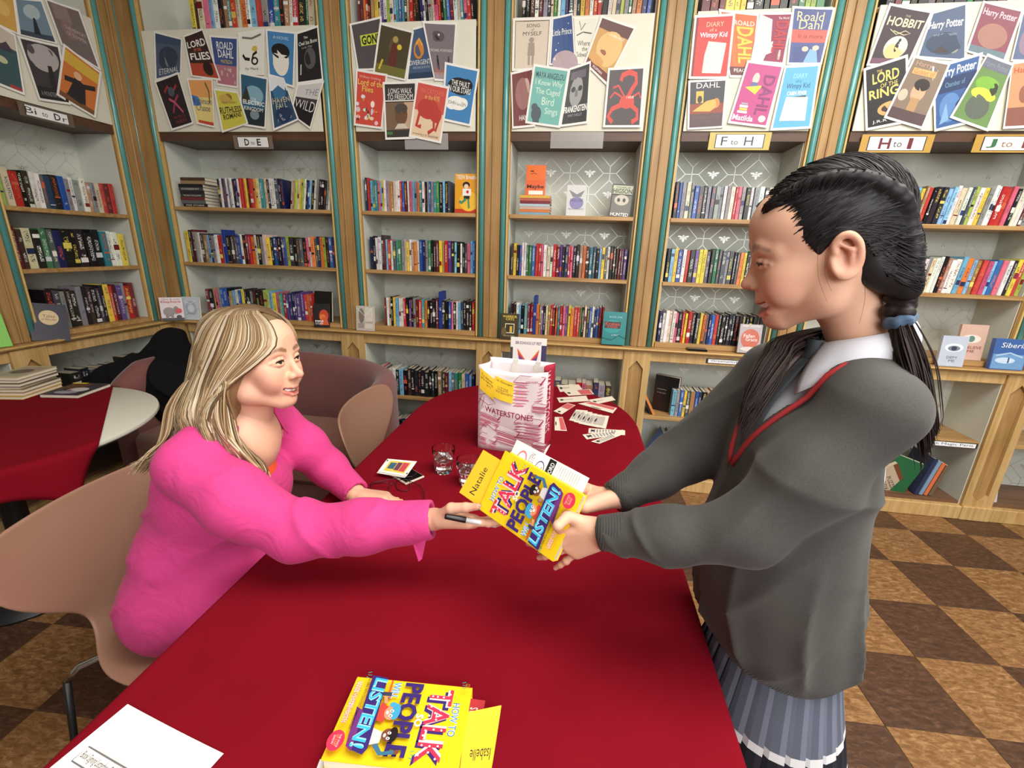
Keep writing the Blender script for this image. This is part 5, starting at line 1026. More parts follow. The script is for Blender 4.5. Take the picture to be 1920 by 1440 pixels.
# ---- held book
hTL, hTR, hBR, hBL = at_d(945, 853, .905), at_d(1093, 930, .80), at_d(1037, 1052, .80), at_d(893, 965, .905)
ex = (hTL-hBL)+(hTR-hBR); ez = (hBL-hBR)+(hTL-hTR)
HB = frame_M(at_d(1037, 1052, .80), ex, ez); HBW, HBH = .129, .188
BOOKM = HB
hb = solid_book('paperback', HBW, HBH, .021, YEL, TALK, 'yellow paperback held between the woman and the girl', HB)
sn = sheet('sticky_note', None, [(HBW*.02, .0035, HBH+.062), (HBW*.98-.02, .0035, HBH+.052), (HBW*.98-.02, .0035, HBH-.03), (HBW*.02, .0035, HBH-.03)], STICKY, items=[('t', 'Natalie', .12, .60, .72, .76, INK)], nrm=(0, -1, 0))
sn.matrix_world = HB; tag(sn, 'yellow sticky note reading Natalie poking from the held book', 'note')
fl_ = sheet('leaflet', None, [(HBW+.028, .024, HBH+.0), (HBW+.030, .024, .012), (HBW-.06, .024, .012), (HBW-.06, .024, HBH)], WHITEPAPER, items=[('r', .34, .42, .48, .98, (250, 250, 250)), ('e', .16, .62, .07, .24, (206, 120, 120)), ('e', .16, .62, .055, .19, (246, 240, 240)), ('t', 'LISTEN', .25, .62, .32, .9, (150, 150, 160), 0, 0, 90), ('e', .42, .66, .06, .18, (80, 70, 110)), ('e', .42, .66, .05, .15, (246, 236, 240)), ('l', [(.39, .7), (.42, .6), (.45, .72)], .012, (214, 110, 130)), ('r', .50, .5, .59, .98, (26, 24, 28)), ('t', 'WORD', .53, .55, .58, .92, (240, 240, 240), .01, 0, 90)]+[('r', .63+.03*i, .5, .64+.03*i, .95, (196, 198, 206)) for i in range(10)], nrm=(0, -1, 0))
fl_.matrix_world = HB; tag(fl_, 'white printed leaflet sticking out behind the held book', 'leaflet')
pk = sheet('pink_slip', None, [(.004, .026, HBH+.018), (.05, .026, HBH+.022), (.06, .026, HBH-.04), (.0, .026, HBH-.04)], PINKP, items=[('t', 'ST', .1, .6, .34, .8, (250, 240, 240), .02)], nrm=(0, -1, 0))
pk.matrix_world = HB; tag(pk, 'pink slip showing behind the held book by the woman\'s thumb', 'paper')
# ---- front book on the table with its notes
zb = ZT+.0225
fTL, fTR, fBR, fBL = on_z(893, 1292, zb), on_z(880, 1440, zb), on_z(590, 1420, zb), on_z(668, 1270, zb)
FB = frame_M(Vector(fBL)+Vector((0.002, 0, -.0)), (fTR-fTL)+(fBR-fBL), (fTL-fBL)+(fTR-fBR))
FB.translation.z = zb
solid_book('paperback', .129, .198, .021, YEL, TALK+[('l', [(.06, .955), (.06, .985), (.12, .985), (.12, .955), (.06, .955)], .005, (176, 110, 40)), ('t', 'DK', .07, .96, .11, .98, (176, 110, 40))], 'yellow paperback lying flat at the front of the table', FB)
def flatsheet(name, px, z, mat, items, label, cat='paper', th=.0004, group=None, bend=0.0):
    P = [on_z(x, y, z) for x, y in px]; o = sheet(name, None, P, mat, th=th, items=items, nrm=(0, 0, 1), bend=bend); tag(o, label, cat, group); return o
flatsheet('sticky_note', [(940, 1326), (920, 1455), (862, 1455), (872, 1340)], ZT+.010, STICKY, [('t', 'Isabelle', .62, .25, .80, .88, INK, 0, 0, -90)], 'yellow sticky note reading Isabelle under the front book', 'note', bend=.004)
flatsheet('red_slip', [(910, 1314), (905, 1342), (860, 1345), (868, 1308)], ZT+.006, plain('red_card', (176, 40, 48), .6), [('r', .84, 0, 1, 1, (226, 214, 206)), ('t', 'ST', .5, .4, .8, .75, (236, 220, 216), .02)], 'small red printed slip beside the front book', 'paper')
flatsheet('paper_sheet', [(600, 1424), (900, 1442), (905, 1530), (560, 1530)], ZT+.0006, WHITEPAPER, [('r', .45, .8, .6, .84, (120, 120, 126)), ('r', .3, .86, .38, .9, (120, 120, 126)), ('r', .6, .88, .75, .91, (120, 120, 126))], 'white printed sheet under the yellow front book')
DOC = [('l', [(.08, .72), (.92, .72), (.92, .79), (.08, .79), (.08, .72)], .006, (110, 108, 112)), ('t', 'Book Signing Letterbox Contact', .10, .735, .46, .775, (70, 70, 76)), ('t', 'Book 1  Code', .52, .735, .68, .775, (70, 70, 76)), ('t', 'Decision', .76, .735, .9, .775, (90, 90, 96)), ('t', 'How to Talk so People Will Listen', .46, .655, .86, .70, (70, 70, 76)), ('r', .52, .2, .68, .65, (206, 206, 208))]
DOC += [('r', .16, .62-.075*i, .16+.16+.04*(i % 3), .65-.075*i, (150, 150, 156)) for i in range(6)]+[('r', .10, .625-.075*i, .13, .635-.075*i, (120, 120, 126)) for i in range(6)]+[('r', .72, .60-.07*i, .86+.03*(i % 2), .625-.07*i, (170, 170, 176)) for i in range(6)]+[('l', [(.06, .16), (.5, .16)], .01, (150, 150, 156))]
# A4 page partly in view at the lower left
pa, pb = on_z(240, 1322, ZT+.001), on_z(420, 1415, ZT+.001); ux = (pb-pa)/np.linalg.norm(pb-pa); uy = np.array((ux[1], -ux[0], 0.))
if uy[1] > 0: uy = -uy
o = sheet('paper_sheet', None, [pa, pa+ux*.21, pa+ux*.21+uy*.297, pa+uy*.297], WHITEPAPER, items=DOC, nrm=(0, 0, 1), bend=.002); tag(o, 'white printed form at the lower left corner of the table', 'paper')
# ---- carrier bag
def carrier_bag():
    A = np.array((2.408, -1.222, ZT)); B = np.array((2.662, -1.258, ZT)); dx = (B-A); w_ = np.linalg.norm(dx); dx = dx/w_; dy = np.array((-dx[1], dx[0], 0)); dp = .125; h = .325
    root = empty('carrier_bag', tuple(A+dx*w_/2+dy*dp/2)); tag(root, 'white paper carrier bag with crimson book drawings and side', 'bag'); o0 = np.array(root.location)
    PAPERB = plain('white_bag_paper', (240, 232, 234), .6, noise=.03, scale=14, bump=.2)
    CRIM = plain('crimson_bag_side', (168, 28, 56), .55, noise=.05, scale=14)
    def wob(u, v): return .006*math.sin(u*7+v*9)+.004*math.sin(u*15-v*6)
    def front(u, v, hh=0.0):   # u along width, v up; slight bulge
        return A+dx*(w_*u)+np.array((0, 0, h*v*(1-.045*math.sin(u*PI)*v)))-dy*(hh+.010*math.sin(PI*u)*math.sin(PI*v)+wob(u, v)*.6*math.sin(PI*u)) - o0
    def back(u, v, hh=0.0):
        return A+dx*(w_*u)+dy*(dp+.004*math.sin(PI*u))+np.array((0, 0, h*1.01*v)) - o0
    def right(u, v, hh=0.0):   # u from front to back; folds inward along its middle
        g = .028*math.sin(PI*u)*(.35+.65*v)
        return A+dx*(w_-g+hh)+dy*(dp*u)+np.array((0, 0, h*v*(1+.01*u))) - o0
    def left(u, v, hh=0.0):
        g = .02*math.sin(PI*u)*(.3+.7*v)
        return A+dx*(g-hh)+dy*(dp*(1-u))+np.array((0, 0, h*v)) - o0
    for nm, fn, mt in (('front_panel', front, PAPERB), ('back_panel', back, PAPERB), ('crimson_side', right, CRIM), ('left_side', left, PAPERB)):
        m = MB(); m.grid(lambda u, v: fn(u, v), 14, 16); o = m.build(nm, mt, root, True); solidify(o, .0006, 0)
    m = MB(); m.add([A-o0+(0, 0, .001), A+dx*w_-o0+(0, 0, .001), A+dx*w_+dy*dp-o0+(0, 0, .001), A+dy*dp-o0+(0, 0, .001)], [(0, 1, 2, 3)]); o = m.build('base', PAPERB, root); solidify(o, .0006, 0)
    C1 = (176, 52, 84); C2_ = (222, 150, 166)
    L = []
    def pile(u, v, s, n, lean, title=True):
        # a drawn pile of books: slanted covers over page lines
        for i in range(n):
            vv = v-i*.030*s; du = .01*math.sin(i*2.1)
            L.append(('p', [(u+du, vv), (u+.30*s+du, vv-.02*lean), (u+.34*s+du, vv+.018*s-.02*lean), (u+.04*s+du, vv+.02*s)], C2_ if i % 2 else (240, 206, 214)))
            L.append(('l', [(u+du, vv), (u+.30*s+du, vv-.02*lean), (u+.34*s+du, vv+.018*s-.02*lean)], .005, C1))
            L.append(('l', [(u+.02*s+du, vv+.012*s), (u+.32*s+du, vv+.008*s-.02*lean)], .0035, C1))
        L.append(('p', [(u, v+.02*s), (u+.31*s, v-.02*lean+.02*s), (u+.36*s, v+.075*s-.02*lean), (u+.07*s, v+.09*s)], (242, 232, 236)))
        L.append(('l', [(u, v+.02*s), (u+.31*s, v-.02*lean+.02*s), (u+.36*s, v+.075*s-.02*lean), (u+.07*s, v+.09*s), (u, v+.02*s)], .006, C1))
        if title: L.append(('t', 'WATERSTONES', u+.04*s, v+.022*s-.01*lean, u+.28*s, v+.040*s-.01*lean, C1))
        L.append(('p', [(u+.31*s, v-.02*lean+.0*s), (u+.36*s, v+.06*s-.02*lean), (u+.36*s, v+.075*s-.02*lean), (u+.30*s, v+.015*s-.02*lean)], C1))
    pile(.52, .86, 1.25, 8, .5); pile(.02, .44, .95, 6, 2.6); pile(.02, .14, .8, 4, 2.2, False); pile(.28, .25, 1.0, 5, 2.4); pile(.56, .38, 1.15, 7, .6); pile(.80, .60, .6, 4, .5); pile(.82, .14, .6, 4, .4, False)
    L.append(('l', [(.02, .66), (.14, .70), (.28, .60), (.16, .56), (.02, .62)], .008, C1)); L.append(('l', [(.0, .54), (.06, .66), (.1, .64), (.06, .52)], .008, C1)); L.append(('l', [(.04, .24), (.12, .34), (.26, .26)], .008, C1))
    L.append(('p', [(.10, .46), (.84, .42), (.84, .53), (.10, .57)], (241, 233, 236)))
    T = ('t', 'WATERSTONES', .11, .455, .83, .525, (150, 30, 62), .01)
    m = MB(); draw(m, lambda u, v, hh: front(u, v, hh+.0006), L, eps=.00003); m.build('book_drawings', PRINT, root)
    # shear the wordmark gently downwards to the right, as the bag leans
    m = MB(); draw(m, lambda u, v, hh: front(u, v-.06*(u-.47), hh+.0045), [T]); m.build('wordmark', PRINT, root)
    m = MB(); draw(m, lambda u, v, hh: right(u, v, hh+.001), [('t', 'WATERSTONES', .50, .20, .84, .93, (240, 214, 220), 0, 0, -90), ('t', 'PAPER BAG', .3, .03, .7, .06, (226, 160, 172))]); m.build('side_wordmark', PRINT, root)
    HW_ = plain('white_tape_handle', (236, 232, 220), .6)
    for uo, n_ in ((.36, 1), (.70, 1)):
        m = MB(); p0 = back(uo, .82)-dy*.004; p1 = back(uo+.05, 1.0)-dy*.006
        m.add([p0-dx*.011, p0+dx*.011, p1+dx*.010, p1-dx*.010], [(0, 1, 2, 3)]); o = m.build('handle_strap', HW_, root); solidify(o, .002, 0)
    for i, (u0, v0, u1, v1, t) in enumerate(((.03, .69, .25, .93, [('t', 'To deliver', .1, .72, .9, .84, INK), ('t', 'pre signing', .1, .56, .9, .68, INK), ('t', 'pls', .5, .42, .8, .52, INK)]), (.25, .655, .53, .90, [('t', 'St Georges', .1, .78, .92, .9, INK), ('t', 'LIZZIE', .2, .46, .74, .60, (120, 100, 60)), ('t', 'WATERWORTH', .1, .30, .96, .42, (120, 100, 60))]))):
        fn = lambda u, v, hh: front(u0+(u1-u0)*u, v0+(v1-v0)*v-.05*(u-.5)*(1 if i else 2), hh+.004+(.004*(1-v)))
        m = MB(); m.grid(lambda u, v: fn(u, v, 0), 6, 6); o = m.build('sticky_note', STICKY, None); solidify(o, .0003, 1); o.location = o0; tag(o, ['yellow sticky note at the left on the carrier bag', 'larger yellow sticky note reading Lizzie on the carrier bag'][i], 'note')
        m = MB(); draw(m, lambda u, v, hh: fn(u, v, hh+.0006), t, eps=.0002); m.build('handwriting', PRINT, o)
carrier_bag()
# ---- tumblers of water
def glassmat(name, ior, col=(1, 1, 1, 1), rough=0.0):
    m, nt, b = newmat(name); b.inputs['Base Color'].default_value = col; b.inputs['Transmission Weight'].default_value = 1.0; b.inputs['Roughness'].default_value = rough; b.inputs['IOR'].default_value = ior
    return m
GLASS = glassmat('clear_glass', 1.48, (.97, .99, .98, 1)); WATER = glassmat('water', 1.33)
def tumbler(px, py, label):
    p = on_z(px, py, ZT); root = empty('tumbler', (p[0], p[1], ZT+.0004)); tag(root, label, 'glass', 'water tumblers')
    def ring(r, z, fac, n=40):
        out = []
        for k in range(n):
            a = 2*PI*k/n; s = PI/5; loc = (a % s)-s/2; rr = r*((1-fac)+fac*math.cos(s/2)/math.cos(loc)); out.append((rr*math.cos(a), rr*math.sin(a), z))
        return out
    prof = [(.026, 0, .6), (.0285, .003, 1), (.031, .025, 1), (.034, .048, .9), (.0375, .062, .1), (.0385, .086, 0), (.0380, .0885, 0), (.0366, .0885, 0), (.0360, .086, 0), (.0345, .060, 0), (.0312, .040, 0), (.0285, .018, 0), (.024, .013, 0)]
    V = []; F = []; n = 40
    for r, z, fc in prof: V += ring(r, z, fc)
    for j in range(len(prof)-1):
        for k in range(n): F.append((j*n+k, j*n+(k+1) % n, (j+1)*n+(k+1) % n, (j+1)*n+k))
    F += [list(range(n))[::-1], list(range((len(prof)-1)*n, len(prof)*n))]
    o = MB().add(V, F).build('glass_body', GLASS, root); smooth_by_angle(o, 24)
    m = MB(); m.lathe([(.0236, .0135), (.0280, .0185), (.0306, .039), (.0318, .046), (.0312, .0465)], 32); m.build('water', WATER, root, True)
tumbler(832, 884, 'left water tumbler, standing in full view left of the bag')
tumbler(878, 907, 'right water tumbler, half hidden by the held book')
# ---- phone with cards, spectacles
pc = [on_z(x, y, ZT) for x, y in ((712, 882), (745, 866), (795, 895), (768, 914))]
ctr = sum(pc)/4; ax = (pc[2]-pc[1]); ang = math.atan2(ax[1], ax[0])
ph = empty('phone', (ctr[0], ctr[1], ZT), ang); tag(ph, 'black smartphone in a pale case lying beside the spectacles', 'phone')
m = MB(); m.box((-.074, -.037, .0004), (.074, .037, .0085), ch=.003); m.build('case', plain('pale_pink_case', (206, 184, 170), .4), ph)
m = MB(); m.box((-.070, -.033, .0083), (.070, .033, .0092), ch=.0004); m.build('screen', plain('black_glass_screen', (10, 10, 12), .06, noise=0), ph)
CARDI = [('r', .14, .12, .86, .88, (222, 196, 84)), ('r', .2, .3, .42, .75, (60, 100, 120)), ('r', .44, .25, .6, .8, (110, 60, 90)), ('r', .62, .22, .82, .82, (196, 70, 84)), ('r', .02, .8, .06, .92, INK), ('r', .94, .1, .98, .2, INK)]
for i in range(3):
    P = [on_z(x, y, ZT+.030) for x, y in ((724, 861), (779, 866), (759, 888), (706, 879))]
    dzs = (.0, .0, -.011, -.011) if i < 2 else (0, 0, -.011, -.011)
    P = [p+np.array((.002*i, .0015*i, -.0022*(2-i)+dz)) for p, dz in zip(P, dzs)]
    o = sheet('printed_card', None, P, WHITEPAPER, th=.0008, items=CARDI if i == 2 else None); tag(o, ['lowest white card propped on the phone', 'middle white card propped on the phone', 'top white card with a yellow picture propped on the phone'][i], 'card', 'cards propped on the phone')
sp = empty('spectacles', tuple(on_z(742, 912, ZT)), 0); tag(sp, 'thin black framed spectacles lying open on the red cloth', 'spectacles'); s0 = np.array(sp.location)
def lens(px):
    P = [on_z(x, y, ZT+h)-s0 for x, y, h in px]; return spline(P+[P[0]], 4)
l1 = lens([(694, 908, .004), (700, 922, .003), (722, 926, .003), (730, 912, .006), (726, 905, .020), (706, 906, .018)])
l2 = lens([(742, 905, .006), (746, 918, .003), (764, 920, .003), (769, 907, .006), (764, 900, .020), (750, 900, .020)])
for l in (l1, l2): m = MB(); m.tube(l, .0011, 6); m.build('lens_rim', BLACKM, sp, True)
m = MB(); m.tube([l1[13], (l1[13]+l2[0])/2+np.array((0, 0, .004)), l2[0]], .0011, 6); m.build('bridge', BLACKM, sp, True)
for P in (((766, 902, .014), (782, 908, .014), (794, 920, .010), (796, 944, .002)), ((697, 905, .012), (742, 897, .014), (775, 893, .012))):
    pts = spline([on_z(x, y, ZT+h)-s0 for x, y, h in P], 5); m = MB(); m.tube(pts, .0013, 6); m.build('temple_arm', BLACKM, sp, True)
# ---- scattered cards beyond the bag
def minicard(px, k, label, red):
    it = [('r', .5, .05, .96, .95, (206, 96, 100))] if red == 1 else ([('r', .06+.08*i, .15, .10+.08*i, .85, (150, 146, 150)) for i in range(9)] if red == 2 else [('r', .1, .4, .5, .6, (190, 184, 178))])
    it = it+[('e', .12, .5, .06, .16, (40, 36, 40))]
    flatsheet('printed_card', px, ZT+.0006+.0009*k, plain('cream_card', (228, 218, 200), .6, noise=.02), it, label, 'card', .0006, 'scattered cards beyond the bag')
CARDSQ = [([(1044, 722), (1085, 721), (1092, 730), (1050, 735)], 0, 'small cream card at the far left of the scattered cards', 0),
 ([(1056, 733), (1106, 730), (1114, 739), (1066, 742)], 1, 'cream and red card at the far edge of the scattered cards', 1),
 ([(1044, 746), (1099, 742), (1104, 752), (1049, 755)], 0, 'cream card in the second row behind the bag', 0),
 ([(1102, 750), (1147, 743), (1154, 750), (1118, 758)], 0, 'cream card pointing at the pilaster, right of the scatter', 0),
 ([(1084, 757), (1106, 753), (1157, 765), (1149, 775)], 2, 'long cream and red card across the middle of the scatter', 1),
 ([(1038, 771), (1064, 756), (1079, 760), (1053, 777)], 0, 'red and cream card close behind the bag', 1),
 ([(1040, 782), (1055, 782), (1063, 808), (1040, 807)], 0, 'red and cream card touching the bag\'s right side', 1)]
for q in CARDSQ: minicard(*q)
for i, (dx_, dy_) in enumerate(((0, 0), (9, 3), (18, 6), (27, 8), (40, 10))):
    minicard([(1080+dx_, 768+dy_), (1102+dx_, 770+dy_), (1096+dx_, 794+dy_), (1067+dx_, 788+dy_)], i, ['first', 'second', 'third', 'fourth', 'last'][i]+' card from the left in the fanned bundle of cream cards', 2)
for i, px in enumerate(([(1104, 803), (1172, 807), (1172, 816), (1103, 812)], [(1092, 815), (1168, 806), (1172, 813), (1100, 824)], [(1108, 828), (1158, 810), (1164, 816), (1124, 832)])):
    minicard(px, i, ['upper', 'middle', 'lower'][i]+' of the three fanned cards nearest the girl\'s sleeve', 2)
# ---- leaflet in a stand on the ledge behind the bag
p = on_y(1012, 665, -.10)
lf = empty('festival_leaflet', (2.52, -.13, ZT)); tag(lf, 'white festival leaflet with a rainbow open book standing behind the bag', 'leaflet')
W2, H2 = .195, .275
LF = [('r', .86, .3, 1, .86, (60, 56, 96)), ('r', 0, .5, .07, .8, (70, 66, 70)), ('r', .9, .1, 1, .34, (226, 180, 80)), ('t', 'IEB SCHOOLS LIT FEST', .14, .865, .86, .92, (110, 60, 120), .02), ('t', 'Hosted by Pendlestone', .2, .40, .8, .44, (130, 120, 140))]
for i, c in enumerate(((226, 120, 50), (214, 80, 60), (150, 60, 120), (90, 60, 140), (60, 130, 150))):
    LF += [('p', [(.49, .50), (.20+.012*i, .78-.055*i), (.20+.02*i, .72-.055*i)], c), ('p', [(.51, .50), (.80-.012*i, .78-.055*i), (.80-.02*i, .72-.055*i)], c)]
LF += [('l', [(.16, .50), (.5, .47), (.84, .52)], .012, (60, 60, 90)), ('r', .3, .1, .7, .3, (196, 60, 90))]
P = [np.array(x) for x in ((-W2/2, .0, H2), (W2/2, .0, H2), (W2/2, -.02, 0), (-W2/2, -.02, 0))]
o = sheet('leaflet_sheet', lf, P, WHITEPAPER, items=LF, th=.0006)
m = MB(); m.box((-W2/2-.004, -.03, 0), (W2/2+.004, .03, .006), ch=.001); m.build('acrylic_foot', plain('acrylic', (200, 204, 206), .1), lf)
lf.location = (2.50, -.40, ZT+.0005)
# ---- small black phone-like gadget on the worktop beside the girl, wire book stands
p = on_y(1308, 655, -.045); g = empty('black_device', (p[0], -.042, ZC+.001), 0); tag(g, 'flat black device lying on the worktop left of the girl', 'device')
m = MB(); m.box((-.055, -.012, 0), (.055, .050, .012), ch=.003); m.build('device_body', plain('gloss_black', (16, 16, 18), .15), g)
m = MB(); m.box((-.048, -.006, .0119), (.048, .044, .0126)); m.build('device_screen', plain('dark_screen', (34, 34, 40), .08), g)
# ---- stacks on the round table
for i in range(7):
    c = [(206, 176, 60), (196, 150, 70), (120, 110, 96), (200, 176, 84), (60, 56, 54), (150, 130, 100), (196, 180, 140)][i]; nm = ['mustard', 'ochre', 'grey', 'gold', 'black', 'khaki', 'pale'][i]
    M = Matrix.Translation((.155+rng.uniform(-.008, .008), -1.20+rng.uniform(-.008, .008), ZT+.003+.0148*i)) @ Matrix.Rotation(.25+rng.uniform(-.05, .05), 4, 'Z') @ Matrix(((1, 0, 0, 0), (0, 0, 1, 0), (0, -1, 0, .0142), (0, 0, 0, 1)))
    solid_book('paperback', .135, .20, .0142, c, [('r', .1, .1, .9, .9, (170, 160, 150)), ('e', .5, .5, .3, .2, (90, 84, 90))] if i == 6 else [], f'{nm} covered paperback, {ordinal(i+1)} from the bottom of the pile on the round table', M, group='paperbacks piled on the round table')
M = Matrix.Translation((.33, -1.14, ZT+.0185)) @ Matrix.Rotation(.18, 4, 'Z') @ Matrix(((1, 0, 0, 0), (0, 0, 1, 0), (0, -1, 0, 0), (0, 0, 0, 1)))
solid_book('paperback', .17, .185, .016, (44, 42, 62), [('r', .05, .5, .6, .95, (90, 60, 44)), ('e', .62, .42, .26, .18, (206, 204, 210)), ('e', .5, .2, .3, .12, (150, 150, 170)), ('r', .4, .3, .5, .4, (140, 40, 44)), ('r', .0, .9, .4, 1.0, (230, 206, 60))], 'dark illustrated book lying alone on the round table', M)
# ------------------------------------------------------------------ smooth solid modelling for people
class Vox:
    """signed distance grid with smooth blending; meshed by surface nets"""
    def __init__(s, lo, hi, h):
        s.lo = np.array(lo, float); s.h = h; s.n = np.ceil((np.array(hi)-s.lo)/h).astype(int)+1
        s.F = np.full(s.n, 1.0, np.float32)
        s.ax = [s.lo[i]+h*np.arange(s.n[i]) for i in range(3)]
    def _sl(s, lo, hi):
        a = np.clip(np.floor((np.array(lo)-s.lo)/s.h).astype(int), 0, s.n-1); b = np.clip(np.ceil((np.array(hi)-s.lo)/s.h).astype(int)+1, 1, s.n)
        if np.any(b <= a): return None, None
        sl = tuple(slice(a[i], b[i]) for i in range(3))
        G = np.meshgrid(*[s.ax[i][sl[i]] for i in range(3)], indexing='ij')
        return sl, [g.astype(np.float32) for g in G]
    def op(s, lo, hi, fn, k, sub=False):
        sl, G = s._sl(lo, hi)
        if sl is None: return s
        d = fn(G); F = s.F[sl]
        if sub:
            a, b = F, -d
            if k <= 0: s.F[sl] = np.maximum(a, b)
            else: h = np.clip(.5-.5*(a-b)/k*-1, 0, 1); h = np.clip(.5+.5*(a-b)/k, 0, 1); s.F[sl] = a*h+b*(1-h)+k*h*(1-h)
        else:
            if k <= 0: s.F[sl] = np.minimum(F, d)
            else: h = np.clip(.5+.5*(d-F)/k, 0, 1); s.F[sl] = d*(1-h)+F*h-k*h*(1-h)
        return s
    def ell(s, c, r, k=.01, rot=None, sub=False):
        c = np.array(c, float); r = np.array(r, float)*np.ones(3); m = r.max()+k+3*s.h
        fn = sd_ell(c, r, rot); return s.op(c-m, c+m, fn, k, sub)
    def cone(s, a, b, ra, rb, k=.01, sub=False, flat=None):
        a = np.array(a, float); b = np.array(b, float); m = max(ra, rb)+k+3*s.h
        return s.op(np.minimum(a, b)-m, np.maximum(a, b)+m, sd_cone(a, b, ra, rb), k, sub)
    def chain(s, P, R, k=.01, sub=False):
        for i in range(len(P)-1): s.cone(P[i], P[i+1], R[i], R[i+1], k, sub)
        return s
    def mesh(s): return surface_nets(s.F, s.lo, s.h)
def sd_ell(c, r, rot=None):
    def fn(G):
        X, Y, Z = G[0]-c[0], G[1]-c[1], G[2]-c[2]
        if rot is not None:
            R = rot; X, Y, Z = R[0][0]*X+R[1][0]*Y+R[2][0]*Z, R[0][1]*X+R[1][1]*Y+R[2][1]*Z, R[0][2]*X+R[1][2]*Y+R[2][2]*Z
        k0 = np.sqrt((X/r[0])**2+(Y/r[1])**2+(Z/r[2])**2); k1 = np.sqrt((X/r[0]**2)**2+(Y/r[1]**2)**2+(Z/r[2]**2)**2)+1e-9
        return k0*(k0-1)/k1
    return fn
def sd_cone(a, b, ra, rb):
    ba = b-a; l2 = float(ba@ba)+1e-12
    def fn(G):
        X, Y, Z = G[0]-a[0], G[1]-a[1], G[2]-a[2]
        t = np.clip((X*ba[0]+Y*ba[1]+Z*ba[2])/l2, 0, 1)
        return np.sqrt((X-t*ba[0])**2+(Y-t*ba[1])**2+(Z-t*ba[2])**2)-(ra+(rb-ra)*t)
    return fn
def surface_nets(F, lo, h):
    ins = F < 0; n = F.shape
    cs = [(i, j, k) for i in (0, 1) for j in (0, 1) for k in (0, 1)]
    def sub(A, c): return A[c[0]:n[0]-1+c[0], c[1]:n[1]-1+c[1], c[2]:n[2]-1+c[2]]
    cnt = np.zeros((n[0]-1, n[1]-1, n[2]-1), np.int8)
    for c in cs: cnt += sub(ins, c)
    mask = (cnt > 0) & (cnt < 8); I = np.argwhere(mask); idx = np.full(mask.shape, -1, np.int32); idx[mask] = np.arange(len(I))
    val = np.stack([F[I[:, 0]+c[0], I[:, 1]+c[1], I[:, 2]+c[2]] for c in cs], 1)
    P = np.zeros((len(I), 3)); W = np.zeros(len(I))
    for a in range(8):
        for b in range(a+1, 8):
            d = np.abs(np.array(cs[a])-np.array(cs[b]))
            if d.sum() != 1: continue
            va, vb = val[:, a], val[:, b]; cr = (va < 0) != (vb < 0)
            t = np.where(cr, va/(va-vb+1e-12), 0)[:, None]
            P += np.where(cr[:, None], np.array(cs[a])+(np.array(cs[b])-np.array(cs[a]))*t, 0); W += cr
    V = lo+h*(I+P/W[:, None]); Q = []
    for ax in range(3):
        u, v = [(1, 2), (2, 0), (0, 1)][ax]
        A = np.take(ins, range(n[ax]-1), ax); B = np.take(ins, range(1, n[ax]), ax)
        E = np.argwhere(A != B); E = E[(E[:, u] > 0) & (E[:, v] > 0) & (E[:, u] < n[u]-1) & (E[:, v] < n[v]-1)]
        fl_ = A[E[:, 0], E[:, 1], E[:, 2]]
        def cell(du, dv):
            e = E.copy(); e[:, u] -= du; e[:, v] -= dv; return idx[e[:, 0], e[:, 1], e[:, 2]]
        q = np.stack([cell(1, 1), cell(0, 1), cell(0, 0), cell(1, 0)], 1); q[~fl_] = q[~fl_][:, ::-1]; Q.append(q)
    Q = np.concatenate(Q); Q = Q[(Q >= 0).all(1)]
    return V, Q
def relax(V, Q, it=2, lam=.5):
    """light Laplacian smoothing"""
    E = np.concatenate([Q[:, [0, 1]], Q[:, [1, 2]], Q[:, [2, 3]], Q[:, [3, 0]]])
    for _ in range(it):
        S = np.zeros_like(V); C = np.zeros(len(V))
        np.add.at(S, E[:, 0], V[E[:, 1]]); np.add.at(S, E[:, 1], V[E[:, 0]]); np.add.at(C, E[:, 0], 1); np.add.at(C, E[:, 1], 1)
        V = V+lam*(S/np.maximum(C, 1)[:, None]-V)
    return V
def np_mesh(name, parts, mat, parent=None, smooth=True):
    """parts: list of (V, Q, col or None); col per vertex rgb linear"""
    Vs, Qs, Cs = [], [], []; o = 0; hc = any(p[2] is not None for p in parts)
    for V, Q, c in parts:
        Vs.append(V); Qs.append(np.asarray(Q)+o); o += len(V)
        if hc: Cs.append(np.ones((len(V), 3)) if c is None else c)
    V = np.concatenate(Vs); Q = np.concatenate(Qs)
    me = bpy.data.meshes.new(name); nq = len(Q); w_ = Q.shape[1]
    me.vertices.add(len(V)); me.vertices.foreach_set('co', V.astype(np.float32).ravel())
    me.loops.add(nq*w_); me.loops.foreach_set('vertex_index', Q.astype(np.int32).ravel())
    me.polygons.add(nq); me.polygons.foreach_set('loop_start', np.arange(nq, dtype=np.int32)*w_)
    try: me.polygons.foreach_set('loop_total', np.full(nq, w_, np.int32))
    except Exception: pass
    me.polygons.foreach_set('use_smooth', np.full(nq, smooth))
    me.update(calc_edges=True)
    if hc:
        a = me.color_attributes.new('col', 'FLOAT_COLOR', 'POINT'); C = np.ones((len(V), 4), np.float32); C[:, :3] = np.concatenate(Cs); a.data.foreach_set('color', C.ravel())
    me.materials.append(mat)
    return link(name, me, parent)
def Rxyz(yaw, pitch=0, roll=0):
    cy, sy = math.cos(yaw), math.sin(yaw); cp, sp = math.cos(pitch), math.sin(pitch); cr, sr = math.cos(roll), math.sin(roll)
    return np.array([[cy, -sy, 0], [sy, cy, 0], [0, 0, 1]]) @ np.array([[cp, 0, sp], [0, 1, 0], [-sp, 0, cp]]) @ np.array([[1, 0, 0], [0, cr, -sr], [0, sr, cr]])
def L3(c): return np.array(lin(c)[:3])
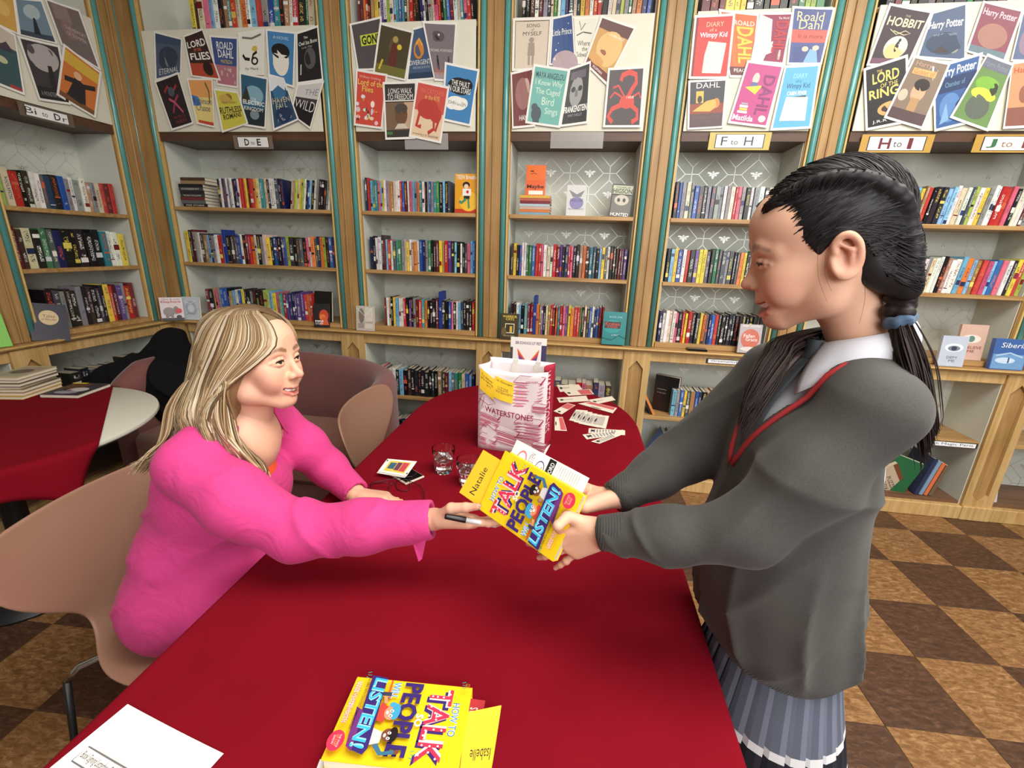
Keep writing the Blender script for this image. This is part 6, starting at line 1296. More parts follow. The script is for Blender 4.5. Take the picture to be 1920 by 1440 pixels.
def paint(V, base, items):
    """items: (sdf, colour, inner, outer): full colour where d<inner, fading out at outer"""
    C = np.tile(L3(base), (len(V), 1)); G = [V[:, 0], V[:, 1], V[:, 2]]
    for fn, c, a, b, st in items:
        d = fn(G); t = np.clip((b-d)/(b-a+1e-9), 0, 1)*st; t = t*t*(3-2*t) if st == 1 else t
        C = C*(1-t[:, None])+L3(c)*t[:, None]
    return C
def sd_chain(P, R):
    fs = [sd_cone(np.array(P[i], float), np.array(P[i+1], float), R[i], R[i+1]) for i in range(len(P)-1)]
    def fn(G):
        d = fs[0](G)
        for f in fs[1:]: d = np.minimum(d, f(G))
        return d
    return fn
SKIN = attrmat('skin', rough=.48, bump=.06, scale=700, noise=.03, sss=.12, spec=.35)

def head_parts(kind, skin, lip, brow, iris, blush):
    """head in local axes: x forward, y left, z up, eye level z=0. Returns V, Q, colours"""
    ch = kind == 'child'
    v = Vox((-.135, -.105, -.20), (.135, .105, .135), .0019 if not ch else .0019)
    v.ell((-.014, 0, .030), (.098, .076, .084), 0)
    v.ell((.030, 0, .040), (.060, .064, .055), .03)
    v.ell((.028, 0, -.030), (.060, .060 if ch else .057, .062), .03)
    v.ell((-.02, 0, -.03), (.06, .06, .06), .03)
    for s in (1, -1):
        v.chain([(-.012, s*.056, -.035), (.008, s*.050, -.072), (.060, s*.016, -.098)], [.016, .018, .016], .028)
        v.ell((.052, s*.040, -.020), (.027, .021, .021), .022)
        v.ell((.064, s*.036, -.040), (.022 if ch else .020, .020, .019), .024)
    v.ell((.070, 0, -.098), (.019, .020, .016), .018)
    v.ell((.071, 0, -.062), (.024, .031, .026), .02)
    for s in (1, -1):
        v.chain([(.082, s*.013, .016), (.078, s*.032, .021), (.064, s*.048, .014)], [.008, .009, .008], .014)
        v.ell((.098, s*.031, .0), (.018, .019, .0115), .012, sub=True)
        v.ell((.0725, s*.031, -.001), (.0135, .0135, .0135), .002)
        up = [(.0835, s*.0165, -.004), (.0875, s*.024, .0035 if ch else .006), (.0865, s*.033, .004 if ch else .0068), (.080, s*.042, .001), (.074, s*.048, -.002)]
        dn = [(.0835, s*.0165, -.005), (.0865, s*.025, -.0060), (.0855, s*.034, -.0065), (.080, s*.042, -.005), (.074, s*.048, -.003)]
        v.chain(up, [.003, .0036, .0036, .0034, .003], .004); v.chain(dn, [.003, .0034, .0036, .0034, .003], .004)
    # nose
    if ch:
        v.cone((.084, 0, .006), (.0985, 0, -.026), .007, .0085, .014); v.ell((.1035, 0, -.032), (.0115, .0105, .0100), .008)
        for s in (1, -1): v.ell((.094, s*.0125, -.036), (.0105, .0075, .0080), .006)
    else:
        v.cone((.085, 0, .010), (.1035, 0, -.026), .0068, .0085, .013); v.ell((.1085, 0, -.033), (.0115, .0100, .0105), .008)
        for s in (1, -1): v.ell((.097, s*.0125, -.037), (.0105, .0072, .0080), .006)
    nx = -.004 if ch else 0
    for s in (1, -1): v.ell((.104+nx, s*.0062, -.0455), (.0050, .0034, .0040), .002, sub=True)
    # smiling mouth
    mz = -.0650; cz_ = .0125 if ch else .0080; cy_ = .0360 if ch else .0330; cx_ = .0665 if ch else .0710
    ulip = [(cx_, -cy_, mz+cz_), (.0865, -.020, mz+cz_*.26), (.0945, -.007, mz+.0002), (.0940, 0, mz-.0003), (.0945, .007, mz+.0002), (.0865, .020, mz+cz_*.26), (cx_, cy_, mz+cz_)]
    llip = [(cx_, -cy_, mz+cz_-.001), (.0835, -.021, mz-.0108), (.0905, -.008, mz-.0170), (.0910, 0, mz-.0176), (.0905, .008, mz-.0170), (.0835, .021, mz-.0108), (cx_, cy_, mz+cz_-.001)]
    if ch: llip = [(a, b, c_-(.0050 if abs(b) < .03 else 0)) for a, b, c_ in llip]
    cav = sd_chain([(a[0]+.003, a[1], (a[2]+b[2])/2) for a, b in zip(ulip, llip)], [.0008, .0076, .0094, .0096, .0094, .0076, .0008] if ch else [.0008, .0056, .0070, .0074, .0070, .0056, .0008])
    v.op((.06, -.04, mz-.03), (.12, .04, mz+.03), cav, .002, sub=True)
    teeth = sd_chain([(.0700, -.0260, mz+.0005), (.0815, -.014, mz-.0040), (.0865, 0, mz-.0055), (.0815, .014, mz-.0040), (.0700, .0260, mz+.0005)], [.0050]*5)
    v.op((.05, -.04, mz-.02), (.11, .04, mz+.02), teeth, .0003)
    v.chain(ulip, [.0014, .0024, .0030, .0028, .0030, .0024, .0014], .003); v.chain(llip, [.0014, .0032, .0042, .0044, .0042, .0032, .0014], .003)
    for s in (1, -1): v.ell((.062, s*.041, mz+.016), (.016, .011, .017), .018)
    # ears
    for s in (1, -1):
        e = Rxyz(0, -.22, 0)
        rot = e @ np.array([[1, 0, 0], [0, math.cos(s*.3), -math.sin(s*.3)], [0, math.sin(s*.3), math.cos(s*.3)]])
        v.ell((-.013, s*.077, -.012), (.0215, .0075, .034), .006, rot=rot)
        v.ell((-.007, s*.086, -.014), (.0090, .0065, .0160), .006, rot=rot, sub=True)
        hx = spline([(.000, s*.079, -.006), (.001, s*.079, .006), (-.007, s*.082, .017), (-.018, s*.085, .016), (-.026, s*.086, .002), (-.025, s*.084, -.018), (-.013, s*.078, -.037)], 4); v.chain(hx, list(np.interp(np.linspace(0, 1, len(hx)), [0, .3, .7, .9, 1], [.0024, .0032, .0034, .0036, .005])), .005)
        v.chain([(-.006, s*.083, .006), (-.017, s*.085, -.004), (-.015, s*.083, -.022)], [.0024, .0030, .0026], .004)
        v.ell((.004, s*.077, -.018), (.0045, .0045, .0075), .004)
    # neck
    v.cone((-.022, 0, -.05), (-.046 if not ch else -.05, 0, -.20), .047 if not ch else .044, .052 if not ch else .047, .03)
    V, Q = v.mesh(); V = relax(V, Q, 1, .35)
    P = []
    for s in (1, -1):
        P += [(sd_ell(np.array((.062, s*.040, -.036)), np.array((.026, .022, .022))), blush, -.006, .012, .38)]
        P += [(sd_ell(np.array((-.022, s*.084, -.005)), np.array((.018, .008, .03))), blush, -.004, .01, .35)]
    P += [(sd_ell(np.array((.110, 0, -.034)), np.array((.012, .014, .012))), blush, -.004, .008, .35)]
    P += [(cav, (112, 48, 44), -.0005, .0006, 1), (sd_chain(ulip, [.0026]*7), lip, .0003, .0018, .9), (sd_chain(llip, [.0038]*7), lip, .0003, .0020, .9)]
    P += [(teeth, (250, 246, 240), .0006, .0011, 1)]
    for s in (1, -1):
        bz = .024 if not ch else .022
        P += [(sd_chain([(.0895, s*.015, bz-.000), (.0895, s*.027, bz+.0045), (.0850, s*.039, bz+.0035), (.0740, s*.050, bz-.004)], [.0022, .0026, .0020, .0008]), brow, .0014, .0046, .62 if ch else .8)]
        eye = np.array((.0725, s*.031, -.001))
        ee = lambda G, eye=eye: np.sqrt((G[0]-eye[0])**2+(G[1]-eye[1])**2+(G[2]-eye[2])**2)-.0139
        P += [(ee, (226, 220, 214), 0, .0003, 1)]
        ic = np.array((.0858, s*.0305, -.0012))
        P += [(sd_ell(ic, np.array((.004, .0062, .0062))), iris, .0002, .0008, 1), (sd_ell(ic, np.array((.005, .0028, .0028))), (10, 8, 8), 0, .0008, 1)]
        P += [(sd_chain([(.0845, s*.0165, -.0035), (.0893, s*.024, .0012 if ch else .0034), (.0885, s*.033, .0016 if ch else .0042), (.082, s*.042, -.0012), (.076, s*.0485, -.003)], [.0005]*5), (30, 22, 20), .0014, .0028, 1)]
        P += [(sd_ell(np.array((.104+nx, s*.0062, -.0445)), np.array((.0055, .0036, .0036))), (90, 44, 36), 0, .0015, .8)]
    C = paint(V, skin, P)
    return V, Q, C
def hand_frame(xdir, palm):
    X = np.array(xdir, float); X /= np.linalg.norm(X); Z = -np.array(palm, float); Z = Z-X*np.dot(Z, X); Z /= np.linalg.norm(Z); return np.stack([X, np.cross(Z, X), Z], 1)
def hand_world(side, curls, spread, wrist, xdir, palm, scale, skin, flush, thumb=None, target=None, meta=(.62, .62, -.40), hint=(0, 1, .3), wl=.06, h=.0015):
    """a posed hand in world space; target: world point for the thumb tip"""
    if target is not None:
        R = hand_frame(xdir, palm); t = R.T @ (np.array(target, float)-np.array(wrist, float))/scale; t = t*np.array((1, side, 1))
        T0 = np.array((.020, .022, -.006)); m0 = np.array(meta, float); m0 /= np.linalg.norm(m0); T1 = T0+m0*.046
        d = t-T1; L = np.linalg.norm(d); l2, l3 = .034, .027
        if L >= l2+l3-.001: dirs = [m0, d, d]
        else:
            a = (l2*l2-l3*l3+L*L)/(2*L); hh = math.sqrt(max(0, l2*l2-a*a)); dn = d/L; hv = np.array(hint, float); hv = hv-dn*np.dot(hv, dn); hv /= np.linalg.norm(hv)
            K = T1+dn*a+hv*hh; dirs = [m0, K-T1, t-K]
        thumb = dirs
    return hand_place(hand_vox(side, curls, spread, thumb, scale, h, wl), wrist, xdir, palm, skin, flush)
def hand_vox(side, curls, spread, thumb, scale=1.0, h=.0015, wrist=.07):
    """side +1: thumb at +y (right hand, palm down -z). curls: per finger three angles; thumb: three direction vectors"""
    base = [(.088, .029), (.092, .0095), (.088, -.0105), (.080, -.028)]
    ln = [(.042, .025, .021), (.046, .029, .022), (.042, .027, .021), (.033, .020, .019)]; rd = [(.0092, .0080, .0072, .0058), (.0094, .0082, .0073, .0058), (.0090, .0078, .0070, .0056), (.0080, .0070, .0063, .0052)]
    chains = []
    for i in range(4):
        p = np.array((base[i][0], base[i][1], 0.)); P = [p]; a = 0
        s_ = spread[i]
        for k in range(3):
            a += curls[i][k]; d = np.array((math.cos(a)*math.cos(s_), math.cos(a)*math.sin(s_), -math.sin(a))); p = p+d*ln[i][k]; P.append(p)
        chains.append((P, rd[i]))
    p = np.array((.020, .022, -.006)); T = [p]
    for d, l in zip(thumb, (.046, .034, .027)):
        d = np.array(d, float); p = p+d/np.linalg.norm(d)*l; T.append(p)
    allp = np.array([q for P, _ in chains for q in P]+T+[(-wrist, 0, 0)])
    lo = allp.min(0)-.03; hi = allp.max(0)+.03
    v = Vox(lo, hi, h)
    v.F[:] = 1
    v.cone((-wrist, .004, 0), (-.005, .003, 0), .0235, .0215, 0); v.cone((-wrist, -.006, 0), (-.005, -.005, 0), .0225, .0205, .01)
    for i in range(4):
        v.cone((.0, base[i][1]*.55, -.001), (base[i][0], base[i][1], -.001), .0165, .0125, .014)
        v.cone((.02, base[i][1]*.7, .001), (base[i][0]-.004, base[i][1], .002), .0125, .0108, .008)
    v.ell((.032, .020, -.010), (.030, .014, .013), .012); v.ell((.036, -.022, -.008), (.030, .012, .012), .012)
    for P, R in chains:
        for k in range(3): v.cone(P[k], P[k+1], R[k], R[k+1], .0035 if k else .005)
        v.ell(P[1]+np.array((0, 0, .001)), (.0084, .0084, .0082), .003)
    tr = (.0150, .0118, .0098, .0070)
    for k in range(3): v.cone(T[k], T[k+1], tr[k], tr[k+1], .010 if k == 0 else .004)
    V, Q = v.mesh(); V = relax(V, Q, 1, .3)
    nails = [(P[3], P[2]) for P, _ in chains]+[(T[3], T[2])]
    V[:, 1] *= side; 
    if side < 0: Q = Q[:, ::-1]
    N_ = []
    for a, b in nails: a = np.array(a)*np.array((1, side, 1)); b = np.array(b)*np.array((1, side, 1)); N_.append((a, b))
    cr = [np.array(q)*np.array((1, side, 1)) for P, _ in chains for q in P[1:3]]
    return V*scale, Q, N_, cr, scale
def hand_place(hd, wrist, xdir, palm, skin, flush):
    """place a hand: wrist position, finger direction, palm normal. Returns V,Q,C in world"""
    V, Q, nails, cr, sc = hd
    X = np.array(xdir, float); X /= np.linalg.norm(X); Z = -np.array(palm, float); Z = Z-X*np.dot(Z, X); Z /= np.linalg.norm(Z); Y = np.cross(Z, X)
    R = np.stack([X, Y, Z], 1)
    P = [(sd_ell(a*sc, np.ones(3)*.010*sc), flush, -.002, .006, .5) for a, b in nails]
    P += [(sd_ell(c*sc+np.array((0, 0, .008*sc)), np.ones(3)*.006*sc), flush, -.002, .004, .35) for c in cr]
    for a, b in nails:
        d = (a-b)/np.linalg.norm(a-b); up = np.array((0, 0, 1.)); up = up-d*np.dot(up, d); up = up/(np.linalg.norm(up)+1e-9)
        P.append((sd_ell((a+up*.005-d*.001)*sc, np.array((.0055, .0042, .0042))*sc), (226, 176, 160), 0, .0012, .9))
    C = paint(V, skin, P)
    return V @ R.T+np.array(wrist), Q, C
# ------------------------------------------------------------------ people
WSK = (224, 174, 146); WFL = (208, 126, 108)
GSK = (226, 178, 150); GFL = (214, 130, 110)
WH_O = np.array((1.997, -1.815, 1.196)); WH_R = Rxyz(-.03, -.036, -.039)
GH_O = np.array((3.092, -2.0, 1.483)); GH_R = Rxyz(2.928, .301, -.074); GS = .955
def WL(p): return WH_R @ np.array(p, float)+WH_O
def GL(p): return GH_R @ (np.array(p, float)*GS)+GH_O
def tovec(*a): return np.array(a, float)
def wavy(V, amp, seed, freqs=(22, 34, 55), stretch=(1, 1, .45)):
    """smooth pseudo-random field for cloth folds"""
    g = np.random.RandomState(seed); out = np.zeros(V[0].shape, np.float32)
    for f in freqs:
        for _ in range(3):
            d = g.normal(size=3)*np.array(stretch); d /= np.linalg.norm(d); ph = g.uniform(0, 6.28)
            out += np.sin((V[0]*d[0]+V[1]*d[1]+V[2]*d[2])*f+ph)*(22/f)
    return amp*out/4
def axis_t(G, a, b):
    a = np.array(a, float); b = np.array(b, float); d = b-a; return ((G[0]-a[0])*d[0]+(G[1]-a[1])*d[1]+(G[2]-a[2])*d[2])/float(d@d)
# ================================================================ woman
V, Q, C = head_parts('adult', WSK, (200, 112, 104), (104, 74, 54), (74, 60, 48), (222, 140, 120))
wparts = [(V @ WH_R.T+WH_O, Q, C)]
Wr, We, Ws = tovec(2.474, -1.946, .902), tovec(2.18, -1.985, .858), tovec(1.915, -1.965, .978)
Wr2, We2, Ws2 = tovec(2.160, -1.690, .774), tovec(2.035, -1.62, .81), tovec(1.93, -1.685, .97)
nF = -np.array([HB[0][1], HB[1][1], HB[2][1]])          # outward normal of the held book's cover
def onbook(u, v_, off): return np.array(HB @ Vector((HBW*u, 0, HBH*v_)))+nF*off
# right hand: offers the book from below, thumb on the cover
wparts.append(hand_world(1, [(.02, .12, .12), (.0, .15, .12), (.05, .2, .2), (.1, .25, .2)], (.02, -.02, -.06, -.10), Wr, (1, -.04, .10), (.0, .50, .86), .98, WSK, WFL, target=onbook(.12, .90, .009), meta=(.70, .55, -.45), hint=(0, 1, -.6)))
# left hand resting on the cloth
wparts.append(hand_world(-1, [(.15, .40, .35), (.2, .45, .4), (.25, .5, .4), (.3, .55, .4)], (.10, .02, -.04, -.12), Wr2, (.98, .10, -.06), (.1, -.35, -.93), .96, WSK, WFL, thumb=[(.70, .66, -.25), (.95, .25, -.15), (.96, .05, -.2)], wl=.012))
v = Vox((1.55, -2.1, .40), (2.35, -1.5, 1.10), .008)
v.chain([(1.95, -1.82, 1.05), (1.93, -1.835, .98), (1.86, -1.845, .84), (1.78, -1.85, .68), (1.74, -1.855, .56)], [.05, .07, .10, .10, .12], .05); v.ell((1.962, -1.836, .985), (.052, .085, .075), .05)
for s in (1, -1): v.chain([(1.76, -1.855+s*.09, .54), (2.17, -1.855+s*.10, .55)], [.075, .055], .03)
v.chain([Ws, We, Wr], [.045, .038, .026], .02); v.chain([Ws2, We2, Wr2], [.045, .038, .026], .02); v.chain([Ws, (1.925, -1.83, 1.0), Ws2], [.05, .06, .05], .03)
V, Q = v.mesh(); wparts.append((V, Q, np.tile(L3(WSK), (len(V), 1))))
woman = np_mesh('person', wparts, SKIN); tag(woman, 'seated blonde woman in a bright pink blouse, handing over the yellow book', 'person')
# blouse
PINK = fabric('bright_pink_crepe', (206, 64, 130), scale=700, bump=.12, rough=.75, sheen=.05, noise=.03, crease=.35)
v = Vox((1.52, -2.12, .44), (2.53, -1.50, 1.13), .0048)
v.ell((1.755, -1.855, .555), (.146, .188, .14), 0); v.ell((1.805, -1.855, .70), (.132, .172, .14), .07); v.ell((1.865, -1.84, .86), (.125, .165, .155), .07); v.ell((1.955, -1.84, .84), (.070, .125, .085), .05)
for s in (1, -1): v.chain([(1.79, -1.855+s*.085, .565), (2.0, -1.855+s*.09, .585)], [.118, .088], .05)
v.chain([Ws+(0, 0, .006), (1.922, -1.90, 1.012), (1.935, -1.83, 1.035), (1.928, -1.75, 1.012), Ws2+(0, 0, .006)], [.056, .058, .058, .056, .052], .035)
v.chain([Ws, (2.04, -1.985, .918), We, (2.32, -1.968, .878), Wr+(-.004, 0, 0)], [.066, .070, .058, .052, .043], .03)
v.chain([Ws2, (1.985, -1.65, .89), We2, Wr2+(-.01, .006, .002)], [.058, .058, .052, .040], .03)
def ridge(x): return (1-np.abs(np.sin(x)))**2.5
def folds(G):
    d = wavy(G, .0030, 3, (20, 34, 50), (1, 1, .6))
    u = axis_t(G, We, Wr); t = axis_t(G, Ws, We)
    arm = np.exp(-((G[1]+1.985)/.06)**4)
    # drag creases across the crook of the elbow and down the sleeve
    d = d-arm*.0105*np.exp(-((u-.12)/.26)**2)*ridge(u*7.5+G[2]*16+.4)-arm*.007*np.exp(-((u-.55)/.3)**2)*ridge(u*6-G[2]*22+1.2)
    d = d-arm*.0070*np.exp(-((t-.55)/.3)**2)*ridge(t*3.2-G[2]*14+.2)
    # creases running from under the arm across the back and side
    e = (G[2]-.80)-(G[0]-1.70)*.55; d = d-.013*np.exp(-((G[0]-1.69)/.12)**2)*np.exp(-((e-.0)/.09)**2)*ridge(e*34)
    e2 = (G[2]-.62)-(G[0]-1.70)*.9; d = d-.006*np.exp(-((G[0]-1.70)/.12)**2)*np.exp(-(e2/.08)**2)*ridge(e2*30+.5)
    return d
Gf = np.meshgrid(*[a.astype(np.float32) for a in v.ax], indexing='ij'); near = np.abs(v.F) < .05; v.F = v.F+np.where(near, folds(Gf), 0).astype(np.float32)
def cut_end(v, p, ax, r):
    """slice a sleeve square at p (keeping the part behind), and hollow it"""
    p = np.array(p, float); ax = np.array(ax, float)/np.linalg.norm(ax)
    def pl(G): return np.maximum(-((G[0]-p[0])*ax[0]+(G[1]-p[1])*ax[1]+(G[2]-p[2])*ax[2]), np.sqrt((G[0]-p[0])**2+(G[1]-p[1])**2+(G[2]-p[2])**2)-.056)
    v.op(p-.06, p+.06, pl, .002, sub=True); v.cone(p-ax*.03, p+ax*.05, r, r*1.05, .002, sub=True)
cut_end(v, Wr+(-.004, 0, 0), Wr-We, .032); cut_end(v, Wr2+(-.006, .003, .002), Wr2-We2, .029)
v.cone((1.958, -1.825, 1.0), (1.995, -1.815, 1.16), .054, .085, .006, sub=True)
v.chain([(2.02, -1.835, 1.03), (2.045, -1.84, .96), (2.05, -1.845, .86)], [.038, .020, .004], .006, sub=True)
sel = Gf[2] < .452; v.F[sel] = 1
V, Q = v.mesh(); V = relax(V, Q, 2, .4); np_mesh('blouse', [(V, Q, None)], PINK, woman)['label'] = 'bright pink long-sleeved blouse'
# cuff flap and collar
m = MB(); a = Wr+(-.026, -.030, -.022)
m.add([a+(-.018, .0, .0), a+(.020, -.004, .006), a+(.010, -.010, -.050), a+(.003, -.012, -.056)], [(0, 1, 2, 3)]); o = m.build('cuff_flap', PINK, woman); solidify(o, .0016, 0)
m = MB()
def collar_w(u, t):
    an = math.radians(52+256*u); fr = max(0, math.cos(an)+.2); n = np.array((math.cos(an), math.sin(an), 0))
    return WL((-.046, 0, -.168))+n*(.058+.020*t+.010*fr*t)+np.array((0, 0, .026-.040*t-.045*fr*t))
m.grid(collar_w, 40, 6); o = m.build('blouse_collar', PINK, woman, True); solidify(o, .002, 0)
v = Vox((1.80, -1.95, .75), (2.10, -1.74, 1.02), .006); v.ell((1.945, -1.842, .87), (.070, .09, .11), 0); V, Q = v.mesh(); np_mesh('orange_top', [(V, Q, None)], plain('orange_knit', (226, 84, 34), .8), woman)
# trousers and shoes (under the table)
v = Vox((1.58, -2.06, .06), (2.40, -1.64, .62), .010); v.ell((1.735, -1.855, .545), (.135, .175, .085), 0)
for s in (1, -1): v.chain([(1.76, -1.855+s*.09, .54), (2.19, -1.855+s*.11, .545), (2.22, -1.855+s*.12, .10)], [.085, .062, .045], .03)
V, Q = v.mesh(); np_mesh('trousers', [(V, Q, None)], fabric('dark_trouser_cloth', (40, 40, 50)), woman)
for s in (1, -1):
    v = Vox((2.12, -1.855+s*.12-.07, .0), (2.48, -1.855+s*.12+.07, .14), .006); v.chain([(2.19, -1.855+s*.12, .048), (2.30, -1.855+s*.12, .040), (2.39, -1.855+s*.12, .032)], [.040, .036, .026], .02)
    V, Q = v.mesh(); np_mesh('shoe', [(V, Q, None)], plain('black_leather', (24, 22, 22), .4), woman)
# ---- hair as tapered locks
def locks_mesh(name, L, mat, parent, n=6):
    """L: list of (points Nx3, radii N, flat, colours Nx3)"""
    Vs, Qs, Cs = [], [], []; o = 0
    for P, R, flat, col in L:
        P = np.array(P, float); m = len(P); T = np.gradient(P, axis=0); T /= np.linalg.norm(T, axis=1)[:, None]+1e-12
        a = np.array((0, 0, 1.)) if abs(T[0][2]) < .8 else np.array((1., 0, 0)); A = np.zeros_like(P)
        for i in range(m): a = a-T[i]*np.dot(a, T[i]); a /= np.linalg.norm(a)+1e-12; A[i] = a
        B = np.cross(T, A); th = 2*PI*np.arange(n)/n
        # flat: wide along the surface (B), thin along A if A is the outward direction given
        if flat[1] is not None:
            O = np.array(flat[1], float); O = P-O; O -= T*np.sum(O*T, 1)[:, None]; O /= np.linalg.norm(O, axis=1)[:, None]+1e-9; A = O; B = np.cross(T, A)
        V = P[:, None, :]+np.array(R)[:, None, None]*(np.cos(th)[None, :, None]*A[:, None, :]*flat[0]+np.sin(th)[None, :, None]*B[:, None, :])
        Vs.append(V.reshape(-1, 3)); Cs.append(np.repeat(col, n, 0))
        i, k = np.meshgrid(np.arange(m-1), np.arange(n), indexing='ij'); k2 = (k+1) % n
        Qs.append(np.stack([i*n+k, i*n+k2, (i+1)*n+k2, (i+1)*n+k], -1).reshape(-1, 4)+o); o += m*n
    return np_mesh(name, [(np.concatenate(Vs), np.concatenate(Qs), np.concatenate(Cs))], mat, parent)
def cr(P, n=5): return np.array(spline(P, n))
HAIRB = attrmat('blonde_hair', rough=.42, bump=.0, scale=260, noise=.05, spec=.35, stretch=(6, 6, .5))
HAIRK = attrmat('black_hair', rough=.50, bump=.0, scale=200, noise=.12, spec=.3)
g = np.random.RandomState(11)
# ---- woman's hair (head axes)
v = Vox((-.20, -.15, -.27), (.13, .15, .15), .004)
v.ell((-.018, 0, .036), (.106, .087, .090), 0); v.ell((-.060, 0, -.04), (.070, .095, .11), .05)
for s in (1, -1): v.chain([(.010, s*.070, .02), (-.02, s*.074, -.05), (-.045, s*.084, -.13), (-.06, s*.086, -.19)], [.012, .018, .022, .018], .03)
v.ell((-.095, 0, -.11), (.050, .090, .11), .04)
v.ell((.100, .0, -.045), (.066, .064, .128), .006, sub=True); v.ell((.03, 0, -.15), (.065, .06, .09), .01, sub=True)
V, Q = v.mesh(); V = relax(V, Q, 2)
cc = np.tile(L3((140, 112, 78)), (len(V), 1)); cc *= (1-.45*np.clip((V[:, 2]-.06)/.06, 0, 1))[:, None]
wh = np_mesh('hair', [(V @ WH_R.T+WH_O, Q, cc)], HAIRB, woman); wh['label'] = 'long wavy blonde hair with darker roots'
Lk = []
tones = [(196, 170, 130), (168, 140, 102), (216, 196, 162), (134, 106, 74), (230, 214, 186), (180, 152, 112), (112, 88, 62)]
def el_pt(az, z, k=1.0):
    """point on the growing hair envelope at azimuth az (deg, 0 front, - right) and height z"""
    b = math.radians(az); c_, s_ = math.cos(b), math.sin(b)
    if z > .03: q_ = math.sqrt(max(.02, 1-((z-.036)/.094)**2)); rx, ry, cx = .110*q_, .091*q_, -.018
    else:
        t = min(1, (.03-z)/.16); rx = .110+.045*t; ry = .091+.026*t-.012*max(0, (-.12-z)/.1); cx = -.018-.030*t
    return np.array((cx+rx*c_*k, ry*s_*k, z))
def woman_lock(az, z_end, wid, k, seed):
    r_ = np.random.RandomState(seed); s_ = 1 if az > 0 else -1; a = abs(az)
    px = .068-.120*min(1, max(0, (a-20)/145))
    q_ = math.sqrt(max(.05, 1-((px+.018)/.108)**2)); P0 = np.array((px, .020, .036+.090*q_))
    fl_ = max(0, min(1, 1-(a-22)/62)) if a < 90 else 0      # sweep of the front curtain
    pts = [P0, el_pt(s_*(a*.80+4), .115, k), el_pt(s_*a*.92, .085, k), el_pt(s_*(a+2), .04, k), el_pt(s_*(a+10+22*fl_), -.01, k), el_pt(s_*min(172, a+14+42*fl_), -.06, k*1.01), el_pt(s_*min(174, a+16+50*fl_), -.11, k*(1.02+.04*r_.rand())), el_pt(s_*min(176, a+14+50*fl_), -.16, k*(1.0+.10*r_.rand())), el_pt(s_*min(178, a+12+50*fl_), z_end, k*(1.02+.22*r_.rand()))]
    P = cr(pts, 3); m = len(P); t = np.linspace(0, 1, m); ph = r_.uniform(0, 6.28)
    w_ = np.clip((t-.40)/.6, 0, 1); ph2 = ph*.16+az*.09; P[:, 0] += .017*w_*np.sin(t*12+ph2); P[:, 1] += s_*.015*w_*np.cos(t*11+ph2)*(.4+.6*np.abs(np.sin(az*.11)))
    R = wid*(.5+.65*np.sin(np.clip(t*1.1, 0, 1)*PI)**.5)*(1-.8*np.clip((t-.8)/.2, 0, 1))
    c1 = L3(tones[(int(abs(az)/4.5)*5+(r_.randint(len(tones)) if r_.rand() < .55 else 0)) % len(tones)])*(.80+.3*r_.rand()); c0 = L3((92, 70, 48)); kk = np.clip((t-.03)/.32, 0, 1)[:, None]
    col = (c0*(1-kk)+c1*kk)*(1+.05*np.sin(t*9+ph))[:, None]
    return P @ WH_R.T+WH_O, R, (.38, WL((-.03, 0, -.04))), col
def azim(r_):
    s_ = -1 if r_ < .62 else 1; return s_
for i in range(1300):
    s_ = azim(g.rand()); az = s_*((22 if s_ < 0 else 38)+g.rand()**1.15*150)
    Lk.append(woman_lock(az, -.19-.07*g.rand(), .0019+.0019*g.rand(), 1.0+.035*g.rand(), 1000+i))
for i in range(700):
    s_ = azim(g.rand()); az = s_*((21 if s_ < 0 else 37)+g.rand()**1.1*150)
    Lk.append(woman_lock(az, -.18-.10*g.rand(), 0.0005+.0006*g.rand(), 1.025+.035*g.rand(), 5000+i))
# locks falling over the near shoulder to the chest, and some spread behind the shoulder
for i in range(170):
    r_ = np.random.RandomState(300+i); a, b, c_, d_ = r_.rand(4)
    P = cr([WL((.0-.06*a, -.084-.010*b, .0)), WL((-.002-.06*a, -.092-.022*b, -.06)), WL((.008-.07*a, -.084-.034*b, -.13)), WL((.016-.04*a+.02*c_, -.096-.02*b, -.19)), WL((.045-.045*a+.02*c_, -.080-.03*b, -.245)), WL((.070-.05*a, -.066-.03*d_, -.275-.06*c_))], 4)
    t = np.linspace(0, 1, len(P)); P[:, 0] += .007*np.sin(t*9+a*6); P[:, 1] += .006*np.cos(t*8+b*6)
    c1 = L3(tones[r_.randint(len(tones))]); Lk.append((P, (.0010+.0026*d_)*(1-.8*np.clip((t-.7)/.3, 0, 1)), (.4, WL((-.05, 0, -.15))), np.tile(c1, (len(P), 1))*(.8+.25*r_.rand())))
for i in range(130):
    r_ = np.random.RandomState(700+i); a, b, c_, d_ = r_.rand(4)
    P = cr([WL((-.10, -.075-.02*a, -.03)), WL((-.135-.02*b, -.070-.04*a, -.10)), WL((-.150-.02*b, -.075-.05*a, -.155)), WL((-.175-.02*c_, -.085-.06*a, -.19-.015*b)), WL((-.205-.03*c_, -.10-.07*a, -.225-.03*d_))], 4)
    t = np.linspace(0, 1, len(P)); P[:, 2] += .006*np.sin(t*9+a*6)
    c1 = L3(tones[r_.randint(len(tones))]); Lk.append((P, (.0009+.0024*d_)*(1-.8*np.clip((t-.7)/.3, 0, 1)), (.4, WL((-.05, 0, -.15))), np.tile(c1, (len(P), 1))*(.8+.25*r_.rand())))
locks_mesh('hair_locks', Lk, HAIRB, wh, 5)['kind'] = 'stuff'
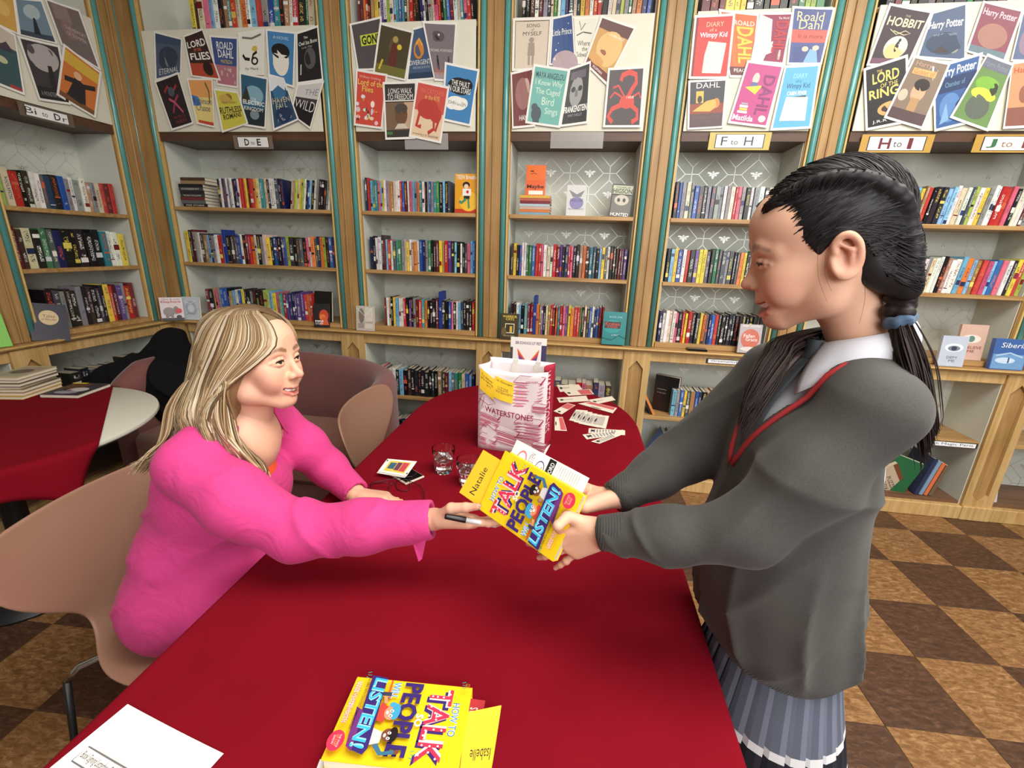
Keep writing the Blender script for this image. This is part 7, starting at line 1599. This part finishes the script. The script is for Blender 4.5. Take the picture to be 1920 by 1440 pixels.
# ================================================================ girl
V, Q, C = head_parts('child', GSK, (208, 130, 116), (58, 42, 36), (30, 22, 20), (222, 138, 120))
gparts = [((V*GS) @ GH_R.T+GH_O, Q, C)]
GYAW = math.radians(186); gf = np.array((math.cos(GYAW), math.sin(GYAW), 0)); gl = np.array((-math.sin(GYAW), math.cos(GYAW), 0))
def GB(f, l, z, o=(3.135, -1.990)): return np.array((o[0], o[1], 0))+gf*f+gl*l+np.array((0, 0, z))
Lw, Le, Ls = tovec(2.818, -2.055, .992), tovec(3.025, -2.105, 1.060), GB(-.020, .112, 1.268)
Rw, Re, Rs = tovec(2.846, -1.962, 1.010), tovec(2.985, -1.885, 1.080), GB(.0, -.130, 1.255)
# left (near) hand: thumb on the cover, fingers spread behind and below it
gparts.append(hand_world(-1, [(.10, .22, .2), (.06, .18, .18), (.0, .12, .15), (-.08, .08, .12)], (.20, .05, -.12, -.32), Lw, (-.80, .22, -.56), (.20, .96, .15), .88, GSK, GFL, target=onbook(.42, .05, .009), meta=(.60, .78, .10), hint=(0, .5, .85), wl=.03))
# right (far) hand: palm up under the far edge, thumb on the leaflet
gparts.append(hand_world(1, [(.10, .25, .2), (.10, .28, .25), (.12, .3, .25), (.15, .3, .3)], (.05, .0, -.06, -.16), Rw, (-.90, -.26, -.16), (-.2, .35, .93), .87, GSK, GFL, target=onbook(1.0, .06, -.010), meta=(.72, .55, -.42), hint=(0, .6, -.8), wl=.02))
v = Vox((2.80, -2.25, .03), (3.40, -1.72, 1.40), .009)
v.chain([GL((-.05, 0, -.19)), GB(-.02, 0, 1.26), GB(0, 0, 1.10), GB(-.01, 0, .92), GB(-.04, 0, .76)], [.038, .040, .065, .075, .085], .04)
v.chain([Ls, GB(-.02, 0, 1.27), Rs], [.032, .036, .032], .03); v.chain([Ls, Le, Lw], [.034, .030, .022], .02); v.chain([Rs, Re, Rw], [.036, .030, .022], .02)
for s in (1, -1): v.chain([GB(-.045, s*.055, .74), GB(-.04, s*.065, .44), GB(-.06, s*.075, .09)], [.055, .046, .034], .03)
V, Q = v.mesh(); cc = np.tile(L3(GSK), (len(V), 1)); cc[V[:, 2] < .82] = L3((40, 40, 46)); gparts.append((V, Q, cc))
girl = np_mesh('person', gparts, SKIN); tag(girl, 'standing dark-haired schoolgirl in a grey jumper receiving the yellow book', 'person')
# ---- jumper
def knit(name, rgb, rib=None):
    m, nt, b = newmat(name); c = lin(rgb)
    tc = N(nt, 'ShaderNodeTexCoord'); nz = N(nt, 'ShaderNodeTexNoise'); nz.inputs['Scale'].default_value = 420; nz.inputs['Detail'].default_value = 3; nt.links.new(tc.outputs['Object'], nz.inputs['Vector'])
    n2 = N(nt, 'ShaderNodeTexNoise'); n2.inputs['Scale'].default_value = 9; n2.inputs['Detail'].default_value = 4; nt.links.new(tc.outputs['Object'], n2.inputs['Vector'])
    ad = N(nt, 'ShaderNodeMath', operation='MULTIPLY_ADD'); ad.inputs[1].default_value = .8; nt.links.new(nz.outputs['Fac'], ad.inputs[0]); nt.links.new(n2.outputs['Fac'], ad.inputs[2])
    mr = N(nt, 'ShaderNodeMapRange'); mr.inputs['From Min'].default_value = .5; mr.inputs['From Max'].default_value = 1.3; mr.inputs['To Min'].default_value = .78; mr.inputs['To Max'].default_value = 1.25; nt.links.new(ad.outputs[0], mr.inputs['Value'])
    ml = N(nt, 'ShaderNodeMix', data_type='RGBA', blend_type='MULTIPLY'); ml.inputs['Factor'].default_value = 1; ml.inputs['A'].default_value = c; nt.links.new(mr.outputs[0], ml.inputs['B']); nt.links.new(ml.outputs['Result'], b.inputs['Base Color'])
    b.inputs['Roughness'].default_value = .9; b.inputs['Sheen Weight'].default_value = .12; b.inputs['Sheen Roughness'].default_value = .5; b.inputs['Specular IOR Level'].default_value = .15
    bp = N(nt, 'ShaderNodeBump'); bp.inputs['Strength'].default_value = .35; bp.inputs['Distance'].default_value = .001
    if rib is not None:
        wv = N(nt, 'ShaderNodeTexWave'); wv.inputs['Scale'].default_value = rib[1]; wv.bands_direction = rib[0]; wv.inputs['Distortion'].default_value = .6; nt.links.new(tc.outputs['Object'], wv.inputs['Vector']); nt.links.new(wv.outputs['Fac'], bp.inputs['Height']); bp.inputs['Strength'].default_value = .6
    else: nt.links.new(nz.outputs['Fac'], bp.inputs['Height'])
    nt.links.new(bp.outputs[0], b.inputs['Normal']); return m
GREY = knit('charcoal_grey_knit', (74, 73, 70)); RIBZ = knit('charcoal_rib_knit', (68, 67, 65), ('Z', 75)); RIBX = knit('charcoal_hem_rib', (69, 68, 66), ('X', 70))
v = Vox((2.80, -2.27, .66), (3.38, -1.72, 1.40), .0046)
HZ = .715
v.ell(GB(-.035, 0, .80), (.124, .138, .14), 0); v.ell(GB(.0, 0, .95), (.128, .138, .16), .07); v.ell(GB(-.005, 0, 1.12), (.112, .132, .16), .07)
v.chain([Ls, GB(-.025, .06, 1.288), GB(-.03, 0, 1.30), GB(-.02, -.06, 1.288), Rs], [.050, .046, .044, .044, .048], .035)
v.chain([Ls, (3.10, -2.105, 1.165), Le, (2.92, -2.080, 1.022), Lw], [.054, .056, .050, .042, .031], .03)
v.chain([Rs, Re, (2.92, -1.925, 1.048), Rw], [.054, .048, .044, .034], .03)
v.F[:, :, :] = v.F
Gf = np.meshgrid(*[a.astype(np.float32) for a in v.ax], indexing='ij')
def gfolds(G):
    d = wavy(G, .0045, 9, (18, 30, 46), (1, 1, .35))
    u = axis_t(G, Le, Lw); t = axis_t(G, Ls, Le); arm = np.exp(-((G[1]+2.11)/.07)**4)
    d = d-arm*.011*np.exp(-((u-.05)/.35)**2)*ridge(u*5+G[2]*20)-arm*.008*np.exp(-((u-.75)/.22)**2)*ridge(u*9-G[2]*25+.8)
    # long vertical drapes below the arms
    az = np.arctan2(G[1]+1.99, G[0]-3.16); d = d-.014*np.clip((1.06-G[2])/.2, 0, 1)*np.clip((G[2]-.70)/.1, 0, 1)*ridge(az*4.2+G[2]*4+.6*np.sin(G[2]*9))
    t2 = axis_t(G, Ls, Le); d = d-arm*.009*np.exp(-((t2-.45)/.35)**2)*ridge(t2*2.6-G[2]*13+1.0)
    ch_ = np.clip((G[2]-1.0)/.1, 0, 1)*np.exp(-((G[1]+1.93)/.09)**2); d = d-.008*ch_*ridge(G[2]*7+G[1]*26+.3)
    return d
near = np.abs(v.F) < .05; v.F = v.F+np.where(near, gfolds(Gf)*np.clip((Gf[2]-HZ-.03)/.05, 0, 1)+.010*np.exp(-((Gf[2]-HZ-.005)/.035)**2), 0).astype(np.float32)
SW = v.F.copy()
ZV = 1.150; TA_ = .36      # V-neck apex height and slope
lat = (Gf[0]-3.135)*gl[0]+(Gf[1]+1.990)*gl[1]; fw = (Gf[0]-3.135)*gf[0]+(Gf[1]+1.990)*gf[1]
vd = np.maximum((np.abs(lat)-(Gf[2]-ZV)*TA_)*.94, -(fw+.02)); v.F = np.maximum(v.F, -vd)
v.cone(GB(-.02, 0, 1.20), GB(-.03, 0, 1.45), .058, .075, .006, sub=True)
cut_end(v, Lw+(.004, 0, 0), Lw-Le, .026); cut_end(v, Rw+(.004, 0, 0), Rw-Re, .029)
v.F[Gf[2] < HZ] = 1
V, Q = v.mesh(); V = relax(V, Q, 2, .4)
jm = np_mesh('jumper', [(V, Q, None)], GREY, girl); jm.data.materials.append(RIBX); jm.data.polygons.foreach_set('material_index', (V[Q[:, 0], 2] < HZ+.052).astype(np.int32)); jm['label'] = 'charcoal grey V-neck school jumper'
def march(latv, z, f0=.30, f1=-.15):
    """front surface of the jumper at given lateral offset and height"""
    prev = 1
    for i in range(220):
        f = f0+(f1-f0)*i/219; p = GB(f, latv, z); k = np.round((p-v.lo)/v.h).astype(int)
        if np.any(k < 0) or np.any(k >= v.n): continue
        if SW[tuple(k)] < 0: return p
    return GB(0, latv, z)
for s in (1, -1):
    pts = [march(s*((z-ZV)*TA_+.016), z)+gf*.003+np.array((0, 0, .003)) for z in np.linspace(ZV-.030, 1.315, 16)]
    def top(f, l):
        for i in range(200):
            p = GB(f, l, 1.40-.0012*i); k = np.round((p-v.lo)/v.h).astype(int)
            if np.all(k >= 0) and np.all(k < v.n) and SW[tuple(k)] < 0: return p+np.array((0, 0, .003))
        return GB(f, l, 1.32)
    pts += [top(f, s*l) for f, l in ((-.010, .082), (-.040, .084), (-.070, .070), (-.092, .040), (-.098, .0))]
    m = MB(); P = relaxed = [pts[0]]+[(pts[i-1]+pts[i]+pts[i+1])/3 for i in range(1, len(pts)-1)]+[pts[-1]]
    m.tube(P, .0042, 8, flat=1.0); m.build('red_stripe', plain('red_knit_stripe', (170, 44, 48), .85), jm, True)
# ribbed cuffs
for nm, e, w_, r0, r1 in (('cuff', Le, Lw, .0325, .0305), ('cuff', Re, Rw, .0355, .0335)):
    d = (w_-e)/np.linalg.norm(w_-e); m = MB(); m.tube([w_-d*.055, w_-d*.035, w_-d*.01, w_+d*.004, w_+d*.006, w_+d*.002], [r0, r0+.0015, r1+.001, r1, r1-.004, r1-.006], 28, cap=False); m.build(nm, RIBX, jm, True)
# ---- shirt: front panel under the V, collar, tie
SHIRT = fabric('white_shirt_cotton', (208, 209, 218), scale=900, bump=.1, rough=.8, sheen=0, noise=.02)
s2 = Vox((2.95, -2.2, 1.08), (3.30, -1.78, 1.36), .005)
s2.ell(GB(-.008, 0, 1.12), (.106, .126, .155), 0); s2.chain([GB(-.03, .09, 1.255), GB(-.03, 0, 1.285), GB(-.02, -.09, 1.255)], [.038, .048, .038], .035); s2.cone(GB(-.02, 0, 1.25), GL((-.05, 0, -.17)), .058, .050, .03)
s2.cone(GL((-.05, 0, -.165)), GL((-.035, 0, -.09)), .052, .085, .005, sub=True)
V, Q = s2.mesh(); V = relax(V, Q, 2); sh = np_mesh('shirt', [(V, Q, None)], SHIRT, girl); sh['label'] = 'white school shirt with a pointed collar'
NB = GL((-.046, 0, -.150)); fh = GH_R @ np.array((1., 0, 0)); fh = np.array((fh[0], fh[1], 0))*.5+gf*.5; fh /= np.linalg.norm(fh); lh = np.array((-fh[1], fh[0], 0))
def collar(s):
    def fn(u, t):
        # u: 0 at the back, 1 at the front point; t: 0 at the fold line, 1 at the edge
        an = math.radians(180-172*u)*s; n = fh*math.cos(an)+lh*math.sin(an)
        drop = .036+.016*u+.026*max(0, u-.7)/.3; out = .010+.016*u+.008*max(0, u-.8)/.2
        z = .034-.052*u**1.2
        p = NB+n*(.0505+.008*u*(1-.3*u))+np.array((0, 0, z)); e = n*out+np.array((0, 0, -drop))
        if u > .8: e = e+(lh*s*.020-fh*.0)*((u-.8)/.2)
        return p+e*t+n*.006*math.sin(t*PI)
    return fn
for s in (1, -1):
    m = MB(); m.grid(collar(s), 26, 7); o = m.build('collar', SHIRT, sh, True); solidify(o, .0022, 0)
m = MB(); m.grid(lambda u, t: NB+fh*math.cos(math.radians(180-360*u))*.0500+lh*math.sin(math.radians(180-360*u))*.0500+np.array((0, 0, .034-.050*(.5-.5*math.cos(2*PI*u))-.035*t)), 48, 4, closeu=True); o = m.build('collar_band', SHIRT, sh, True); solidify(o, .0018, 0)
TIE = fabric('charcoal_tie_silk', (70, 76, 80), scale=700, bump=.1, rough=.5, sheen=.1)
kn = NB+fh*.066+np.array((0, 0, -.028)); t0 = kn+np.array((0, 0, -.016))+fh*.004; t1 = march(0, ZV+.012)-gf*.010
tie = empty('tie', (0, 0, 0)); tie.parent = girl
m = MB()
def tiefn(u, t):
    p = t0*(1-t)+t1*t+fh*.010*math.sin(t*PI); w_ = .012+.012*t; return p+lh*(u-.5)*2*w_+fh*.004*math.sin(u*PI)
m.grid(tiefn, 7, 9); o = m.build('tie_blade', TIE, tie, True); solidify(o, .003, 0)
m = MB(); m.grid(lambda u, t: kn+np.array((0, 0, .016-.034*t))+(lh*math.cos(2*PI*u)*(.017-.006*t)+fh*math.sin(2*PI*u)*.010), 16, 6, closeu=True); m.build('tie_knot', TIE, tie, True)
m = MB(); p0, p1 = t0*.6+t1*.4, t0*.5+t1*.5; m.add([p0-lh*.006+fh*.014, p0+lh*.010+fh*.014, p0+lh*.010+fh*.014+(0, 0, -.007), p0-lh*.006+fh*.014+(0, 0, -.007)], [(0, 1, 2, 3)]); m.build('tie_stripe', plain('tie_red_stripe', (150, 50, 56), .6), tie)
# ---- pleated plaid skirt
def plaid():
    n = 26; V = []; F = []; Cs = []; zs = [.765, .70, .665, .645, .630, .605, .58, .565, .55, .52, .508, .49, .47, .44, .41, .40]
    ctr = np.array((3.135, -1.990, 0))+gf*(-.035)
    ring = []
    for k in range(n):
        a0 = 2*PI*k/n; w_ = 2*PI/n
        ring += [(a0, 0), (a0+w_*.30, .010), (a0+w_*.72, .012), (a0+w_*.98, .014), (a0+w_*.80, -.004)]
    for z in zs:
        t = (.72-z)/.30
        for a, o_ in ring:
            r = .112+.062*t+o_*(.35+.65*max(0, t)); V.append(ctr+np.array((math.cos(a)*r, math.sin(a)*r*1.12, z)))
    m = len(ring)
    band = {3: (206, 206, 208), 4: (44, 44, 52), 5: (44, 44, 52), 6: (54, 54, 62), 7: (206, 206, 208), 8: (40, 40, 48), 9: (108, 114, 130), 10: (206, 206, 208), 13: (60, 62, 72), 14: (196, 196, 200)}
    for j in range(len(zs)-1):
        for i in range(m):
            F.append((j*m+i, (j+1)*m+i, (j+1)*m+(i+1) % m, j*m+(i+1) % m)); c = band.get(j, (112, 118, 134)); q_ = i % 5
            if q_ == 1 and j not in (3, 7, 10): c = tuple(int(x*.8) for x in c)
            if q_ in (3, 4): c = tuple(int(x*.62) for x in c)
            Cs.append(lin(c))
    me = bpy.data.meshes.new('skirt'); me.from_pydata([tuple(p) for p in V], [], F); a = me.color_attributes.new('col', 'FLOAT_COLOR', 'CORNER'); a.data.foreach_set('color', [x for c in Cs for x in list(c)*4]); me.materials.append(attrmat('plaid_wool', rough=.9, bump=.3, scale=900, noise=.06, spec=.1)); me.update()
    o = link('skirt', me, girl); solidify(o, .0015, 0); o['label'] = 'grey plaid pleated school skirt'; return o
plaid()
for s in (1, -1):
    c0 = GB(-.06, s*.075, 0); v3 = Vox(c0-(.16, .09, 0), c0+(.14, .09, .13), .006)
    v3.chain([c0+(.02, 0, .045), c0+gf*.06+(0, 0, .040), c0+gf*.12+(0, 0, .032)], [.036, .034, .026], .02); V, Q = v3.mesh(); np_mesh('shoe', [(V, Q, None)], plain('black_school_leather', (22, 20, 22), .35), girl)
# ---- hair: tight black hair with two French plaits
v = Vox((-.14, -.11, -.13), (.12, .11, .15), .003)
v.ell((-.016, 0, .034), (.104, .083, .090), 0); v.ell((-.045, 0, -.02), (.052, .071, .072), .03)
BL_ = [(.074, .036, .080), (.045, .052, .097), (.0, .062, .098), (-.045, .068, .080), (-.080, .066, .046), (-.100, .060, .006), (-.092, .056, -.034), (-.086, .056, -.066)]
for i in range(6):
    c_ = np.array((-.016, 0, .034)); p_ = np.array(BL_[i])-c_; BL_[i] = tuple(c_+p_/math.sqrt(np.sum((p_/np.array((.104, .083, .090)))**2))*.97)
for s in (1, -1):
    P = cr([(a, s*b, c_) for a, b, c_ in BL_], 6)
    for i in range(0, len(P)-1, 1):
        k = i % 2; off = .006 if k else -.006; sz = .0105+.003*min(1, i/20)
        v.ell(P[i]+np.array((0, off*s*.6, off*.6)), (sz, sz*.8, sz*.8), .004)
v.ell((.110, 0, -.040), (.098, .30, .103), .004, sub=True)
for s in (1, -1): v.ell((-.006, s*.088, -.022), (.030, .030, .036), .006, sub=True)
v.ell((.02, 0, -.12), (.098, .2, .080), .008, sub=True)
for s in (1, -1): v.chain([(-.055, s*.05, -.045), (-.085, s*.052, -.080)], [.022, .018], .02)
V, Q = v.mesh(); V = relax(V, Q, 1, .4); cc = np.tile(L3((34, 31, 33)), (len(V), 1))
gh = np_mesh('hair', [((V*GS) @ GH_R.T+GH_O, Q, cc)], HAIRK, girl); gh['label'] = 'tight black hair in two French plaits'
def snap(p):
    """push a head-axes point onto the hair surface"""
    p = np.array(p, float); c0 = np.array((-.016, 0, .02)); d = p-c0; d /= np.linalg.norm(d)
    q_ = c0+d*(.15-.0008*np.arange(120))[:, None]; k = np.round((q_-v.lo)/v.h).astype(int); ok = np.all((k >= 0) & (k < v.n), 1); k = np.clip(k, 0, v.n-1)
    hit = np.nonzero(ok & (v.F[k[:, 0], k[:, 1], k[:, 2]] < 0))[0]
    return q_[hit[0]] if len(hit) else p
Lg = []; HL = [(.088, .004, .072), (.084, .022, .074), (.076, .040, .068), (.064, .056, .056), (.052, .064, .040), (.038, .072, .024), (.026, .076, .008), (.012, .078, .022), (-.004, .080, .026), (-.022, .082, .020), (-.036, .082, .0), (-.044, .078, -.020)]
Pb = cr(BL_, 6)
for s in (1, -1):
    Ph = cr(HL, 8)
    for i in range(520):
        a = g.rand(); hp = Ph[int(a*(len(Ph)-1))]+g.normal(size=3)*.002; j = min(len(Pb)-1, int((.06+.94*a**.9)*(len(Pb)-1)+g.randint(-2, 3))); j = max(0, j); bp_ = Pb[j]
        pts = []
        for t in np.linspace(0, 1, 9):
            q_ = snap((hp*(1-t)+bp_*t)*np.array((1, s, 1))+np.array((0, s*.02, .01))*math.sin(t*PI)); pts.append(q_)
        P = np.array(pts); P = P+(P-np.array((-.016, 0, .02)))/.1*.0004; P = cr(list(P), 2); t = np.linspace(0, 1, len(P)); c_ = L3((30, 27, 29))*(.6+1.3*g.rand())
        Lg.append(((P*GS) @ GH_R.T+GH_O, (.0005+.0008*g.rand())*(1-.4*t), (.7, None), np.tile(c_, (len(P), 1))))
    for i in range(170):   # from behind the ear back to the plait
        a = g.rand(); hp = np.array((-.034-.02*a, .080-.012*a, .004-.05*a)); bp_ = np.array(BL_[-1])*(a)+np.array(BL_[-3])*(1-a)+g.normal(size=3)*.003
        P = np.array([snap((hp*(1-t)+bp_*t)*np.array((1, s, 1))) for t in np.linspace(0, 1, 7)]); P = P+(P-np.array((-.016, 0, .02)))/.1*.0004; P = cr(list(P), 2); t = np.linspace(0, 1, len(P)); c_ = L3((30, 27, 29))*(.6+1.3*g.rand())
        Lg.append(((P*GS) @ GH_R.T+GH_O, (.0005+.0007*g.rand())*(1-.3*t), (.7, None), np.tile(c_, (len(P), 1))))
    for i in range(300):   # from the centre parting to the plait
        a = g.rand(); x = .086-.165*a; hp = np.array((x, .002, .036+.090*math.sqrt(max(.05, 1-((x+.016)/.106)**2)))); j = max(0, min(len(Pb)-1, int((.0+.80*a)*(len(Pb)-1)+g.randint(0, 5)))); bp_ = Pb[j]
        P = np.array([snap((hp*(1-t)+bp_*t)*np.array((1, s, 1))) for t in np.linspace(0, 1, 7)]); P = P+(P-np.array((-.016, 0, .02)))/.1*.0004; P = cr(list(P), 2); t = np.linspace(0, 1, len(P)); c_ = L3((30, 27, 29))*(.6+1.3*g.rand())
        Lg.append(((P*GS) @ GH_R.T+GH_O, (.0005+.0007*g.rand())*(1-.3*t), (.7, None), np.tile(c_, (len(P), 1))))
# loose wisps by the ear and forehead
for P in ([(.02, .080, .01), (.024, .083, -.03), (.016, .080, -.07)], [(.012, .081, .0), (.016, .085, -.03), (.010, .082, -.055)], [(-.03, .078, -.05), (-.03, .073, -.08), (-.024, .064, -.115)]):
    P = cr([np.array(p) for p in P], 6); Lg.append(((P*GS) @ GH_R.T+GH_O, np.linspace(.00026, .00012, len(P)), (1, None), np.tile(L3((70, 50, 44)), (len(P), 1))))
locks_mesh('hair_strands', Lg, HAIRK, gh, 5)['kind'] = 'stuff'
# hanging plaits: near one behind the shoulder, far one in front
def plait(path, tail, name):
    P = np.array(spline(path, 3)); Rt = Vox(P.min(0)-.03, P.max(0)+.03, .0026); n = len(P)
    sd = np.cross(P[-1]-P[0], CF); sd /= np.linalg.norm(sd)
    for i in range(n):
        k = i % 3; o_ = sd*(.0090 if k == 0 else -.0090 if k == 1 else 0)+np.array(CF)*(-.007 if k == 2 else .003); Rt.ell(P[i]+o_, (.0130, .0130, .0105), .0022)
    V, Q = Rt.mesh(); np_mesh(name, [(relax(V, Q, 1, .3), Q, np.tile(L3((36, 30, 30)), (len(V), 1)))], HAIRK, gh)
    T = cr(tail, 6); L = []
    for i in range(420):
        r_ = g.normal(size=3); t = np.linspace(0, 1, len(T)); sp_ = (.004+.0055*np.sin(np.clip(t*1.05, 0, 1)*PI)**.7)[:, None]; q_ = T+np.clip(r_, -1.7, 1.7)[None, :]*sp_*.9+np.array((0, 0, -.025*abs(g.normal())))*t[:, None]**2
        L.append((q_, (.0006+.0008*g.rand())*(1-.7*np.clip((t-.7)/.3, 0, 1)), (1, None), np.tile(L3((46, 34, 32))*(.5+.9*g.rand()), (len(T), 1))))
    locks_mesh(name+'_tail', L, HAIRK, gh, 5)['kind'] = 'stuff'
nd = .615
plait([GL((-.084, .058, -.066)), at_d(1692, 545, nd), at_d(1690, 572, nd), at_d(1686, 592, nd)], [at_d(1687, 600, nd), at_d(1698, 640, nd-.005), at_d(1716, 690, nd-.015), at_d(1732, 745, nd-.015), at_d(1752, 800, nd-.01)], 'near_plait')
sc_ = empty('scrunchie', tuple(at_d(1687, 601, nd))); sc_.parent = girl; cs = np.array(sc_.location)
m = MB(); ax_ = (at_d(1692, 615, nd)-at_d(1684, 590, nd)); ax_ /= np.linalg.norm(ax_); u_ = np.cross(ax_, (0, 0, 1.)); u_ /= np.linalg.norm(u_); w2 = np.cross(ax_, u_)
m.grid(lambda u, t: (u_*math.cos(2*PI*u)+w2*math.sin(2*PI*u))*(.0125+(.0065+.0012*math.sin(2*PI*u*7))*math.cos(2*PI*t))+ax_*(.0085*math.sin(2*PI*t)+.001*math.sin(2*PI*u*5)), 40, 14, closeu=True); m.build('scrunchie_band', fabric('blue_grey_towelling', (74, 96, 122), scale=600, bump=.6), sc_, True)
m = MB(); m.tube([cs*0-ax_*.012+(u_*math.cos(a)+w2*math.sin(a))*.0115 for a in np.linspace(0, 2*PI, 20)], .0022, 6, cap=False); m.build('black_hair_tie', plain('black_elastic', (14, 14, 16), .3), sc_, True)
fd = .70
plait([GL((-.082, -.052, -.080)), GL((-.070, -.066, -.125)), GL((-.035, -.078, -.155))], [GL((-.03, -.078, -.16)), at_d(1478, 645, fd), at_d(1452, 675, fd-.01), at_d(1425, 712, fd-.02), at_d(1400, 752, fd-.02)], 'far_plait')
# ---- marker pen in the woman's hand
a, b = at_d(834, 968, .895), at_d(930, 985, .915)
pen = empty('marker_pen', tuple((a+b)/2)); tag(pen, 'black and white marker pen held in the woman\'s right hand', 'pen'); c0 = np.array(pen.location); d = (b-a)/np.linalg.norm(b-a)
m = MB(); m.tube([a-c0, a-c0+d*.003, a-c0+d*.042, a-c0+d*.043], [.0045, .0055, .0064, .006], 14); m.build('pen_cap', plain('black_pen_plastic', (18, 18, 20), .3), pen, True)
m = MB(); m.tube([a-c0+d*.043, b-c0], [.0052, .0054], 14); m.build('pen_barrel', plain('white_pen_barrel', (206, 206, 208), .35), pen, True)
# ---- black coat heaped on the sofa by the corner
v = Vox((-.02, -.92, .40), (.80, -.20, .98), .009)
v.chain([(.22, -.45, .50), (.27, -.40, .70), (.26, -.37, .84)], [.15, .12, .05], .08); v.chain([(.30, -.55, .50), (.48, -.50, .52), (.60, -.45, .50)], [.10, .10, .06], .06); v.ell((.16, -.60, .58), (.13, .16, .17), .06); v.ell((.42, -.55, .60), (.16, .13, .14), .06)
Gc = np.meshgrid(*[x.astype(np.float32) for x in v.ax], indexing='ij'); v.F = v.F+np.where(np.abs(v.F) < .06, wavy(Gc, .020, 21, (16, 28, 44), (1, 1, .5))-.026*ridge(Gc[0]*15+Gc[2]*8+Gc[1]*6+1.5*np.sin(Gc[2]*11)), 0).astype(np.float32); v.F[Gc[2] < .433] = 1
v.F -= .022; v.F[Gc[2] < .433] = 1
V, Q = v.mesh(); o = np_mesh('coat', [(relax(V, Q, 2), Q, None)], fabric('black_coat_cloth', (15, 15, 17), scale=400, bump=.3, sheen=0.0, rough=.95)); tag(o, 'black coat heaped on the sofa in the corner behind the woman', 'coat')
m = MB(); p = at_d(268, 718, 3.05); m.tube([(.215, -.60, .62), (.235, -.605, .595)], .004, 6); z_ = m.build('zip_pull', plain('pale_metal', (200, 200, 200), .3), o)
